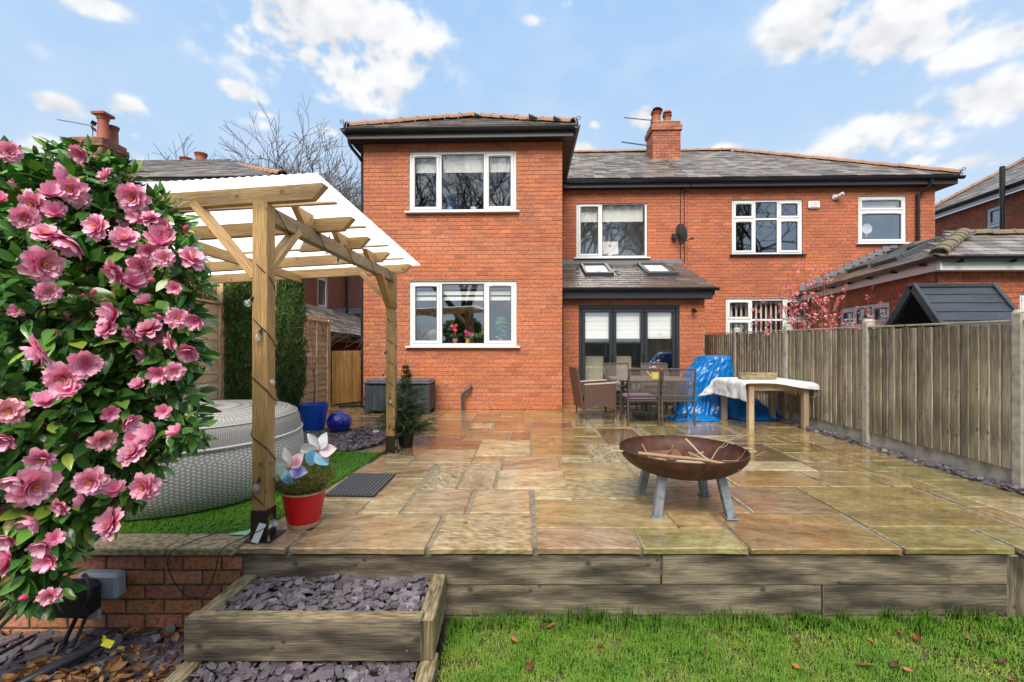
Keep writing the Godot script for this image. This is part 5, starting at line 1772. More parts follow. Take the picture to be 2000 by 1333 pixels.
func lawns() -> void:
	var l := structure("lawn", "bright green lawn at the foot of the sleeper wall")
	var lm := MB.new()
	lm.box(Vector3(7.0, -0.75, 4.35), Vector3(15.0, 0.5, 14.8), Basis.IDENTITY, 0.0)
	put(lm, "turf", l, mat(lin(0.085, 0.085, 0.032), 0.95, {"tex": T.blotch, "tri": true}))
	var big := fbm(0.9, 3, 61)
	for k in 3:
		var m := tuft_mesh(7, 0.075, 0.0045, 0.012, 300 + k)
		var xfs := []
		var cols := []
		for i in 9000:
			var x := rng.randf_range(-0.5, 4.9)
			var t := rng.randf_range(1.7, 3.10)
			var q := pt(x, t, -0.502)
			var n := big.get_noise_2d(q.x * 2.0, q.z * 2.0)
			var n2 := big.get_noise_2d(q.x * 7.0 + 40.0, q.z * 7.0)
			if n + n2 * 0.8 < -0.30 and rng.randf() < 0.72 and t < 3.0: continue
			var edge := smooth(2.85, 3.08, t)
			var s := rng.randf_range(0.4, 1.05) * (0.75 + edge * 0.85 * clampf(0.6 + n2 * 1.6, 0.1, 1.4) + n * 0.4 + n2 * 0.3)
			xfs.append(Transform3D(Basis(Vector3.UP, rng.randf() * TAU).scaled_local(Vector3(1, s, 1)), q))
			var v := rng.randf_range(0.75, 1.25)
			var dry := clampf(0.25 - n * 0.6 + rng.randfn(0, 0.2) - edge * 0.4, 0, 1)
			cols.append(Color(0.16, 0.38, 0.03).lerp(Color(0.46, 0.48, 0.11), dry) * v)
		scatter("grass", l, m, K.green_any, xfs, cols)
	var a := structure("artificial_lawn", "strip of vivid green artificial turf round the hot tub")
	var am := MB.new()
	var pts := PackedVector2Array([Vector2(-4.3, 3.27), Vector2(-1.97, 3.27), Vector2(-1.80, 5.72), Vector2(-4.3, 5.72)])
	am.quadm(pt(-4.3, 3.27, 0.004), pt(-1.97, 3.27, 0.004), pt(-1.80, 5.72, 0.004), pt(-4.3, 5.72, 0.004))
	put(am, "turf", a, mat(lin(0.07, 0.22, 0.02), 0.9))
	for k in 2:
		var m := tuft_mesh(9, 0.03, 0.0035, 0.010, 400 + k)
		var xfs := []
		var cols := []
		for i in 17000:
			var t := rng.randf_range(3.27, 5.72)
			var x := rng.randf_range(-4.2, lerpf(-1.97, -1.80, (t - 3.27) / 2.45))
			var q := pt(x, t, 0.003)
			if Vector2(q.x + 3.24, q.z + 4.3).length() < 0.90: continue
			xfs.append(Transform3D(Basis(Vector3.UP, rng.randf() * TAU).scaled_local(Vector3(1, rng.randf_range(0.7, 1.1), 1)), q))
			cols.append(Color(0.15, 0.40, 0.03) * rng.randf_range(0.75, 1.25))
		scatter("artificial_grass", a, m, K.green_any, xfs, cols)
	chippings("bed of purple slate chippings round the blue pot and glazed ball", 2600, 120, 0.035, 0.09, func() -> Vector3:
		while true:
			var x := rng.randf_range(-3.8, -1.98)
			var t := rng.randf_range(5.73, 7.28)
			if pow((x + 2.9) / 0.92, 2.0) + pow((t - 6.42) / 0.88, 2.0) < 1.0:
				return pt(x, t, 0.005 + rng.randf() * 0.03)
		return Vector3.ZERO)
	chippings("narrow strip of slate chippings along the foot of the old fence", 520, 60, 0.04, 0.10, func() -> Vector3:
		var d := rng.randf_range(3.2, 12.0)
		return Vector3(4.60 - 0.0155 * (d - 6.37) + rng.randf_range(-0.12, 0.03), 0.005 + rng.randf() * 0.035, -d))

func fences() -> void:
	# old close-board fence on concrete posts
	var f := thing("board_fence", "weathered grey-brown close-board fence on concrete posts with gravel boards", "fence")
	var ds := [2.57, 4.47, 6.37, 8.24, 10.15, 12.02]
	for i in ds.size():
		var d: float = ds[i]
		var x := 4.66 - 0.0155 * (d - 6.37)
		var pm := MB.new()
		pm.box(Vector3(x + 0.02, 0.75, -d), Vector3(0.12, 1.86, 0.10), Basis.IDENTITY, 0.012)
		pm.lathe([Vector2(0.075, 0), Vector2(0.05, 0.03), Vector2(0, 0.035)], 4, Transform3D(Basis(Vector3.UP, PI / 4), Vector3(x + 0.02, 1.678, -d)))
		put(pm, "post", f, K.concrete)
		if i == ds.size() - 1: break
		var d2: float = ds[i + 1]
		var a := Vector3(x, 0, -d - 0.055)
		var b := Vector3(4.66 - 0.0155 * (d2 - 6.37), 0, -d2 + 0.055)
		var gb := MB.new()
		gb.bar(a + Vector3(0.03, 0.07, 0), b + Vector3(0.03, 0.07, 0), 0.04, 0.22, 0.006)
		put(gb, "gravel_board", f, K.concrete)
		var pn := part("fence_panel", f)
		var n := 17
		var dir := (b - a).normalized()
		for k in n:
			var c := a.lerp(b, (k + 0.5) / n)
			var w := a.distance_to(b) / n
			var mb := MB.new()
			mb.uo = Vector2(rng.randf() * 4, rng.randf() * 4)
			var h := 1.41 + rng.randf_range(-0.018, 0.004)
			var bas := Basis(Vector3.UP, -0.20 + rng.randf_range(-0.03, 0.03)) * Basis(Vector3.UP, atan2(-dir.x, -dir.z))
			mb.box(c + Vector3(-0.012 + rng.randf_range(-0.003, 0.003), 0.175 + h / 2 + rng.randf_range(-0.006, 0.004), 0), Vector3(0.017, h, w * 1.10), bas, 0.003, 1)
			put(mb, "board", pn, K.board[rng.randi_range(0, 4)])
		for y in [0.35, 0.85, 1.35]:
			var rl := MB.new()
			rl.bar(a + Vector3(0.03, y, 0), b + Vector3(0.03, y, 0), 0.035, 0.05, 0.003)
			put(rl, "rail", pn, K.board[1])
		var cp := MB.new()
		cp.bar(a + Vector3(0.0, 1.60, 0), b + Vector3(0.0, 1.60, 0), 0.06, 0.022, 0.004)
		put(cp, "capping", pn, K.board[2])
	# newer lapped panels on the other side
	var g := thing("lap_fence", "pale tan waney-lap fence panels with timber posts beside the cypresses", "fence")
	var es := [2.85, 4.55, 6.30, 8.02, 9.73]
	for i in es.size():
		var d: float = es[i]
		var tall := 0.36 if i == 2 else 0.06
		var top := 1.93 - 0.035 * (d - 6.3)
		var pm := MB.new()
		pm.uo = Vector2(rng.randf() * 4, rng.randf() * 4)
		pm.bar(Vector3(-4.30, -0.1, -d), Vector3(-4.30, top + tall, -d), 0.09, 0.09, 0.005)
		put(pm, "post", g, K.lap[2])
		if i == es.size() - 1: break
		var d2: float = es[i + 1]
		var pn := part("fence_panel", g)
		var t2 := 1.93 - 0.035 * (d2 - 6.3)
		for k in 16:
			var y0 := 0.05 + k * 0.118
			var mb := MB.new()
			mb.uo = Vector2(rng.randf() * 4, rng.randf() * 4)
			var wv := rng.randf_range(-0.006, 0.006)
			var sl := (t2 - top) * k / 16.0
			var a := Vector3(-4.285, y0 + 0.07 + wv, -d - 0.05)
			var b := Vector3(-4.285, y0 + 0.07 - wv + sl, -d2 + 0.05)
			var x := (b - a).normalized()
			var z := x.cross(Vector3.UP).normalized()
			var bas := Basis(x, z.cross(x), z) * Basis(Vector3(1, 0, 0), -0.10)
			mb.box((a + b) / 2, Vector3(a.distance_to(b), 0.145, 0.008), bas, 0.002, 0)
			put(mb, "slat", pn, K.lap[rng.randi_range(0, 2)])
		for q in [0.03, 0.33, 0.66, 0.97]:
			var c := lerpf(d + 0.05, d2 - 0.05, q)
			var bt := MB.new()
			bt.uo = Vector2(rng.randf() * 4, rng.randf() * 4)
			bt.bar(Vector3(-4.262, 0.04, -c), Vector3(-4.262, lerpf(top, t2, q) - 0.01, -c), 0.022, 0.04, 0.003)
			put(bt, "batten", pn, K.lap[2])
		var cp := MB.new()
		cp.bar(Vector3(-4.285, top + 0.005, -d - 0.05), Vector3(-4.285, t2 + 0.005, -d2 + 0.05), 0.075, 0.024, 0.004)
		put(cp, "capping", pn, K.lap[0])
	# feather-edge gate beside the house
	var gt := thing("side_gate", "golden brown vertical-board side gate between lap fence and house corner", "gate")
	var ga := Vector3(-4.24, 0, -9.80)
	var gb2 := Vector3(-3.42, 0, -10.7)
	var gd := (gb2 - ga).normalized()
	for k in 12:
		var c := ga.lerp(gb2, (k + 0.5) / 12.0)
		var mb := MB.new()
		mb.uo = Vector2(rng.randf() * 4, rng.randf() * 4)
		mb.box(c + Vector3(0, 0.62 + rng.randf_range(-0.006, 0.006), 0), Vector3(0.105, 1.16, 0.014), Basis(Vector3.UP, atan2(-gd.z, gd.x) + 0.12), 0.003, 1)
		put(mb, "board", gt, K.gate[rng.randi_range(0, 2)])
	for y in [0.2, 0.65, 1.1]:
		var rl := MB.new()
		rl.bar(ga + Vector3(-0.02, y, -0.03), gb2 + Vector3(-0.02, y, -0.03), 0.03, 0.07, 0.003)
		put(rl, "rail", gt, K.gate[0])
	# what closes the garden behind the camera
	var bf := thing("board_fence", "dark boundary fence at the bottom of the garden, seen only in the window glass", "fence")
	for i in 16:
		boxp("fence_panel", bf, K.board[4], Vector3(-13.0 + i * 1.93, 0.4, 10.2), Vector3(1.83, 1.8, 0.04), 0.0)
		boxp("post", bf, K.concrete, Vector3(-13.97 + i * 1.93, 0.45, 10.2), Vector3(0.1, 1.95, 0.1), 0.0)

func pergola() -> void:
	var p := thing("pergola", "new pine pergola with white corrugated polycarbonate roof over the hot tub", "pergola")
	var wood := [K.pine, K.pine_light, K.pine]
	var posts := [Vector3(-1.885, 0, -3.21), Vector3(-1.72, 0, -5.76), Vector3(-4.55, 0, -3.35), Vector3(-4.45, 0, -5.85)]
	for i in 4:
		var q: Vector3 = posts[i]
		var mb := MB.new()
		mb.uo = Vector2(rng.randf() * 3, rng.randf() * 3)
		mb.bar(q + Vector3(0, 0.04, 0), q + Vector3(0, [2.385, 2.30, 2.25, 2.15][i], 0), 0.108, 0.108, 0.004, Vector3(0, 0, 1))
		var po := put(mb, "post", p, K.pine)
		var sh := MB.new()
		sh.box(q + Vector3(0, 0.11, 0), Vector3(0.122, 0.20, 0.122), Basis.IDENTITY, 0.004)
		sh.box(q + Vector3(0, 0.006, 0), Vector3(0.22, 0.008, 0.22), Basis.IDENTITY, 0.002)
		put(sh, "post_shoe", po, K.shoe)
		for sx in [-0.085, 0.085]:
			for sz in [-0.085, 0.085]:
				var bt := MB.new()
				bt.tube(pv([q + Vector3(sx, 0.0, sz), q + Vector3(sx, 0.045, sz)]), pf([0.006]), 8)
				bt.lathe([Vector2(0.012, 0.01), Vector2(0.012, 0.022), Vector2(0, 0.022)], 6, Transform3D(Basis.IDENTITY, q + Vector3(sx, 0, sz)))
				put(bt, "anchor_bolt", po, K.steel)
		if i < 2:
			boxp("green_label", po, K.label_green, q + Vector3(0.062, 0.115, 0.02), Vector3(0.001, 0.085, 0.05), 0.0)
			boxp("white_label", po, K.white, q + Vector3(0.0625, 0.085, 0.02), Vector3(0.001, 0.022, 0.042), 0.0)
	var tips := [[3.2, -1.42, 2.47, -4.75], [3.88, -1.48, 2.42, -4.75], [4.53, -1.57, 2.40, -2.30], [5.22, -1.58, 2.385, -4.75], [5.9, -1.50, 2.36, -4.75]]
	for r in tips:
		var mb := MB.new()
		mb.uo = Vector2(rng.randf() * 3, rng.randf() * 3)
		var L: float = r[1] - r[3]
		var slope := 0.045
		var h := 0.055
		var poly := PackedVector2Array([Vector2(0, -h), Vector2(L - 0.10, -h), Vector2(L, h * 0.75), Vector2(L - 0.02, h), Vector2(0.0 if L > 1.0 else 0.06, h)])
		var xd := Vector3(1, slope, 0.03).normalized()
		mb.prism(poly, Vector3(r[1], r[2], -r[0] + 0.035) - xd * L, xd, Vector3(-xd.y, xd.x, 0), Vector3(0, 0, -0.07))
		put(mb, "rafter", p, wood[rng.randi_range(0, 2)])
	for b in [[Vector3(-1.885, 2.325, -3.27), Vector3(-1.715, 2.225, -5.86), 0.075, 0.115, K.pine_grey, "beam"], [Vector3(-3.06, 2.30, -3.1), Vector3(-3.0, 2.235, -5.95), 0.05, 0.10, K.pine, "beam"],
		[Vector3(-4.55, 2.22, -3.1), Vector3(-4.45, 2.12, -5.95), 0.075, 0.115, K.pine, "beam"],
		[Vector3(-1.93, 1.86, -3.205), Vector3(-2.38, 2.39, -3.205), 0.05, 0.095, K.pine_light, "brace"], [Vector3(-1.875, 1.93, -3.24), Vector3(-1.862, 2.29, -3.62), 0.05, 0.09, K.pine_light, "brace"],
		[Vector3(-1.73, 1.85, -5.70), Vector3(-1.745, 2.22, -5.32), 0.05, 0.09, K.pine, "brace"], [Vector3(-1.76, 1.90, -5.79), Vector3(-2.14, 2.29, -5.82), 0.05, 0.085, K.pine_light, "brace"]]:
		var mb := MB.new()
		mb.uo = Vector2(rng.randf() * 3, rng.randf() * 3)
		mb.bar(b[0], b[1], b[2], b[3], 0.004, Vector3.UP if b[5] == "beam" else Vector3(0, 0, 1) if absf(b[0].z - b[1].z) < 0.1 else Vector3(1, 0, 0))
		put(mb, b[5], p, b[4])
	for r in [[3.88, 2.45], [4.53, 2.41], [5.22, 2.38]]:   # short angled noggins on the side beam in front of each rafter
		var mb := MB.new()
		mb.uo = Vector2(rng.randf() * 3, rng.randf() * 3)
		var z0: float = -r[0] + 0.035
		var xx := lerpf(-1.885, -1.72, (r[0] - 3.2) / 2.6)
		var poly := PackedVector2Array([Vector2(0, -0.07), Vector2(0.16, -0.07), Vector2(0.30, 0.045), Vector2(0, 0.045)])
		mb.prism(poly, Vector3(xx - 0.03, r[1] - 0.01, z0), Vector3(0, 0, 1), Vector3.UP, Vector3(0.05, 0, 0))
		put(mb, "noggin", p, K.pine)
	var yroof := func(x: float, d: float) -> float: return lerpf(2.535, 2.425, (d - 3.05) / 2.95) + (x + 1.43) * 0.045
	for d in [3.55, 4.2, 4.9, 5.55]:
		var mb := MB.new()
		mb.bar(Vector3(-4.7, yroof.call(-4.7, d) - 0.014, -d), Vector3(-1.5, yroof.call(-1.5, d) - 0.014, -d), 0.045, 0.016, 0.002)
		put(mb, "batten", p, K.lap[2])
	var g := []
	for i in 3:
		var row := []
		for j in 230:
			var d := lerpf(3.03, 6.06, i / 2.0)
			var x := lerpf(-4.8, -1.42, j / 229.0)
			row.append(Vector3(x, yroof.call(x, d) + 0.006 + 0.004 * sin(j * PI / 2.0), -d))
		g.append(row)
	var rs := MB.new()
	rs.sheet(g)
	put(rs, "roof_sheet", p, K.polycarb)

func string_lights() -> void:
	var s := thing("string_lights", "black festoon cable with clear bulbs wound round the pergola posts and beam", "string lights")
	var paths := []
	var w := func(c: Vector3, y0: float, y1: float, turns: float, ph: float) -> Array:
		var r := []
		var n := int(turns * 8)
		for i in n + 1:
			var a := ph + TAU * turns * i / n
			var q := Vector2(cos(a), sin(a))
			var k := 0.0605 / maxf(absf(q.x), absf(q.y))
			r.append(Vector3(c.x + q.x * k, lerpf(y0, y1, float(i) / n), c.z + q.y * k))
		return r
	var f := Vector3(-1.885, 0, -3.21)
	var b := Vector3(-1.72, 0, -5.76)
	paths.append(w.call(f, 0.22, 1.95, 4.2, 0.6))
	paths.append(w.call(b, 0.55, 1.95, 5.3, 0.2))
	var bm := []
	for i in 15:
		var t := i / 14.0
		var c := Vector3(-1.885, 2.325, -3.27).lerp(Vector3(-1.715, 2.225, -5.86), t)
		bm.append(c + ([Vector3(0.042, 0.06, 0), Vector3(0.045, -0.08, 0), Vector3(-0.04, -0.065, 0)][i % 3]))
	paths.append(bm)
	for q in paths:
		var mb := MB.new()
		mb.tube(curve(q, 3), pf([0.0035]), 5)
		put(mb, "cable", s, K.cable)
	var tail := MB.new()
	tail.tube(curve([Vector3(-1.83, 0.22, -3.16), Vector3(-1.80, 0.12, -3.12), Vector3(-1.93, 0.06, -3.06), pt(-2.02, 3.02, 0.02), pt(-2.05, 3.0, -0.12), pt(-2.14, 3.03, -0.28), pt(-2.26, 3.04, -0.30), pt(-2.35, 3.03, -0.18), pt(-2.36, 3.0, -0.02), pt(-2.30, 3.08, 0.035), pt(-2.12, 3.3, 0.05)], 5), pf([0.0035]), 5)
	put(tail, "cable", s, K.cable)
	for q in BULBS:
		var c := Vector3(q[0], q[1], q[2])
		var dn := Vector3(q[3], -1.0, 0.3).normalized()
		var hold := MB.new()
		hold.tube(pv([c - dn * 0.055, c - dn * 0.015]), pf([0.010, 0.012]), 8)
		hold.tube(pv([c - dn * 0.055, c - dn * 0.085 + Vector3(0, 0.01, -0.02)]), pf([0.004]), 5)
		var bo := put(hold, "bulb_holder", s, K.cable)
		var gl := MB.new()
		gl.lathe([Vector2(0, -0.024), Vector2(0.012, -0.021), Vector2(0.021, -0.012), Vector2(0.024, 0), Vector2(0.021, 0.012), Vector2(0.013, 0.021), Vector2(0.011, 0.03)], 12, Transform3D(Basis(Quaternion(Vector3.UP, -dn)), c))
		put(gl, "bulb", bo, K.bulb)
		var fl := MB.new()
		fl.tube(pv([c - dn * 0.012, c + dn * 0.012]), pf([0.004, 0.006]), 6)
		put(fl, "filament", bo, K.steel)

func leaf_mesh(w: float, fold: float, curl: float) -> ArrayMesh:
	var g := []
	for i in 6:
		var u := i / 5.0
		var hw := w * 0.5 * sin(PI * pow(clampf(u, 0.0, 1.0), 0.85)) if u < 1.0 else 0.0
		hw = maxf(hw, 0.004)
		var row := []
		for j in 3:
			var a := j - 1.0
			row.append(Vector3(a * hw, absf(a) * hw * fold - curl * u * u, -u))
		g.append(row)
	var mb := MB.new()
	mb.sheet(g, 1.0, true)
	return mb.mesh()

func petal_grid(mb: MB, bas: Basis, off: Vector3, len_: float, wid: float, cup: float, back: float, inner: Color, outer: Color, seed_: float) -> void:
	var R := 4
	var C := 4
	var g := []
	for i in R + 1:
		var u := float(i) / R
		var row := []
		for j in C + 1:
			var a := (float(j) / C - 0.5) * 2.0
			var hw := wid * 0.5 * pow(sin(PI * clampf(u * 0.80 + 0.10, 0.0, 1.0)), 0.7)
			var notch := 0.06 * (1.0 - absf(a)) * smooth(0.7, 1.0, u) + 0.035 * sin(a * 5.0 + seed_) * smooth(0.5, 1.0, u)
			var y := cup * u * u - back * pow(u, 4.0) + absf(a) * absf(a) * hw * 0.35 + 0.02 * sin(a * 4.0 + seed_ * 2.0) * u
			row.append(off + bas * (Vector3(a * hw, y, -(u - notch) * len_)))
		g.append(row)
	for i in R:
		for j in C:
			var c0 := inner.lerp(outer, smooth(0.05, 1.0, (i + 0.5) / R))
			mb.col = c0
			var nn := []
			for q in [[i, j], [i, j + 1], [i + 1, j + 1], [i + 1, j]]:
				var du: Vector3 = g[q[0]][mini(q[1] + 1, C)] - g[q[0]][maxi(q[1] - 1, 0)]
				var dv: Vector3 = g[mini(q[0] + 1, R)][q[1]] - g[maxi(q[0] - 1, 0)][q[1]]
				nn.append(du.cross(dv).normalized())
			mb.tri(g[i][j], g[i][j + 1], g[i + 1][j + 1], nn[0], nn[1], nn[2], Vector2.ZERO, Vector2.ZERO, Vector2.ZERO)
			mb.tri(g[i][j], g[i + 1][j + 1], g[i + 1][j], nn[0], nn[2], nn[3], Vector2.ZERO, Vector2.ZERO, Vector2.ZERO)

var pink_in := Color(0.78, 0.10, 0.29)
var pink_out := Color(0.95, 0.54, 0.69)

# the flower faces +y; radius 1
func petals_of(kind: int, k: float) -> Array:     # [basis, offset, length, width, cup, back]
	var r := []
	var rings := [[8, 1.0, 0.72, 0.10, 0.16, 0.0], [7, 0.82, 0.62, 0.35, 0.12, 0.05], [6, 0.58, 0.5, 0.55, 0.05, 0.08], [4, 0.36, 0.36, 0.40, 0.0, 0.10]]
	if kind == 1:   # half open
		rings = [[6, 0.95, 0.72, 0.75, 0.20, 0.0], [6, 0.85, 0.62, 0.95, 0.12, 0.03], [5, 0.65, 0.5, 0.9, 0.1, 0.06]]
	for q in rings:
		var ph := rng.randf() * TAU
		for i in q[0]:
			var a: float = ph + TAU * i / q[0] + rng.randf_range(-0.14, 0.14)
			var l: float = q[1] * rng.randf_range(0.88, 1.08)
			r.append([Basis(Vector3.UP, a) * Basis(Vector3(1, 0, 0), rng.randf_range(-0.12, 0.16)), Vector3(0, q[5] + rng.randf_range(0, 0.03), 0), l, q[2] * rng.randf_range(0.9, 1.15), q[3] * rng.randf_range(0.8, 1.2), q[4] * rng.randf_range(0.6, 1.5)])
	return r

func stamens(mb: MB) -> void:
	mb.col = Color(0.75, 0.42, 0.06)
	for i in 9:
		var a := i * 2.4
		var d := Vector3(cos(a) * 0.09, 0.42, sin(a) * 0.09)
		mb.bar(Vector3(0, 0.08, 0), d, 0.02, 0.02, 0.0)
		mb.box(d, Vector3(0.05, 0.05, 0.05))

func flower_mesh(kind: int, tint: float, aged := 0.0) -> ArrayMesh:
	var mb := MB.new()
	for q in petals_of(kind, 1.0):
		var old := aged * (0.4 + 0.6 * rng.randf())
		var i := pink_in.lerp(Color(0.62, 0.30, 0.12), old)
		var o := pink_out.lerp(Color(0.78, 0.48, 0.30), old)
		var v := tint * rng.randf_range(0.88, 1.1)
		petal_grid(mb, q[0], q[1], q[2], q[3], q[4], q[5], i * v, o * v, rng.randf() * 6.0)
	if kind == 0:
		stamens(mb)
	return mb.mesh()

func bud_mesh() -> ArrayMesh:
	var mb := MB.new()
	mb.col = Color(0.78, 0.10, 0.22)
	mb.lathe([Vector2(0.0, -0.1), Vector2(0.42, 0.2), Vector2(0.52, 0.7), Vector2(0.38, 1.25), Vector2(0.12, 1.6), Vector2(0, 1.65)], 9)
	mb.col = Color(0.32, 0.26, 0.10)
	for i in 5:
		var a := TAU * i / 5.0
		var b := Basis(Vector3.UP, a) * Basis(Vector3(1, 0, 0), 1.1)
		petal_grid(mb, b, Vector3(0, -0.1, 0), 0.75, 0.6, 0.3, 0.0, Color(0.2, 0.2, 0.06), Color(0.40, 0.22, 0.12), i)
	return mb.mesh()

func camellia() -> void:
	var c := thing("camellia_bush", "large camellia bush covered in double pink blooms and glossy leaves by the pergola", "shrub", Vector3(-3.25, -0.62, -2.45))
	var o := -c.position
	var br := MB.new()
	for l in LOBES:
		var e := Vector3(l[0], l[1], l[2]) + o
		var p := [Vector3(rng.randf_range(-0.05, 0.05), 0, rng.randf_range(-0.05, 0.05)), Vector3(e.x * 0.25, e.y * 0.35, e.z * 0.2), Vector3(e.x * 0.65, e.y * 0.72, e.z * 0.6), e]
		br.tube(curve(p, 4), pf([0.022, 0.02, 0.02, 0.018, 0.016, 0.014, 0.012, 0.010, 0.009, 0.008, 0.007, 0.006, 0.005]), 6)
		for k in int(8 + l[3] * 50):
			var d := Vector3(rng.randfn(), rng.randfn() * 0.8, rng.randfn()).normalized()
			var q: Vector3 = e + d * l[3] * rng.randf_range(0.75, 1.02)
			br.tube(curve([e.lerp(p[2], rng.randf() * 0.4), e + d * l[3] * 0.5 + Vector3(0, -0.02, 0), q], 3), pf([0.005, 0.004, 0.0035, 0.003, 0.0025, 0.002, 0.0015]), 5)
	put(br, "branch", c, K.bark)
	var lm := [leaf_mesh(0.46, 0.25, 0.12), leaf_mesh(0.42, 0.35, 0.25), leaf_mesh(0.50, 0.15, 0.05)]
	var tones := [lin(0.045, 0.12, 0.025), lin(0.065, 0.18, 0.036), lin(0.10, 0.25, 0.05), lin(0.16, 0.33, 0.06), lin(0.32, 0.44, 0.07), lin(0.20, 0.17, 0.045)]
	var lmat := []
	for t in tones:
		lmat.append(mat(t, 0.2, {"back": Color(0.22, 0.34, 0.08)}))
	var all := []
	var vol := 0.0
	for l in LOBES: vol += pow(l[3], 2.1)
	for l in LOBES:
		var e := Vector3(l[0], l[1], l[2])
		var n := int(9500.0 * pow(l[3], 2.1) / vol) + 30
		for i in n:
			var d := Vector3(rng.randfn(), rng.randfn(), rng.randfn()).normalized()
			var rr: float = l[3] * (pow(rng.randf(), 0.28) * 1.04)
			var q := e + d * rr
			if q.z > -1.35: continue
			if q.y < 0.02 and q.z < -2.95: continue
			var fwd := (d + Vector3(rng.randfn(0, 0.5), rng.randfn(-0.15, 0.45), rng.randfn(0.25, 0.5))).normalized()
			var upish := (Vector3.UP * 0.7 + Vector3(0, 0, 0.55) + d * 0.5 + Vector3(rng.randfn(0, 0.35), rng.randfn(0, 0.35), rng.randfn(0, 0.35))).normalized()
			var x := fwd.cross(upish).normalized()
			var y := x.cross(fwd)
			var s := rng.randf_range(0.07, 0.115) * (0.75 if l[3] < 0.13 else 1.0)
			all.append([q.distance_to(EYE) - (rr / l[3]) * 0.25, all.size(), Transform3D(Basis(x, y, -fwd).scaled_local(Vector3(s, s, s)), q + o)])
	all.sort()
	var xfs := [[], [], []]
	var cols := [[], [], []]
	for i in all.size():
		var r := rng.randf()
		var t := 0 if r < 0.22 else 1 if r < 0.50 else 2 if r < 0.75 else 3 if r < 0.92 else 4 if r < 0.975 else 5
		var k := rng.randi_range(0, 2)
		if i % 3 == 0 and i < 900:
			place(lm[k], "leaf", c, lmat[t], all[i][2])
		else:
			xfs[k].append(all[i][2])
			var v := rng.randf_range(0.8, 1.2)
			cols[k].append(Color(tones[t].r * v, tones[t].g * v, tones[t].b * v))
	for k in 3:
		scatter("foliage", c, lm[k], K.leaf_gloss, xfs[k], cols[k])
	# blooms
	var open_ := [flower_mesh(0, 1.0), flower_mesh(0, 1.08), flower_mesh(0, 0.94), flower_mesh(0, 1.02, 0.5), flower_mesh(0, 1.05, 0.12), flower_mesh(0, 0.98)]
	var half := [flower_mesh(1, 0.95), flower_mesh(1, 1.05)]
	var bud := bud_mesh()
	var sizes := []
	for f in FLOWERS: sizes.append(f[3])
	sizes.sort()
	var limit: float = sizes[sizes.size() - 14]
	for i in FLOWERS.size():
		var f = FLOWERS[i]
		var q := Vector3(f[0], f[1], f[2])
		var r: float = f[3] * 1.04
		# outward from the nearest lobe, leaning to the light
		var best := Vector3.ZERO
		var bd := 99.0
		for l in LOBES:
			var e := Vector3(l[0], l[1], l[2])
			if e.distance_to(q) - l[3] < bd:
				bd = e.distance_to(q) - l[3]
				best = e
		var nrm := ((q - best).normalized() * 0.5 + Vector3(0.15, 0.10, 0.62) + Vector3(rng.randfn(0, 0.6), rng.randfn(-0.12, 0.55), rng.randfn(0, 0.25))).normalized()
		var x := nrm.cross(Vector3(rng.randfn(), rng.randfn(), rng.randfn())).normalized()
		var bas := Basis(x, nrm, x.cross(nrm))
		if r < 0.026:
			place(bud, "bud", c, K.petal_any, Transform3D(Basis(Quaternion(Vector3.UP, (nrm + Vector3(0, 0.6, 0)).normalized())).scaled_local(Vector3.ONE * r * 0.9), q + o))
		elif f[3] >= limit:
			var fl := part("flower", c)
			fl.transform = Transform3D(bas.scaled_local(Vector3.ONE * r), q + o)
			for p in petals_of(0, 1.0):
				var mb := MB.new()
				var v := rng.randf_range(0.9, 1.1)
				petal_grid(mb, p[0], p[1], p[2], p[3], p[4], p[5], pink_in * v, pink_out * v, rng.randf() * 6.0)
				put(mb, "petal", fl, K.petal_any)
			var st := MB.new()
			stamens(st)
			put(st, "stamens", fl, K.petal_any)
		else:
			var m: Mesh = half[i % 2] if i % 4 == 0 or r < 0.04 else open_[rng.randi_range(0, 5)]
			if m == half[i % 2]: r *= 1.15
			place(m, "flower", c, K.petal_any, Transform3D(bas.scaled_local(Vector3.ONE * r), q + o))
	# blooms half hidden further in
	for i in 60:
		var l = LOBES[rng.randi_range(0, LOBES.size() - 1)]
		if l[3] < 0.11: continue
		var d := Vector3(rng.randfn(), rng.randfn(), absf(rng.randfn()) + 0.6).normalized()
		var q: Vector3 = Vector3(l[0], l[1], l[2]) + d * l[3] * rng.randf_range(0.78, 0.98)
		if q.z < -2.95: continue
		var r := rng.randf_range(0.028, 0.052)
		place(open_[rng.randi_range(0, 3)] if i % 3 else half[i % 2], "flower", c, K.petal_any, Transform3D(Basis(Quaternion(Vector3.UP, (d + Vector3(rng.randfn(0, 0.4), rng.randfn(0, 0.4), 0)).normalized())).scaled_local(Vector3.ONE * r), q + o))
	for i in 40:   # on the side away from the patio too
		var l = LOBES[[18, 19, 20, 17, 9][i % 5]]
		var d := Vector3(-absf(rng.randfn()) - 0.2, rng.randfn(), rng.randfn(0.5, 0.8)).normalized()
		var q: Vector3 = Vector3(l[0], l[1], l[2]) + d * l[3] * 1.02
		place(open_[rng.randi_range(0, 5)], "flower", c, K.petal_any, Transform3D(Basis(Quaternion(Vector3.UP, (d + Vector3(rng.randfn(0, 0.3), rng.randfn(0, 0.3), 0)).normalized())).scaled_local(Vector3.ONE * rng.randf_range(0.04, 0.062)), q + o))
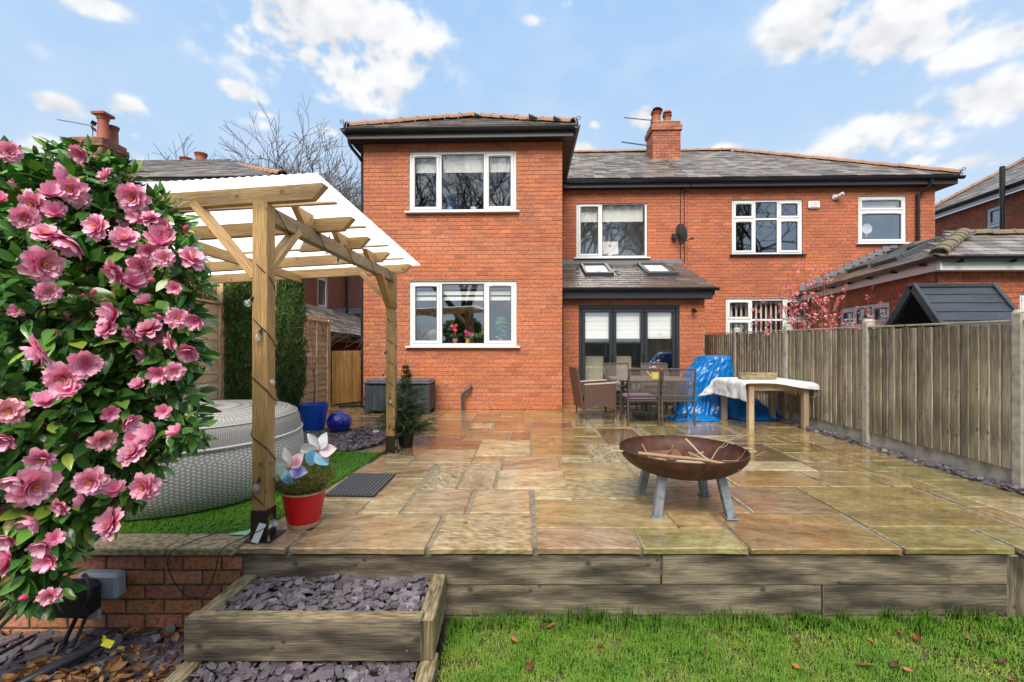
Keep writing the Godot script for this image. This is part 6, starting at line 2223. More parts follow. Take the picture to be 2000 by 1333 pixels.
	# pale buds among the leaves
	for i in 70:
		var l = LOBES[rng.randi_range(0, LOBES.size() - 1)]
		var d := Vector3(rng.randfn(), rng.randfn(), absf(rng.randfn()) + 0.3).normalized()
		var q: Vector3 = Vector3(l[0], l[1], l[2]) + d * l[3] * 1.03
		var s := rng.randf_range(0.006, 0.013)
		place(bud, "bud", c, K.bud_pale if i % 3 else K.petal_any, Transform3D(Basis(Quaternion(Vector3.UP, (d + Vector3(0, 0.5, 0)).normalized())).scaled_local(Vector3.ONE * s), q + o))

func spray_mesh(n: int, seed_: int, spread: float, thin: float) -> ArrayMesh:
	var r := RandomNumberGenerator.new()
	r.seed = seed_
	var mb := MB.new()
	for i in n:
		var u := float(i) / n
		var side := Vector3(r.randfn(0, 1), 0, r.randfn(0, 1)).normalized()
		var p := Vector3(r.randfn(0, 0.03), u * 0.75, r.randfn(0, 0.03))
		var tip := p + (Vector3.UP * r.randf_range(0.2, 0.5) + side * spread * r.randf_range(0.5, 1.0)) * (1.0 - u * 0.35)
		var w := (tip - p).cross(Vector3(r.randfn(), r.randfn(), r.randfn())).normalized() * thin
		var v := r.randf_range(0.7, 1.25)
		mb.col = Color(v, v, v)
		var m := p.lerp(tip, 0.55)
		var nn := (Vector3.UP * 0.4 + side * 0.8).normalized()
		mb.tri(p, m + w, tip, nn, nn, nn, Vector2.ZERO, Vector2.ZERO, Vector2.ZERO)
		mb.tri(p, tip, m - w, nn, nn, nn, Vector2.ZERO, Vector2.ZERO, Vector2.ZERO)
	return mb.mesh()

func cypress(label: String, at: Vector3, h: float, r: float, seed_: int, count := 2600) -> void:
	var c := thing("cypress_tree", label, "tree", at, 0.0, "cypress trees by the lap fence")
	var tr := MB.new()
	tr.tube(pv([Vector3.ZERO, Vector3(0.01, h * 0.5, 0), Vector3(0, h * 0.95, 0)]), pf([0.05, 0.03, 0.008]), 7)
	put(tr, "trunk", c, K.bark)
	var f := fbm(2.2, 3, seed_)
	for k in 2:
		var xfs := []
		var cols := []
		for i in count:
			var y := pow(rng.randf(), 0.9) * h
			var a := rng.randf() * TAU
			var prof := smooth(-0.02, 0.25, y / h) * (1.0 - 0.75 * smooth(0.72, 1.02, y / h))
			var lump := 1.0 + 0.55 * f.get_noise_3d(cos(a) * 1.2, y * 1.6, sin(a) * 1.2)
			var rr := r * prof * lump * (0.35 + 0.65 * pow(rng.randf(), 0.4))
			var out := Vector3(cos(a), 0, sin(a))
			var up := (Vector3.UP + out * rng.randf_range(0.15, 0.6) + Vector3(rng.randfn(0, 0.12), 0, rng.randfn(0, 0.12))).normalized()
			var s := rng.randf_range(0.07, 0.14)
			xfs.append(Transform3D(Basis(Quaternion(Vector3.UP, up)).scaled_local(Vector3(s, s, s)), Vector3(0, y - 0.03, 0) + out * rr))
			var v := rng.randf_range(0.7, 1.2)
			var n := f.get_noise_3d(cos(a) * 3.0, y * 4.0, sin(a) * 3.0)
			cols.append(Color(0.085, 0.20, 0.045).lerp(Color(0.24, 0.38, 0.075), clampf(n + 0.25, 0, 1)) * v)
		scatter("foliage", c, spray_mesh(16, seed_ + k, 0.34, 0.035), K.green_any, xfs, cols)

func grow(mb: MB, p: Vector3, d: Vector3, l: float, r: float, depth: int, g: RandomNumberGenerator, up: float, minr: float) -> void:
	var n := 3
	var pts := PackedVector3Array([p])
	var rad := PackedFloat32Array([r])
	var q := p
	for i in n:
		d = (d + Vector3(g.randfn(0, 0.13), g.randfn(0, 0.10) + up, g.randfn(0, 0.13))).normalized()
		q += d * l / n
		pts.append(q)
		rad.append(maxf(r * (1.0 - 0.35 * (i + 1) / n), minr))
	mb.tube(pts, rad, 7 if depth > 4 else 5 if depth > 2 else 3, false)
	if depth <= 0:
		return
	var kids := 3 if g.randf() < 0.62 else 2
	for k in kids:
		var axis := d.cross(Vector3(g.randfn(), g.randfn(), g.randfn())).normalized()
		var nd := d.rotated(axis, g.randf_range(0.25, 0.72))
		var at := q if k < 2 else pts[2]
		grow(mb, at, nd, l * g.randf_range(0.66, 0.88), maxf(r * (0.62 if k else 0.7), minr), depth - 1, g, up, minr)

func bare_tree(label: String, at: Vector3, h: float, seed_: int, depth: int, minr := 0.012, group := "") -> Node3D:
	var t := thing("bare_tree", label, "tree", at, 0.0, group)
	var g := RandomNumberGenerator.new()
	g.seed = seed_
	var tm := MB.new()
	var r := h * 0.022
	tm.tube(pv([Vector3(0, -0.2, 0), Vector3(0.05, h * 0.09, 0.02), Vector3(0.0, h * 0.2, 0.0)]), pf([r * 1.25, r, r * 0.9]), 9)
	put(tm, "trunk", t, K.bark_dark)
	var mb := MB.new()
	for k in 4:
		var a := TAU * k / 4.0 + g.randf()
		grow(mb, Vector3(0, h * (0.17 + 0.015 * k), 0), Vector3(cos(a) * 0.55, 1.0, sin(a) * 0.55).normalized(), h * 0.24, r * 0.66, depth, g, 0.035, minr)
	put(mb, "branches", t, K.bark_dark)
	return t

func plants() -> void:
	cypress("taller dark green columnar cypress at the pergola post", Vector3(-4.08, 0, -6.4), 3.1, 0.17, 71)
	cypress("dark green columnar cypress between the two lap fence panels", Vector3(-3.68, 0, -7.0), 2.95, 0.18, 72)
	cypress("bushy cypress showing above the lap fence behind the camellia", Vector3(-4.95, 0, -6.3), 2.6, 0.6, 73, 2200)
	K.twig = mat(lin(0.13, 0.11, 0.095), 0.9)
	var bt := bare_tree("tall leafless tree with fine upright twigs behind the pergola roof", Vector3(-14.6, 0, -27.0), 15.0, 5, 7, 0.012)
	var b2 := bare_tree("leafless tree standing against the corner of the extension", Vector3(-10.6, 0, -25.0), 13.2, 9, 7, 0.012)
	for q in [bt, b2]:
		q.scale = Vector3.ONE * (0.84 if q == bt else 0.66)
		for e in q.get_children():
			e.material_override = K.twig
	var b3 := copy_of(bt, "leafless tree whose low twigs show over the far chimney pots")
	b3.position = Vector3(-18.6, 0, -28.0)
	b3.rotation.y = 2.2
	b3.scale = Vector3.ONE * 0.70
	for q in [[-13.4, -25.5, 2.9, 0.70, "fullest leafless tree, its twigs rising above the pergola roof"], [-17.2, -29.5, 0.6, 0.80, "leafless tree furthest back among the bare crowns"], [-12.6, -28.0, 4.1, 0.74, "slender leafless tree between the two taller bare trees"], [-16.4, -26.0, 5.3, 0.62, "small leafless tree in front of the taller bare crowns"], [-8.4, -26.5, 1.4, 0.56, "lowest leafless tree, half hidden by the corner of the extension"]]:
		var b4 := copy_of(bt if q[3] > 0.7 else b2, q[4])
		b4.position = Vector3(q[0], 0, q[1])
		b4.rotation.y = q[2]
		b4.scale = Vector3.ONE * q[3]
	var first := bare_tree("bare garden tree seen only reflected in the window glass", Vector3(-4.5, -0.5, 13.0), 15.5, 21, 6, 0.014, "trees reflected in the windows")
	for q in [[-12.0, 14.0, 1.1, 1.0], [3.0, 15.0, 2.3, 1.05], [12.0, 13.0, 4.0, 0.9], [19.5, 14.5, 5.2, 1.1]]:
		var k := copy_of(first, "bare garden tree seen only reflected in the window glass")
		k.position = Vector3(q[0], -0.5, q[1])
		k.rotation.y = q[2]
		k.scale = Vector3.ONE * q[3]
	# flowering currant beyond the fence
	var fc := thing("flowering_currant", "flowering currant with pink blossom on thin upright stems beyond the old fence", "shrub", Vector3(5.55, 0, -8.7))
	var st := MB.new()
	var tips := []
	for i in 40:
		var x := rng.randfn(0.08, 0.50)
		var z := rng.randfn(0, 0.3)
		var h := rng.randf_range(1.8, 2.85) - absf(x) * 0.45 + (0.2 if x < 0 else -0.1)
		var p := [Vector3(x * 0.2, 0, z * 0.2), Vector3(x * 0.6, h * 0.5, z * 0.6), Vector3(x * 1.05, h, z)]
		var cp := curve(p, 5)
		st.tube(cp, pf([0.010, 0.009, 0.008, 0.007, 0.006, 0.006, 0.005, 0.005, 0.004, 0.004, 0.003]), 5)
		for k in 12:
			var at := cp[3 + k * 7 / 11]
			var e := at + Vector3(rng.randfn(0, 0.10), rng.randf_range(0.02, 0.12), rng.randfn(0, 0.10))
			st.tube(pv([at, e]), pf([0.003, 0.002]), 4)
			tips.append(e)
	put(st, "stem", fc, mat(lin(0.20, 0.06, 0.035), 0.8))
	var fm := MB.new()
	for i in 12:
		var d := Vector3(rng.randfn(), rng.randfn() * 0.7, rng.randfn()).normalized()
		var w := d.cross(Vector3(rng.randfn(), rng.randfn(), rng.randfn())).normalized() * 0.35
		fm.flat(d * 0.1, d * 0.9 + w, d * 0.9 - w)
		fm.flat(d * 0.5 - w * 0.6, d * 1.1, d * 0.5 + w * 0.6)
	var xf := []
	var co := []
	var xl := []
	var cl := []
	for t in tips:
		if rng.randf() < 0.85:
			for k in 2:
				var s := rng.randf_range(0.018, 0.036)
				xf.append(Transform3D(Basis(Vector3.UP, rng.randf() * TAU).scaled_local(Vector3(s, s * 1.2, s)), t + Vector3(rng.randfn(0, 0.015), rng.randfn(0, 0.03), rng.randfn(0, 0.015))))
				co.append(Color(0.80, 0.17, 0.28).lerp(Color(0.90, 0.42, 0.50), rng.randf()))
		for k in 2:
			var s := rng.randf_range(0.02, 0.045)
			xl.append(Transform3D(Basis(Vector3.UP, rng.randf() * TAU).rotated(Vector3(1, 0, 0), rng.randfn(0, 0.5)).scaled_local(Vector3(s, s, s)), t + Vector3(rng.randfn(0, 0.03), rng.randfn(0, 0.04), rng.randfn(0, 0.03))))
			cl.append(Color(0.34, 0.42, 0.10) * rng.randf_range(0.7, 1.2))
	scatter("blossom", fc, fm.mesh(), K.petal_any, xf, co)
	scatter("foliage", fc, leaf_mesh(0.7, 0.3, 0.1), K.green_any, xl, cl)
	# little spruce in a black pot
	var pot := thing("plant_pot", "black plastic pot holding the little spruce by the rear pergola post", "pot", Vector3(-1.60, 0, -6.0))
	pot_shape(pot, 0.085, 0.115, 0.22, K.black, "pot_body")
	var sp := thing("spruce_tree", "little bushy spruce with a bare leader growing in a black pot", "tree", Vector3(-1.60, 0.19, -6.0))
	var tk := MB.new()
	tk.tube(pv([Vector3.ZERO, Vector3(0.01, 0.45, 0), Vector3(0.0, 0.98, 0)]), pf([0.014, 0.009, 0.004]), 6)
	put(tk, "trunk", sp, K.bark)
	var br := MB.new()
	var nx := []
	var nc := []
	for i in 270:
		var u := pow(rng.randf(), 1.9)
		var y := 0.03 + u * 0.86
		var a := rng.randf() * TAU
		var l := (0.31 * pow(1.0 - u, 0.6) + 0.03) * rng.randf_range(0.7, 1.15)
		if u > 0.62: l *= 0.45
		var e := Vector3(cos(a) * l, y + l * rng.randf_range(-0.05, 0.45), sin(a) * l)
		var b := Vector3(0, y, 0)
		br.tube(pv([b, e]), pf([0.004, 0.002]), 4)
		var n := int(l * 75) + 3
		for k in n:
			var t := 0.15 + 0.9 * k / n
			var s := rng.randf_range(0.028, 0.05)
			var d := ((e - b).normalized() + Vector3(rng.randfn(0, 0.5), rng.randfn(0.15, 0.5), rng.randfn(0, 0.5))).normalized()
			nx.append(Transform3D(Basis(Quaternion(Vector3.UP, d)).scaled_local(Vector3(s, s, s)), b.lerp(e, t)))
			nc.append(Color(0.075, 0.16, 0.05).lerp(Color(0.24, 0.30, 0.08), smooth(0.5, 1.0, t) * rng.randf()) * rng.randf_range(0.8, 1.2))
	put(br, "branches", sp, K.bark)
	scatter("needles", sp, spray_mesh(18, 91, 0.55, 0.035), K.green_any, nx, nc)
	# twiggy shrub in the blue pot
	var tw := thing("twiggy_shrub", "leafless twiggy shrub growing in the tall blue pot", "shrub", Vector3(-3.33, 0.38, -7.02))
	var tb := MB.new()
	var gr := RandomNumberGenerator.new()
	gr.seed = 14
	tb.tube(pv([Vector3(0, -0.05, 0), Vector3(0.02, 0.3, 0), Vector3(0.0, 0.62, 0)]), pf([0.014, 0.011, 0.009]), 6)
	for k in 5:
		var a := k * 1.3
		grow(tb, Vector3(0.0, 0.45 + 0.045 * k, 0), Vector3(cos(a) * 0.75 + 0.2, 0.8, sin(a) * 0.5).normalized(), 0.42, 0.006, 3, gr, 0.03, 0.0022)
	put(tb, "branches", tw, K.bark)

func pot_shape(o: Node, rb: float, rt: float, h: float, m: Material, called: String, rim := 0.012, soil := true) -> void:
	var mb := MB.new()
	mb.lathe([Vector2(0, 0), Vector2(rb, 0), Vector2(lerpf(rb, rt, 0.5) * 1.01, h * 0.5), Vector2(rt, h - 0.015), Vector2(rt + rim * 0.3, h), Vector2(rt - rim, h), Vector2(rt - rim - 0.004, h - 0.05), Vector2(rt * 0.8, h - 0.06)], 36)
	put(mb, called, o, m)
	if soil:
		var s := MB.new()
		s.lathe([Vector2(rt - rim, h - 0.05), Vector2(rt * 0.5, h - 0.035), Vector2(0, h - 0.03)], 20)
		put(s, "soil", o, K.soil)

func hot_tub() -> void:
	var t := thing("hot_tub", "round inflatable hot tub with grey wicker-pattern sides and zipped cover", "hot tub", Vector3(-3.24, 0.005, -4.30))
	var mb := MB.new()
	mb.us = 1.0
	mb.lathe([Vector2(0.86, 0.0), Vector2(0.93, 0.03), Vector2(0.985, 0.14), Vector2(1.0, 0.28), Vector2(0.99, 0.42), Vector2(0.965, 0.515)], 96)
	put(mb, "tub_wall", t, K.tub)
	var sk := MB.new()
	sk.lathe([Vector2(0.975, 0.50), Vector2(0.985, 0.512), Vector2(0.985, 0.522), Vector2(0.97, 0.53)], 96)
	put(sk, "seam", t, mat(lin(0.5, 0.49, 0.46), 0.6))
	var cv := MB.new()
	cv.lathe([Vector2(0.97, 0.525), Vector2(0.955, 0.63), Vector2(0.925, 0.69), Vector2(0.87, 0.725), Vector2(0.70, 0.745), Vector2(0.40, 0.762), Vector2(0, 0.77)], 96)
	put(cv, "cover", t, K.tub_lid)
	var s2 := MB.new()
	s2.lathe([Vector2(0.925, 0.684), Vector2(0.934, 0.69), Vector2(0.925, 0.70)], 96)
	put(s2, "seam", t, mat(lin(0.42, 0.41, 0.39), 0.7))
	for a in [0.35, 2.4, 4.5]:
		var st := MB.new()
		var d := Vector3(cos(a), 0, -sin(a))
		st.bar(d * 0.985 + Vector3(0, 0.36, 0), d * 0.975 + Vector3(0, 0.52, 0), 0.03, 0.008, 0.002, d)
		put(st, "strap", t, K.white)

func pots() -> void:
	var p := thing("plant_pot", "tall matt royal blue planter holding the twiggy shrub", "pot", Vector3(-3.33, 0.0, -7.02))
	var mb := MB.new()
	mb.lathe([Vector2(0, 0), Vector2(0.155, 0), Vector2(0.185, 0.18), Vector2(0.22, 0.40), Vector2(0.225, 0.43), Vector2(0.205, 0.43), Vector2(0.19, 0.37), Vector2(0, 0.36)], 40)
	put(mb, "pot_body", p, K.blue_pot)
	var s := MB.new()
	s.lathe([Vector2(0.195, 0.385), Vector2(0, 0.40)], 20)
	put(s, "soil", p, K.soil)
	var b := thing("glazed_ball", "shiny cobalt blue glazed ceramic ball on the slate chippings", "garden ball", Vector3(-2.86, 0.005, -6.88))
	var g := MB.new()
	var pr := []
	for i in 25:
		var a := -PI / 2 + PI * i / 24.0
		pr.append(Vector2(maxf(cos(a) * 0.182, 0.0), 0.17 + sin(a) * 0.17))
	g.lathe(pr, 40)
	put(g, "ball", b, K.blue_gloss)
	# red pot with heather
	var r := thing("plant_pot", "glazed red flower pot with chipped terracotta rim at the pergola post", "pot", Vector3(-1.70, 0.0, -3.43))
	var rm := MB.new()
	rm.lathe([Vector2(0.117, 0.034), Vector2(0.135, 0.13), Vector2(0.158, 0.262)], 48)
	put(rm, "glaze", r, K.red_pot)
	var cl := MB.new()
	cl.lathe([Vector2(0, 0), Vector2(0.108, 0), Vector2(0.113, 0.005), Vector2(0.118, 0.040)], 48)
	put(cl, "bare_foot", r, K.chipped)
	cl = MB.new()
	var g2 := []
	for i in 2:
		var row := []
		for j in 49:
			var a := TAU * j / 48.0
			var chip := 0.006 + 0.012 * maxf(0.0, sin(a * 3.0 + 1.0)) * maxf(0.0, sin(a + 1.4))
			row.append(Vector3(cos(a), 0, -sin(a)) * (0.1585 if i == 0 else 0.1600) + Vector3(0, 0.268 - chip if i == 0 else 0.272, 0))
		g2.append(row)
	cl.sheet(g2)
	cl.lathe([Vector2(0.1595, 0.262), Vector2(0.160, 0.272), Vector2(0.145, 0.273), Vector2(0.142, 0.23), Vector2(0.10, 0.22)], 48)
	put(cl, "chipped_rim", r, K.chipped)
	var so := MB.new()
	so.lathe([Vector2(0.143, 0.235), Vector2(0, 0.255)], 20)
	put(so, "soil", r, K.soil)
	var h := thing("heather_plant", "bushy yellow-green heather growing in the red pot", "plant", Vector3(-1.70, 0.235, -3.43))
	var xs := []
	var cs := []
	var st := MB.new()
	for i in 900:
		var a := rng.randf() * TAU
		var rr := sqrt(rng.randf()) * 0.17
		var lean := rr * 1.2
		var hh := (0.23 - rr * 0.40) * rng.randf_range(0.6, 1.1)
		var b0 := Vector3(cos(a) * rr * 0.7, 0, sin(a) * rr * 0.7)
		var e := Vector3(cos(a) * (rr + lean * 0.35), hh, sin(a) * (rr + lean * 0.35))
		if i % 5 == 0: st.tube(pv([b0, e]), pf([0.0015, 0.001]), 4)
		for k in 3:
			var t := 0.35 + 0.3 * k
			var sz := rng.randf_range(0.022, 0.034)
			xs.append(Transform3D(Basis(Quaternion(Vector3.UP, ((e - b0).normalized() + Vector3(rng.randfn(0, 0.3), 0, rng.randfn(0, 0.3))).normalized())).scaled_local(Vector3(sz, sz, sz)), b0.lerp(e, t)))
			var q := rng.randf()
			cs.append((Color(0.18, 0.25, 0.03) if q < 0.45 else Color(0.42, 0.42, 0.05) if q < 0.75 else Color(0.16, 0.10, 0.035) if q < 0.9 else Color(0.62, 0.52, 0.22)) * rng.randf_range(0.8, 1.25))
	put(st, "stems", h, K.bark)
	scatter("foliage", h, spray_mesh(10, 95, 0.5, 0.05), K.green_any, xs, cs)
	# two pinwheels
	var cols := [[lin(0.80, 0.82, 0.86), lin(0.85, 0.87, 0.90), lin(0.62, 0.86, 0.78), lin(0.30, 0.66, 0.86), lin(0.42, 0.42, 0.78), lin(0.90, 0.70, 0.76)], [lin(0.85, 0.87, 0.92), lin(0.84, 0.86, 0.9), lin(0.20, 0.56, 0.85), lin(0.40, 0.70, 0.90), lin(0.88, 0.72, 0.74), lin(0.82, 0.86, 0.92)]]
	var at := [Vector3(-1.715, 0.24, -3.36), Vector3(-1.62, 0.24, -3.52)]
	var hub := [Vector3(-0.025, 0.245, 0.05), Vector3(0.02, 0.335, 0.05)]
	for w in 2:
		var pw := thing("pinwheel", ["front pinwheel with six pastel petals over the heather", "rear pinwheel with white and dotted blue petals over the heather"][w], "pinwheel", at[w], 0.0, "pinwheels in the red pot")
		var sk := MB.new()
		sk.tube(pv([Vector3(0, -0.03, 0), hub[w] - Vector3(0, 0, 0.02)]), pf([0.004]), 8)
		put(sk, "stick", pw, K.oak)
		for i in 6:
			var a: float = TAU * i / 6.0 + (0.25 if w == 0 else 0.6)
			var pmb := MB.new()
			var bs := Basis(Vector3(0, 0, 1), a)
			var g3 := []
			for q in 7:
				var u := q / 6.0
				var row := []
				for j in 5:
					var v := (j / 4.0 - 0.5) * 2.0
					var wd := 0.048 * sin(PI * clampf(u * 0.86 + 0.08, 0, 1))
					row.append(hub[w] + bs * Vector3(v * wd + 0.012 * sin(u * 3.0), u * 0.142, 0.012 + 0.034 * sin(u * PI) * (0.4 + 0.6 * v) + 0.01 * v * v))
				g3.append(row)
			pmb.sheet(g3)
			var pm := put(pmb, "petal", pw, mat(cols[w][i], 0.3, {"back": Color(0.5, 0.5, 0.5)}))
			if (w == 0 and i in [3, 4, 5]) or (w == 1 and i in [2, 3]):   # printed rays or dots
				var dm := MB.new()
				var tint: Color = [lin(0.1, 0.3, 0.75), lin(0.12, 0.12, 0.55), lin(0.85, 0.2, 0.35)][i % 3] if w == 0 else lin(0.05, 0.38, 0.75)
				var cc: Vector3 = hub[w] + bs * Vector3(0.012, 0.082, 0.046)
				var nz := bs * Vector3(-0.35, -0.1, 0.93).normalized()
				var ux := nz.cross(bs * Vector3(0, 1, 0)).normalized()
				var uy := ux.cross(nz) * -1.0
				if w == 0:
					for k in 16:
						var th := TAU * k / 16.0
						var dd := ux * cos(th) + uy * sin(th)
						var pp := dd.cross(nz) * 0.0016
						dm.quad(cc + dd * 0.012 - pp + nz * 0.003, cc + dd * 0.034 - pp * 1.6 + nz * 0.003, cc + dd * 0.034 + pp * 1.6 + nz * 0.003, cc + dd * 0.012 + pp + nz * 0.003)
						dm.flat(cc + nz * 0.0034, cc + dd * 0.011 + nz * 0.0034, cc + (ux * cos(th + 0.4) + uy * sin(th + 0.4)) * 0.011 + nz * 0.0034)
				else:
					for k in 40:
						var px := (k % 5 - 2) * 0.011
						var py := (k / 5 - 3.5) * 0.011
						for e in 5:
							var t0 := TAU * e / 5.0
							var t1 := TAU * (e + 1) / 5.0
							var b0 := cc + ux * px + uy * py + nz * 0.004
							dm.flat(b0, b0 + (ux * cos(t0) + uy * sin(t0)) * 0.003, b0 + (ux * cos(t1) + uy * sin(t1)) * 0.003)
				put(dm, "print", pm, mat(tint, 0.4))
		var hb := MB.new()
		hb.lathe([Vector2(0.017, -0.004), Vector2(0.017, 0.006), Vector2(0.010, 0.014), Vector2(0, 0.017)], 14, Transform3D(Basis(Vector3(1, 0, 0), PI / 2), hub[w] + Vector3(0, 0, 0.03)))
		put(hb, "hub", pw, mat(lin(0.5, 0.27, 0.22), 0.5))

func door_mat() -> void:
	var m := thing("door_mat", "flat dark ribbed rubber mat lying on the paving", "mat")
	var a := Vector3(-1.82, 0.006, -4.16)
	var bs := MB.new()
	bs.bar(pt(-1.60, 4.11, 0.010), pt(-1.60, 4.80, 0.010), 0.46, 0.008, 0.003)
	put(bs, "base", m, mat(lin(0.035, 0.035, 0.037), 0.7))
	for i in 24:
		var x := -1.82 + 0.0185 * i + 0.005
		var mb := MB.new()
		mb.bar(pt(x, 4.125, 0.017), pt(x, 4.785, 0.017), 0.0085, 0.008, 0.002)
		put(mb, "rib", m, K.zinc if i % 2 else K.fascia_grey)

func storage() -> void:
	var s := thing("storage_box", "dark grey plastic garden storage box with plank sides against the house", "storage box", Vector3(-2.50, 0, -9.0))
	var w := 1.24
	var d := 0.52
	boxp("box_body", s, K.storage, Vector3(0, 0.31, 0), Vector3(w, 0.52, d), 0.015)
	for i in 10:
		boxp("side_plank", s, K.storage, Vector3(-w / 2 + 0.062 + i * 0.124, 0.315, d / 2 + 0.004), Vector3(0.114, 0.49, 0.016), 0.005)
	for i in 4:
		boxp("side_plank", s, K.storage, Vector3(w / 2 + 0.004, 0.315, -d / 2 + 0.065 + i * 0.13), Vector3(0.016, 0.49, 0.12), 0.005)
	for x in [-1, 1]:
		for z in [-1, 1]:
			boxp("corner_foot", s, K.storage, Vector3(x * (w / 2 - 0.03), 0.30, z * (d / 2 - 0.02)), Vector3(0.09, 0.60, 0.09), 0.012)
	boxp("handle", s, K.black, Vector3(w / 2 + 0.016, 0.42, 0.0), Vector3(0.01, 0.06, 0.18), 0.004)
	var ld := MB.new()
	ld.box(Vector3(0, 0.605, 0.01), Vector3(w + 0.06, 0.05, d + 0.08), Basis.IDENTITY, 0.016)
	ld.box(Vector3(0, 0.64, 0.0), Vector3(w - 0.02, 0.03, d - 0.02), Basis.IDENTITY, 0.014)
	put(ld, "lid", s, mat(lin(0.08, 0.10, 0.12), 0.35, {"tex": T.blotch, "tri": true}))
	var wh := thing("spoked_wheel", "grey spoked wheel standing between side gate and storage box", "wheel", Vector3(-3.27, 0.15, -9.28), 0.5)
	var t := MB.new()
	var ring := []
	for i in 25:
		ring.append(Vector3(cos(TAU * i / 24.0) * 0.125, sin(TAU * i / 24.0) * 0.125, 0))
	t.tube(pv(ring), pf([0.022]), 8, false)
	put(t, "tyre", wh, K.black)
	for i in 5:
		var sp := MB.new()
		var a := TAU * i / 5.0
		sp.bar(Vector3.ZERO, Vector3(cos(a), sin(a), 0) * 0.115, 0.02, 0.025, 0.003)
		put(sp, "spoke", wh, K.fascia_grey)
	var hb := MB.new()
	hb.tube(pv([Vector3(0, 0, -0.03), Vector3(0, 0, 0.03)]), pf([0.028]), 10)
	put(hb, "hub", wh, K.fascia_grey)
	var ra := thing("drain_channel", "black plastic channel lying along the foot of the side gate", "channel")
	var rm := MB.new()
	rm.bar(Vector3(-4.0, 0.03, -9.6), Vector3(-3.35, 0.03, -9.75), 0.12, 0.05, 0.006)
	put(rm, "channel", ra, K.black)

func metal_chair(called: String, label: String, at: Vector3, turn: float, cushion: bool) -> Node3D:
	var c := thing(called, label, "chair", at, turn, "metal chairs round the patio table")
	# sitter faces -z
	var hw := 0.26
	for x in [-1.0, 1.0]:
		var leg := MB.new()
		leg.bar(Vector3(x * hw, 0, 0.27), Vector3(x * hw, 0.42, 0.24), 0.026, 0.03, 0.004)
		put(leg, "rear_leg", c, K.frame)
		var up := MB.new()
		up.bar(Vector3(x * hw, 0.42, 0.24), Vector3(x * hw, 0.94, 0.33), 0.026, 0.03, 0.004)
		put(up, "back_post", c, K.frame)
		var fl := MB.new()
		fl.tube(curve([Vector3(x * hw, 0.0, -0.26), Vector3(x * hw, 0.15, -0.18), Vector3(x * hw, 0.36, -0.20), Vector3(x * hw * 1.03, 0.62, -0.17)], 4), pf([0.014]), 8)
		put(fl, "front_leg", c, K.frame)
		var ar := MB.new()
		ar.tube(curve([Vector3(x * hw * 1.03, 0.62, -0.17), Vector3(x * hw * 1.05, 0.635, 0.02), Vector3(x * hw * 1.05, 0.66, 0.16), Vector3(x * hw * 1.03, 0.76, 0.27), Vector3(x * hw, 0.84, 0.31)], 4), pf([0.015]), 8)
		put(ar, "arm", c, K.frame)
	for i in 5:
		boxp("seat_slat", c, K.frame, Vector3(0, 0.415, -0.2 + i * 0.105), Vector3(0.5, 0.014, 0.085), 0.004)
	var bf := MB.new()
	bf.bar(Vector3(-hw, 0.945, 0.331), Vector3(hw, 0.945, 0.331), 0.03, 0.03, 0.005)
	bf.bar(Vector3(-hw, 0.49, 0.252), Vector3(hw, 0.49, 0.252), 0.02, 0.025, 0.004)
	bf.bar(Vector3(-hw, 0.40, 0.24), Vector3(hw, 0.40, 0.24), 0.02, 0.025, 0.004)
	put(bf, "back_frame", c, K.frame)
	var mp := MB.new()
	mp.quad(Vector3(-hw, 0.49, 0.252), Vector3(hw, 0.49, 0.252), Vector3(hw, 0.94, 0.33), Vector3(-hw, 0.94, 0.33))
	put(mp, "mesh_back", c, K.mesh_fabric)
	if cushion:
		boxp("cushion", c, K.cushion, Vector3(0, 0.455, 0.0), Vector3(0.48, 0.065, 0.48), 0.022)
	return c

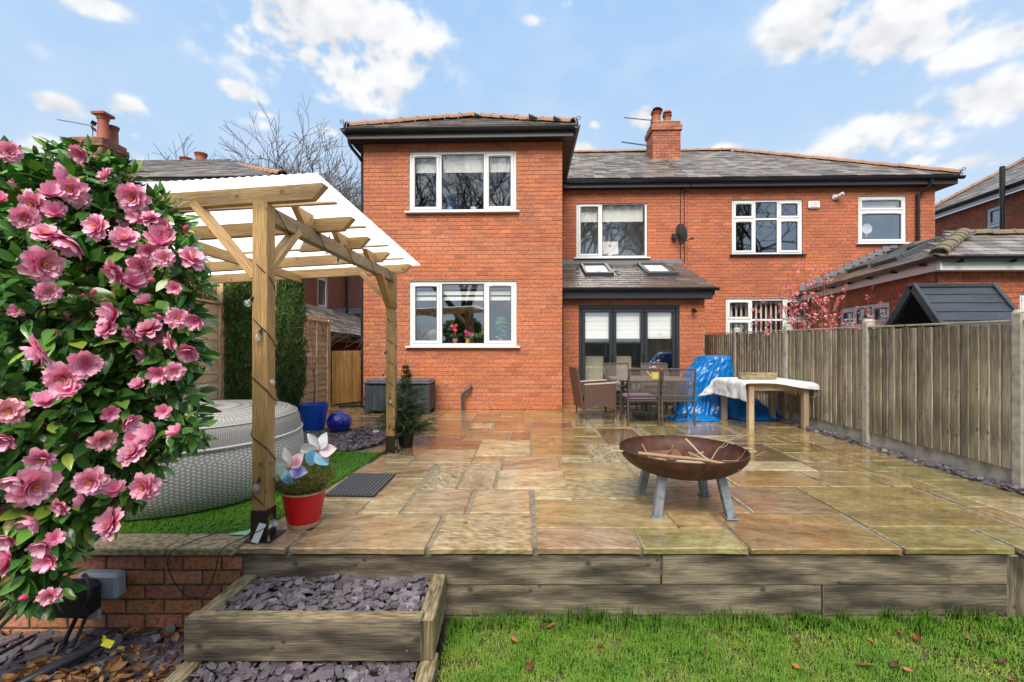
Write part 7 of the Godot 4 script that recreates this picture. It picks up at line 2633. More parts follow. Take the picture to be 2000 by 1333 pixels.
func dining() -> void:
	var t := thing("patio_table", "brown slatted patio table in the middle of the garden chairs", "table", Vector3(2.28, 0, -8.62))
	for i in 9:
		var mb := MB.new()
		mb.uo = Vector2(rng.randf() * 3, rng.randf() * 3)
		var z := -0.44 + i * 0.11
		var half := 0.72 - 0.16 * pow(absf(z) / 0.44, 3.0)
		mb.bar(Vector3(-half, 0.715, z), Vector3(half, 0.715, z), 0.102, 0.022, 0.004)
		put(mb, "table_slat", t, K.tabletop)
	for x in [-1, 1]:
		for z in [-1, 1]:
			boxp("leg", t, K.frame, Vector3(x * 0.42, 0.35, z * 0.24), Vector3(0.05, 0.70, 0.05), 0.005)
	var fr := MB.new()
	for z in [-0.36, 0.36]:
		fr.bar(Vector3(-0.6, 0.69, z), Vector3(0.6, 0.69, z), 0.03, 0.03, 0.003)
	put(fr, "frame", t, K.frame)
	var ub := thing("parasol_base", "round dark parasol base with short tube under the patio table", "parasol base", Vector3(2.25, 0, -8.62))
	var bm := MB.new()
	bm.lathe([Vector2(0, 0), Vector2(0.25, 0), Vector2(0.25, 0.05), Vector2(0.21, 0.09), Vector2(0.05, 0.10), Vector2(0, 0.10)], 32)
	put(bm, "base", ub, mat(lin(0.045, 0.05, 0.035), 0.8))
	var tb := MB.new()
	tb.tube(pv([Vector3(0, 0.09, 0), Vector3(0, 0.42, 0)]), pf([0.03]), 12)
	put(tb, "tube", ub, K.anthracite)
	metal_chair("garden_chair", "metal garden chair with purple seat cushion, its back to the lawn", Vector3(1.95, 0, -7.95), 0.06, true)
	metal_chair("garden_chair", "metal mesh-backed garden chair without cushion beside the blue tarpaulin", Vector3(2.56, 0, -7.95), -0.08, false)
	metal_chair("garden_chair", "metal garden chair between patio table and first door leaf, facing the lawn", Vector3(1.92, 0, -9.32), PI + 0.1, false)
	metal_chair("garden_chair", "metal garden chair behind the yellow watering can, facing the lawn", Vector3(2.66, 0, -9.30), PI - 0.05, false)
	# wicker armchair, sitter faces +x
	var w := thing("wicker_armchair", "brown wicker armchair at the left end of the patio table", "chair", Vector3(1.25, 0, -8.35), -PI / 2 + 0.12)
	var arm := func(x: float) -> MB:
		var m := MB.new()
		var g := []
		for i in 2:
			var row := []
			for j in 13:
				var z := lerpf(0.27, -0.30, j / 12.0)
				var top := 0.64 + 0.03 * (0.27 - z) / 0.57
				var bot := 0.20 + 0.07 * sin(PI * j / 12.0)
				row.append(Vector3(x, top if i else bot, z))
			g.append(row)
		for s in [-0.02, 0.02]:
			var gg := []
			for i in 5:
				var row := []
				for j in 13:
					row.append((g[0][j] as Vector3).lerp(g[1][j], i / 4.0) + Vector3(s, 0, 0))
				gg.append(row)
			m.uo = Vector2(0.1, 0.2)
			m.sheet(gg, 0.05)
		return m
	for x in [-0.29, 0.29]:
		put(arm.call(x), "arm_panel", w, K.rattan2)
		var rl := MB.new()
		rl.bar(Vector3(x, 0.645, 0.27), Vector3(x, 0.675, -0.31), 0.055, 0.03, 0.01)
		put(rl, "arm", w, mat(lin(0.36, 0.27, 0.23), 0.5))
		for z in [-0.28, 0.26]:
			var lg := MB.new()
			lg.tube(pv([Vector3(x, 0.32, z), Vector3(x * 1.02, 0.03, z * 1.05)]), pf([0.018, 0.015]), 8)
			var lo := put(lg, "leg", w, K.rattan)
			var ft := MB.new()
			ft.tube(pv([Vector3(x * 1.02, 0.05, z * 1.05), Vector3(x * 1.02, 0.0, z * 1.05)]), pf([0.017]), 8)
			put(ft, "foot", lo, K.steel)
	var bg := []
	for i in 9:
		var row := []
		for j in 9:
			var y := lerpf(0.22, 0.92, i / 8.0)
			row.append(Vector3(lerpf(-0.29, 0.29, j / 8.0), y, 0.27 + (y - 0.22) * 0.16))
		bg.append(row)
	for s in [0.0, 0.035]:
		var bm2 := MB.new()
		var g2 := []
		for row in bg:
			var r2 := []
			for q in row: r2.append(q + Vector3(0, 0, s))
			g2.append(r2)
		bm2.sheet(g2, 0.06)
		put(bm2, "backrest", w, K.rattan2)
	for q in [[Vector3(-0.295, 0.22, 0.29), Vector3(-0.295, 0.93, 0.40)], [Vector3(0.295, 0.22, 0.29), Vector3(0.295, 0.93, 0.40)], [Vector3(-0.31, 0.925, 0.40), Vector3(0.31, 0.925, 0.40)]]:
		var eb := MB.new()
		eb.bar(q[0], q[1], 0.04, 0.045, 0.01)
		put(eb, "edge_roll", w, K.rattan)
	boxp("seat", w, K.rattan, Vector3(0, 0.40, -0.02), Vector3(0.56, 0.08, 0.56), 0.02)
	# watering can with flowers
	var y := thing("watering_can", "small yellow watering can used as flower pot on the patio table", "watering can", Vector3(2.37, 0.727, -8.45))
	var yl := mat(lin(0.72, 0.60, 0.10), 0.35)
	var yb := MB.new()
	yb.lathe([Vector2(0, 0), Vector2(0.075, 0), Vector2(0.07, 0.11), Vector2(0.062, 0.115), Vector2(0.06, 0.09), Vector2(0, 0.085)], 24)
	put(yb, "can_body", y, yl)
	var ys := MB.new()
	ys.tube(pv([Vector3(-0.06, 0.03, 0), Vector3(-0.12, 0.09, 0), Vector3(-0.155, 0.13, 0)]), pf([0.014, 0.010, 0.014]), 8)
	put(ys, "spout", y, yl)
	var yh := MB.new()
	yh.tube(curve([Vector3(0.07, 0.02, 0), Vector3(0.12, 0.05, 0), Vector3(0.11, 0.11, 0), Vector3(0.065, 0.10, 0)], 4), pf([0.007]), 6)
	put(yh, "handle", y, K.black)
	var fl := thing("potted_flowers", "small pink and white flowers in the yellow watering can", "flowers", Vector3(2.37, 0.81, -8.45))
	var fs := MB.new()
	var heads := []
	for i in 14:
		var e := Vector3(rng.randfn(0, 0.06), rng.randf_range(0.05, 0.13), rng.randfn(0, 0.05))
		if i == 0: e = Vector3(0.06, 0.24, 0)
		if i == 1: e = Vector3(0.065, 0.20, 0.01)
		fs.tube(pv([Vector3(e.x * 0.2, 0, e.z * 0.2), e]), pf([0.003]), 4)
		heads.append(e)
	put(fs, "stems", fl, mat(lin(0.10, 0.2, 0.04), 0.6))
	for i in heads.size():
		var fm := MB.new()
		fm.col = [Color(0.80, 0.25, 0.30), Color(0.75, 0.10, 0.20), Color(0.82, 0.75, 0.7), Color(0.15, 0.28, 0.05)][i % 4]
		for k in 5:
			petal_grid(fm, Basis(Vector3.UP, TAU * k / 5.0), heads[i], 0.026, 0.022, 0.4 * 0.02, 0.0, fm.col, fm.col, k)
		put(fm, "flower_head", fl, K.petal_any)
	# inside: two cream dining chairs behind the glass
	for k in 2:
		var ic := thing("dining_chair", ["cream high-backed dining chair behind the first glass leaf", "cream high-backed dining chair behind the middle glass leaf"][k], "chair", Vector3(1.62 + k * 0.66, 0.02, -11.15), 0.0, "cream chairs indoors")
		var fab := mat(lin(0.62, 0.60, 0.44), 0.9)
		boxp("backrest", ic, fab, Vector3(0, 0.72, 0.2), Vector3(0.45, 0.64, 0.07), 0.025, Basis(Vector3(1, 0, 0), 0.08))
		boxp("seat", ic, fab, Vector3(0, 0.43, 0), Vector3(0.45, 0.10, 0.42), 0.025)
		for x in [-0.19, 0.19]:
			for z in [-0.17, 0.17]:
				boxp("leg", ic, K.black, Vector3(x, 0.19, z), Vector3(0.04, 0.38, 0.04), 0.003)

func tarp() -> void:
	var t := thing("covered_barbecue", "barbecue hidden under a crumpled bright blue tarpaulin by the fence", "barbecue", Vector3(3.48, 0, -8.95))
	var nz := fbm(1.0, 4, 88)
	var rings := [[0.0, -0.62, 0.62, 0.50], [0.03, -0.60, 0.58, 0.47], [0.22, -0.48, 0.50, 0.40], [0.45, -0.44, 0.47, 0.36], [0.62, -0.42, 0.46, 0.34], [0.80, -0.36, 0.45, 0.33], [0.95, -0.22, 0.44, 0.32], [1.06, -0.12, 0.43, 0.31], [1.12, -0.08, 0.41, 0.28], [1.135, 0.0, 0.34, 0.18], [1.13, 0.12, 0.20, 0.05]]
	var g := []
	for i in 41:
		var f := i / 40.0 * (rings.size() - 1)
		var k := mini(int(f), rings.size() - 2)
		var u := f - k
		var y: float = lerpf(rings[k][0], rings[k + 1][0], u)
		var x0: float = lerpf(rings[k][1], rings[k + 1][1], u)
		var x1: float = lerpf(rings[k][2], rings[k + 1][2], u)
		var d: float = lerpf(rings[k][3], rings[k + 1][3], u)
		var row := []
		for j in 97:
			var a := TAU * j / 96.0
			var c := cos(a)
			var s := sin(a)
			var q := pow(pow(absf(c), 3.2) + pow(absf(s), 3.2), -1.0 / 3.2)
			var p := Vector3((x0 + x1) / 2 + c * q * (x1 - x0) / 2, y, -s * q * d)
			var w := smooth(1.1, 0.3, y)
			var pleat := nz.get_noise_3d(c * 5.0, y * 0.9, s * 5.0) * 0.12 * w + absf(nz.get_noise_3d(c * 9.0 + 4.0, y * 5.0, s * 9.0)) * 0.06 - absf(nz.get_noise_3d(c * 3.0 + 9.0, y * 3.2 + c * 2.0, s * 3.0)) * 0.05
			p += Vector3(c, 0.25, -s) * pleat
			p.y = maxf(p.y, 0.006 + 0.012 * (nz.get_noise_2d(a * 9.0, 2.0) + 0.5)) if y < 0.1 else p.y
			row.append(p)
		g.append(row)
	var mb := MB.new()
	mb.sheet(g, 0.02)
	put(mb, "tarpaulin", t, K.tarp)
	var cap := MB.new()
	var mid := Vector3(0.16, 1.135, 0)
	for j in 96:
		cap.flat(g[40][j], g[40][j + 1], mid)
	put(cap, "tarpaulin", t, K.tarp)
	# loose end running out over the paving
	for q in [[Vector3(-0.45, 0, 0.62), 0.42, 0.26], [Vector3(0.85, 0, 0.28), 0.62, 0.48]]:
		var lg := []
		for i in 19:
			var row := []
			for j in 23:
				var u := (j / 22.0 - 0.5) * 2.0
				var v := (i / 18.0 - 0.5) * 2.0
				var edge := 1.0 - 0.25 * nz.get_noise_2d(atan2(v, u) * 2.0, q[1] * 9.0)
				var h := (0.012 + 0.16 * absf(nz.get_noise_2d(u * 2.4 + q[1] * 7.0, v * 2.4)) + (0.42 if q[1] > 0.5 else 0.0) * smooth(0.6, -0.6, u) * smooth(1.0, 0.2, absf(v))) * smooth(1.02, 0.8, maxf(absf(u), absf(v)))
				row.append(q[0] + Vector3(u * q[1] * edge, 0.008 + h, v * q[2] * edge))
			lg.append(row)
		var lm := MB.new()
		lm.sheet(lg, 0.03, true)
		put(lm, "tarpaulin_end", t, K.tarp)

func oak_table() -> void:
	var t := thing("oak_table", "chunky pale oak table standing by the fence", "table", Vector3(3.99, 0, -7.86), 0.055)
	for q in [[-0.42, 0.42], [0.47, 0.42], [-0.43, -0.42], [0.44, -0.42]]:
		var mb := MB.new()
		mb.uo = Vector2(rng.randf() * 3, rng.randf() * 3)
		mb.bar(Vector3(q[0], 0, q[1]), Vector3(q[0], 0.72, q[1]), 0.085, 0.085, 0.005, Vector3(0, 0, 1))
		put(mb, "leg", t, K.oak)
	for q in [[Vector3(-0.38, 0.665, 0.41), Vector3(0.43, 0.665, 0.41)], [Vector3(-0.38, 0.665, -0.41), Vector3(0.40, 0.665, -0.41)], [Vector3(-0.42, 0.665, 0.38), Vector3(-0.42, 0.665, -0.38)], [Vector3(0.46, 0.665, 0.38), Vector3(0.44, 0.665, -0.38)]]:
		var mb := MB.new()
		mb.uo = Vector2(rng.randf() * 3, rng.randf() * 3)
		mb.bar(q[0], q[1], 0.03, 0.10, 0.003)
		put(mb, "apron", t, K.oak)
	for i in 6:
		boxp("top_plank", t, K.oak, Vector3(0.02, 0.735, -0.42 + i * 0.168), Vector3(1.06, 0.028, 0.165), 0.004)
	var c := thing("tablecloth", "white cloth draped crookedly over the oak table", "tablecloth", Vector3(3.99, 0, -7.86), 0.055)
	var nz := fbm(1.5, 3, 55)
	var g := []
	for i in 45:
		var row := []
		for j in 49:
			var u := lerpf(-0.80, 0.82, j / 48.0)
			var v := lerpf(-0.82, 0.62, i / 44.0)
			# corner folded back at the front
			var p := Vector3.ZERO
			var lim := 0.54
			var lz := 0.51
			var hx := maxf(absf(u - 0.02) - lim, 0.0)
			var skew := 0.10 * smooth(-0.2, 0.6, u) - 0.10
			var hz := maxf((v + skew) - lz, 0.0) if v > 0 else maxf(-v - lz, 0.0)
			p.x = clampf(u, -lim + 0.02, lim + 0.02) + signf(u) * minf(hx, 0.03)
			p.z = clampf(v + (skew if v > 0 else 0.0), -lz, lz) + signf(v) * minf(hz, 0.02)
			p.y = 0.754 - hx - hz
			if hx > 0 and hz > 0:
				p.y = 0.754 - maxf(hx, hz) - minf(hx, hz) * 0.25
				p.x += signf(u) * hz * 0.35
				p.z += signf(v) * hx * 0.35
			var n := nz.get_noise_2d(u * 3.0, v * 3.0)
			var drop := hx + hz
			if drop > 0.01:
				if hx > 0: p.x += signf(u) * (0.012 + 0.05 * (n + 0.4) * drop * 4.0)
				if hz > 0: p.z += signf(v) * (0.012 + 0.05 * (n + 0.4) * drop * 4.0)
			else:
				p.y += 0.004 + 0.008 * maxf(n, 0.0)
			row.append(p)
		g.append(row)
	var mb := MB.new()
	mb.sheet(g, 0.03, true)
	put(mb, "cloth", c, K.cloth)
	var b := thing("timber_offcut", "short weathered timber offcut lying on the white cloth", "timber", Vector3(3.94, 0.765, -7.90), 0.03)
	var bm := MB.new()
	bm.uo = Vector2(0.3, 0.7)
	bm.box(Vector3(0, 0.055, 0), Vector3(0.60, 0.105, 0.12), Basis.IDENTITY, 0.005)
	put(bm, "timber_block", b, K.sleeper_top)
	boxp("sawn_end", b, K.pine_light, Vector3(0.302, 0.055, 0), Vector3(0.003, 0.10, 0.114), 0.0)

func fire_bowl() -> void:
	var f := thing("fire_bowl", "wide rusted steel fire bowl on four splayed grey legs", "fire bowl", Vector3(1.335, 0, -3.95))
	var mb := MB.new()
	var pr := []
	for i in 13:
		var a := PI / 2 * i / 12.0
		pr.append(Vector2(sin(a) * 0.525, 0.49 - cos(a) * 0.235))
	pr[0] = Vector2(0, 0.255)
	for i in 13:
		var a := PI / 2 * (12 - i) / 12.0
		pr.append(Vector2(maxf(sin(a) * 0.515, 0.0), 0.494 - cos(a) * 0.225))
	mb.lathe(pr, 64)
	put(mb, "bowl", f, K.rust)
	var foot := [[-0.29, 0.275], [0.285, 0.285], [-0.285, -0.27], [0.29, -0.265]]
	for q in foot:
		var a := Vector3(q[0], 0.006, q[1])
		var b := Vector3(q[0] * 0.80, 0.33, q[1] * 0.80)
		var lg := MB.new()
		lg.bar(a, b, 0.065, 0.065, 0.004, Vector3(0, 0, 1))
		var lo := put(lg, "leg", f, K.zinc)
		boxp("foot_plate", lo, K.zinc, a, Vector3(0.095, 0.010, 0.095), 0.002)
	for s in [-1.0, 1.0]:
		var h := MB.new()
		h.tube(pv([Vector3(s * 0.51, 0.475, -0.075 * 1.0), Vector3(s * 0.60, 0.475, -0.06), Vector3(s * 0.60, 0.475, 0.06), Vector3(s * 0.51, 0.475, 0.075)]), pf([0.006]), 8)
		put(h, "handle", f, mat(lin(0.5, 0.42, 0.26), 0.5))
	# sticks in it
	var list := [[[-0.40, 0.47, 0.12], [-0.18, 0.46, 0.18], [0.06, 0.455, 0.26], [0.22, 0.44, 0.33], [0.30, 0.42, 0.40]], [[0.06, 0.55, -0.08], [0.10, 0.50, -0.02], [0.16, 0.43, 0.06], [0.22, 0.40, 0.12]], [[-0.12, 0.40, -0.05], [-0.10, 0.46, 0.02], [-0.085, 0.52, 0.04]],
		[[-0.34, 0.52, 0.0], [-0.30, 0.42, 0.1]], [[-0.30, 0.40, 0.05], [0.0, 0.40, 0.12], [0.16, 0.40, 0.16]], [[0.04, 0.46, 0.05], [0.16, 0.42, 0.2], [0.30, 0.40, 0.22]], [[-0.25, 0.43, 0.2], [0.02, 0.42, 0.05], [0.2, 0.44, -0.05]]]
	var tones := [lin(0.46, 0.31, 0.17), lin(0.52, 0.42, 0.30), lin(0.38, 0.25, 0.14)]
	for i in list.size():
		var p := []
		for q in list[i]: p.append(Vector3(1.335 + q[0], q[1], -3.95 + q[2]))
		var sm := MB.new()
		var r: float = [0.015, 0.010, 0.010, 0.005, 0.014, 0.012, 0.010][i]
		sm.tube(curve(p, 4), pf([r, r, r * 1.05, r * 0.95, r, r * 0.9]), 8)
		var so := put(sm, "stick", self, mat(tones[i % 3], 0.8, {"tex": T.speck, "tri": true, "scale": Vector3(6, 6, 6)}))
		tag(so, ["longest stick, lying right across the fire bowl and over its rim", "pale crooked stick rising at the back of the fire bowl", "short upright stick in the middle of the fire bowl", "thin twig poking up at the end of the longest stick", "thick stick lying low under the others in the fire bowl", "stick slanting towards the twiggy sprig in the fire bowl", "stick crossing below the longest one in the fire bowl"][i], "stick", "firewood in the bowl")
	var tg := MB.new()
	var gr := RandomNumberGenerator.new()
	gr.seed = 31
	grow(tg, Vector3(1.50, 0.40, -3.80), Vector3(0.45, 0.5, -0.1).normalized(), 0.16, 0.006, 3, gr, 0.0, 0.0016)
	grow(tg, Vector3(1.58, 0.44, -3.72), Vector3(0.9, 0.02, 0.35).normalized(), 0.16, 0.004, 2, gr, -0.03, 0.0014)
	var so2 := put(tg, "twig", self, mat(lin(0.33, 0.25, 0.17), 0.8))
	tag(so2, "fine branching twig sprig at the end of the fire bowl", "stick", "firewood in the bowl")
	var pl := boxp("bark_plank", self, mat(lin(0.20, 0.09, 0.045), 0.8, {"tex": T.wood, "scale": Vector3(0.5, 2, 1)}), Vector3(1.20, 0.415, -4.0), Vector3(0.30, 0.014, 0.11), 0.004, Basis(Vector3(0, 0, 1), 0.05) * Basis(Vector3.UP, 0.15) * Basis(Vector3(1, 0, 0), 0.5))
	tag(pl, "flat brown piece of wood lying among the sticks", "firewood", "firewood in the bowl")

func bits() -> void:
	# playhouse beyond the fence
	var p := thing("playhouse", "black painted wooden playhouse with a steep boarded roof beyond the old fence", "playhouse", Vector3(5.02, 0, -6.05))
	var L := 0.95
	var hy := 2.11
	var eave := 1.42
	var run := 0.52
	for s in [1.0, -1.0]:
		var up := Vector3(0, hy - eave, -s * run).normalized()
		var len_ := Vector2(hy - eave, run).length()
		for k in 6:
			var c := Vector3(L / 2, eave, s * run) + up * (len_ * (k + 0.5) / 6.0)
			var nn := Vector3(0, run, s * (hy - eave)).normalized()
			var mb := MB.new()
			mb.uo = Vector2(rng.randf() * 3, rng.randf() * 3)
			var x: Vector3 = Vector3(1, 0, 0) * s
			mb.box(c + nn * 0.012, Vector3(L + 0.06, len_ / 6.0 + 0.012, 0.016), Basis(x, up, nn) * Basis(Vector3(1, 0, 0), -0.07), 0.004, 0)
			put(mb, "roof_board", p, K.shed)
	for x in [-0.02, L + 0.02]:
		for s in [1.0, -1.0]:
			var bb := MB.new()
			bb.bar(Vector3(x, eave - 0.02, s * (run + 0.02)), Vector3(x, hy + 0.02, 0), 0.05, 0.09, 0.004)
			put(bb, "bargeboard", p, K.shed)
	var rg := MB.new()
	rg.bar(Vector3(-0.03, hy + 0.018, 0.0), Vector3(L + 0.03, hy + 0.018, 0.0), 0.09, 0.05, 0.006)
	put(rg, "ridge_board", p, K.shed)
	for k in 9:
		for x in [0.06, L - 0.06]:
			var y := 0.08 + k * 0.15
			if x > 0.5 or y < 0.2 or y > 0.2:
				boxp("wall_board", p, K.shed, Vector3(x, y, 0), Vector3(0.02, 0.146, run * 1.7), 0.003)
		boxp("wall_board", p, K.shed, Vector3(L / 2, 0.08 + k * 0.15, run * 0.84), Vector3(L - 0.12, 0.146, 0.02), 0.003)
		boxp("wall_board", p, K.shed, Vector3(L / 2, 0.08 + k * 0.15, -run * 0.84), Vector3(L - 0.12, 0.146, 0.02), 0.003)
	# satellite dish
	var d := thing("satellite_dish", "dark satellite dish on an arm fixed between the two houses", "satellite dish", Vector3(3.98, 4.17, -12.16))
	var dm := MB.new()
	dm.lathe([Vector2(0, 0.05), Vector2(0.12, 0.06), Vector2(0.22, 0.085), Vector2(0.27, 0.11), Vector2(0.27, 0.115), Vector2(0.2, 0.085), Vector2(0, 0.056)], 28, Transform3D(Basis(Vector3.UP, 0.25) * Basis(Vector3(0, 0, 1), -PI / 2 + 0.2), Vector3(0.0, 0.06, 0.05)))
	put(dm, "dish", d, K.fascia_grey)
	var am := MB.new()
	am.tube(pv([Vector3(-0.1, 0.02, -0.12), Vector3(-0.02, 0.05, 0.0), Vector3(0.03, -0.17, 0.08), Vector3(0.33, -0.08, 0.12)]), pf([0.014]), 6)
	am.box(Vector3(-0.05, 0.03, -0.04), Vector3(0.12, 0.14, 0.08), Basis.IDENTITY, 0.01)
	put(am, "arm", d, K.black)
	boxp("receiver", d, K.fascia_grey, Vector3(0.36, -0.06, 0.12), Vector3(0.10, 0.06, 0.06), 0.015)
	# computer seen through the upper window
	var c := thing("computer_monitor", "white back of a computer monitor standing at the upper window", "monitor", Vector3(2.32, 3.70, -12.72))
	boxp("casing", c, K.white_glow_free, Vector3(0, 0.30, 0), Vector3(0.47, 0.36, 0.03), 0.012)
	boxp("stand", c, K.white_glow_free, Vector3(0, 0.10, 0.02), Vector3(0.13, 0.2, 0.02), 0.004)
	var em := MB.new()
	em.lathe([Vector2(0.026, 0), Vector2(0.026, 0.004), Vector2(0, 0.004)], 14, Transform3D(Basis(Vector3(1, 0, 0), PI / 2), Vector3(0, 0.36, 0.016)))
	put(em, "emblem", c, K.fascia_grey)
	boxp("desk", c, K.oak, Vector3(0, -0.02, -0.1), Vector3(1.6, 0.03, 0.6), 0.004)
	# plants on the kitchen sill
	var sill := [["cactus_plant", "round cactus behind the first pane of the lower window", -1.98, 0], ["potted_orchid", "red-flowered plant in a cream pot on the window sill", -1.52, 1], ["potted_cyclamen", "pink cyclamen in a small pot on the window sill", -1.24, 2], ["spider_plant", "striped spider plant on the kitchen window sill", -1.02, 3], ["leafy_houseplant", "tall bright green leafy houseplant behind the last pane", -0.55, 4]]
	for s in sill:
		var o := thing(s[0], s[1], "houseplant", Vector3(s[2], 1.36, -9.68))
		pot_shape(o, 0.045, 0.06, 0.11, K.chipped if s[3] != 3 else K.anthracite, "pot_body", 0.008)
		var fo := MB.new()
		var gcol: Color = [Color(0.20, 0.22, 0.08), Color(0.08, 0.2, 0.04), Color(0.10, 0.2, 0.05), Color(0.28, 0.36, 0.12), Color(0.16, 0.42, 0.05)][s[3]]
		if s[3] == 0:
			fo.col = gcol
			for i in 14:
				var a := TAU * i / 14.0
				fo.tube(curve([Vector3(cos(a) * 0.06, 0.10, sin(a) * 0.06), Vector3(cos(a) * 0.11, 0.20, sin(a) * 0.11), Vector3(cos(a) * 0.02, 0.30, sin(a) * 0.02)], 4), pf([0.012, 0.015, 0.015, 0.015, 0.012, 0.012, 0.012, 0.012, 0.006]), 5)
		else:
			for i in [0, 16, 12, 22, 46][s[3]]:
				var a := rng.randf() * TAU
				var l: float = [0.1, 0.16, 0.09, 0.24, 0.13][s[3]] * rng.randf_range(0.7, 1.2)
				var y0: float = 0.11 + (rng.randf() * 0.42 if s[3] == 4 else 0.0)
				petal_grid(fo, Basis(Vector3.UP, a) * Basis(Vector3(1, 0, 0), rng.randf_range(0.2, 1.1)), Vector3(0, y0, 0), l, l * (0.5 if s[3] != 3 else 0.14), 0.0, 0.25 * l, gcol * 0.8, gcol * rng.randf_range(0.8, 1.3), i)
		put(fo, "leaves", o, K.leaf_any)
		if s[3] in [1, 2]:
			var bl := MB.new()
			var pc: Color = [Color(0.75, 0.06, 0.05), Color(0.62, 0.08, 0.30)][s[3] - 1]
			for i in 7:
				var c2 := Vector3(rng.randfn(0, 0.05), (0.30 if s[3] == 1 else 0.16) + rng.randf_range(-0.03, 0.10), rng.randfn(0.02, 0.03))
				bl.tube(pv([Vector3(0, 0.1, 0), c2]), pf([0.003]), 4)
				for k in 5:
					petal_grid(bl, Basis(Vector3(1, 0, 0), 1.2) * Basis(Vector3.UP, TAU * k / 5.0), c2, 0.042, 0.036, 0.0, 0.0, pc, pc * 1.1, k)
			put(bl, "blossom", o, K.petal_any)
	var duck := thing("yellow_ornament", "tiny shiny yellow ornament on the kitchen window sill", "ornament", Vector3(-1.25, 1.36, -9.60))
	var dk := MB.new()
	dk.lathe([Vector2(0, 0), Vector2(0.03, 0), Vector2(0.036, 0.03), Vector2(0.02, 0.055), Vector2(0.024, 0.075), Vector2(0, 0.095)], 14)
	put(dk, "ornament", duck, mat(lin(0.8, 0.55, 0.05), 0.3))
	# bright things on the upper sill
	for q in [[-1.62, "small blue and white box on the upper window sill", lin(0.1, 0.3, 0.7)], [-1.12, "small white cup on the upper window sill", lin(0.75, 0.76, 0.78)]]:
		var o := boxp("small_box", self, mat(q[2], 0.5), Vector3(q[0], 4.21, -9.62), Vector3(0.12, 0.10, 0.08), 0.01)
		tag(o, q[1], "box")
	# weatherproof socket on the brick wall and its leads
	var e := thing("outdoor_socket", "grey weatherproof socket box with a black plug-in transformer on the brick retaining wall", "socket", pt(-2.87, 3.05, -0.27))
	boxp("socket_box", e, mat(lin(0.28, 0.33, 0.36), 0.5), Vector3(0.05, 0.06, 0.02), Vector3(0.28, 0.17, 0.09), 0.02)
	boxp("transformer", e, K.black, Vector3(-0.03, 0.02, 0.12), Vector3(0.26, 0.21, 0.14), 0.03)
	boxp("latch", e, mat(lin(0.28, 0.33, 0.36), 0.5), Vector3(0.06, -0.10, 0.09), Vector3(0.10, 0.07, 0.02), 0.01)
	var ld := MB.new()
	ld.tube(curve([Vector3(-0.05, 0.13, 0.05), Vector3(0.06, 0.17, 0.14), Vector3(0.14, 0.08, 0.2), Vector3(0.09, 0.0, 0.18)], 5), pf([0.011]), 8)
	ld.tube(curve([Vector3(0.03, -0.08, 0.10), Vector3(0.02, -0.18, 0.14), Vector3(0.03, -0.24, 0.2)], 5), pf([0.011]), 8)
	ld.tube(curve([Vector3(-0.04, -0.08, 0.08), Vector3(-0.10, -0.2, 0.08), Vector3(-0.12, -0.3, 0.12)], 5), pf([0.013]), 8)
	put(ld, "lead", e, K.cable)
	var pg := thing("cable_connector", "long black cable connector lying on the slate with a yellow tag", "connector", Vector3(-2.70, -0.53, -2.66))
	var pm := MB.new()
	pm.tube(pv([Vector3(0.05, 0.04, -0.12), Vector3(-0.04, 0.02, 0.0), Vector3(-0.17, -0.02, 0.13), Vector3(-0.26, -0.045, 0.22)]), pf([0.018, 0.034, 0.032, 0.02]), 10)
	put(pm, "connector_body", pg, K.anthracite)
	var pl := MB.new()
	pl.tube(curve([Vector3(-0.26, -0.045, 0.22), Vector3(-0.36, -0.055, 0.26), Vector3(-0.5, -0.05, 0.25)], 5), pf([0.012]), 8)
	pl.tube(curve([Vector3(-0.5, -0.02, 0.1), Vector3(-0.47, 0.05, 0.05), Vector3(-0.44, 0.06, -0.1), Vector3(-0.5, 0.02, -0.2)], 5), pf([0.012]), 8)
	put(pl, "lead", pg, K.cable)
	boxp("tag", pg, mat(lin(0.80, 0.72, 0.02), 0.5), Vector3(0.10, 0.055, -0.09), Vector3(0.065, 0.04, 0.002), 0.0, Basis(Vector3(0, 0, 1), -0.25) * Basis(Vector3(1, 0, 0), -0.7))
	boxp("tag", pg, mat(lin(0.80, 0.72, 0.02), 0.5), Vector3(0.055, 0.07, -0.11), Vector3(0.02, 0.04, 0.003), 0.0, Basis(Vector3(0, 0, 1), -0.25))
	var tp := thing("green_tape", "scrap of pale green tape lying beside the front pergola post", "tape")
	var tm := MB.new()
	tm.sheet([[Vector3(-2.16, 0.02, -3.18), Vector3(-2.07, 0.035, -3.16), Vector3(-1.98, 0.03, -3.17)], [Vector3(-2.12, 0.015, -3.25), Vector3(-2.04, 0.025, -3.25), Vector3(-1.97, 0.05, -3.26)]], 1.0, true)
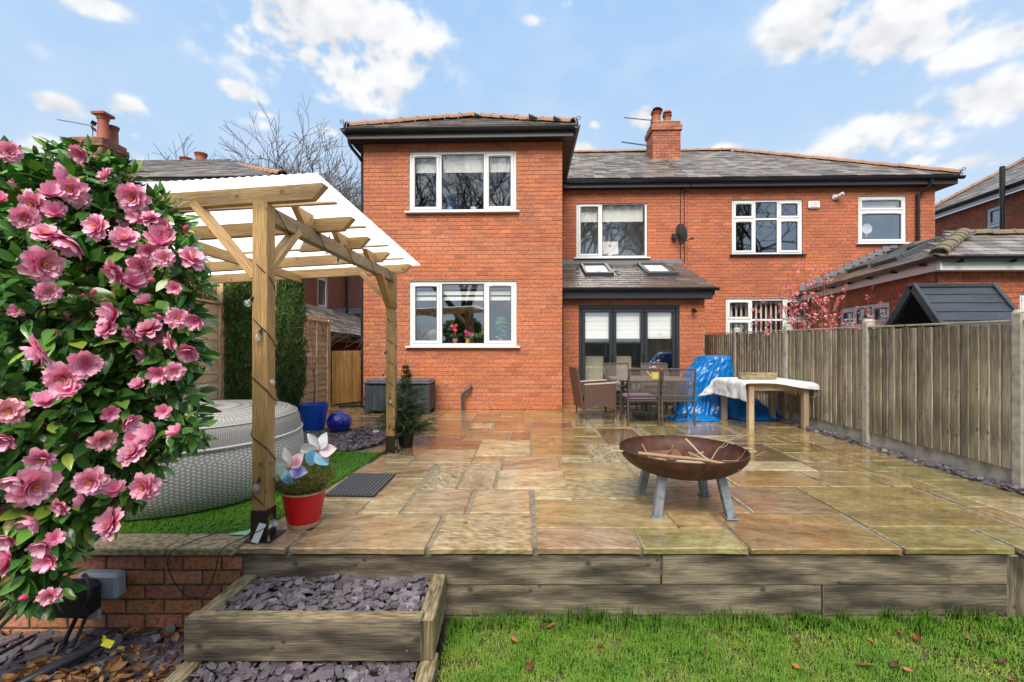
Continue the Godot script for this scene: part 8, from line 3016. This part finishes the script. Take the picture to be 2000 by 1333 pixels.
	put(tm, "tape", tp, mat(lin(0.25, 0.62, 0.45), 0.5))
	var lb := thing("paper_label", "creased white paper label hanging at the front post shoe", "label")
	boxp("label_sheet", lb, K.white, Vector3(-1.865, 0.075, -3.125), Vector3(0.05, 0.15, 0.002), 0.0, Basis(Vector3(0, 0, 1), -0.2) * Basis(Vector3(1, 0, 0), -0.5))
	var st := thing("pebble", "round cream pebble on the slate chippings beside the paving", "pebble", Vector3(-2.25, 0.05, -6.75))
	var sm := MB.new()
	sm.lathe([Vector2(0, -0.025), Vector2(0.04, -0.015), Vector2(0.055, 0.005), Vector2(0.035, 0.028), Vector2(0, 0.034)], 16)
	put(sm, "pebble", st, mat(lin(0.6, 0.55, 0.42), 0.7))
	for q in [[-0.47, 3.5, 0.05], [1.9, 4.4, 0.05]]:
		var o := place(dead_leaf_mesh(), "dead_leaf", self, leaf_brown(2), Transform3D(Basis(Vector3.UP, q[0]).scaled_local(Vector3.ONE * q[2]), pt(q[0], q[1], 0.01)))
		tag(o, "curled orange dead leaf on the paving joint" if q[0] < 0 else "small dead leaf on the paving beyond the fire bowl", "leaf")

func _ready() -> void:
	setup()
	textures()
	materials()
	K.joint = mat(lin(0.30, 0.25, 0.18), 0.9, {"tex": T.speck, "tri": true})
	K.shoe = mat(lin(0.035, 0.018, 0.016), 0.4)
	K.label_green = mat(lin(0.30, 0.55, 0.12), 0.5)
	K.leaf_gloss = mat(lin(1, 1, 1), 0.2, {"vcol": true, "back": Color(0.22, 0.34, 0.08)})
	K.bud_pale = mat(lin(0.42, 0.33, 0.14), 0.5)
	K.rattan2 = mat(lin(0.17, 0.095, 0.07), 0.5, {"tex": T.weave, "scale": Vector3(9, 9, 1), "bump": T.weave, "bscale": 0.4})
	K.white_glow_free = mat(lin(0.82, 0.83, 0.85), 0.4)
	houses()
	patio()
	retaining()
	lawns()
	fences()
	pergola()
	string_lights()
	hot_tub()
	pots()
	door_mat()
	storage()
	dining()
	tarp()
	oak_table()
	fire_bowl()
	plants()
	camellia()
	bits()
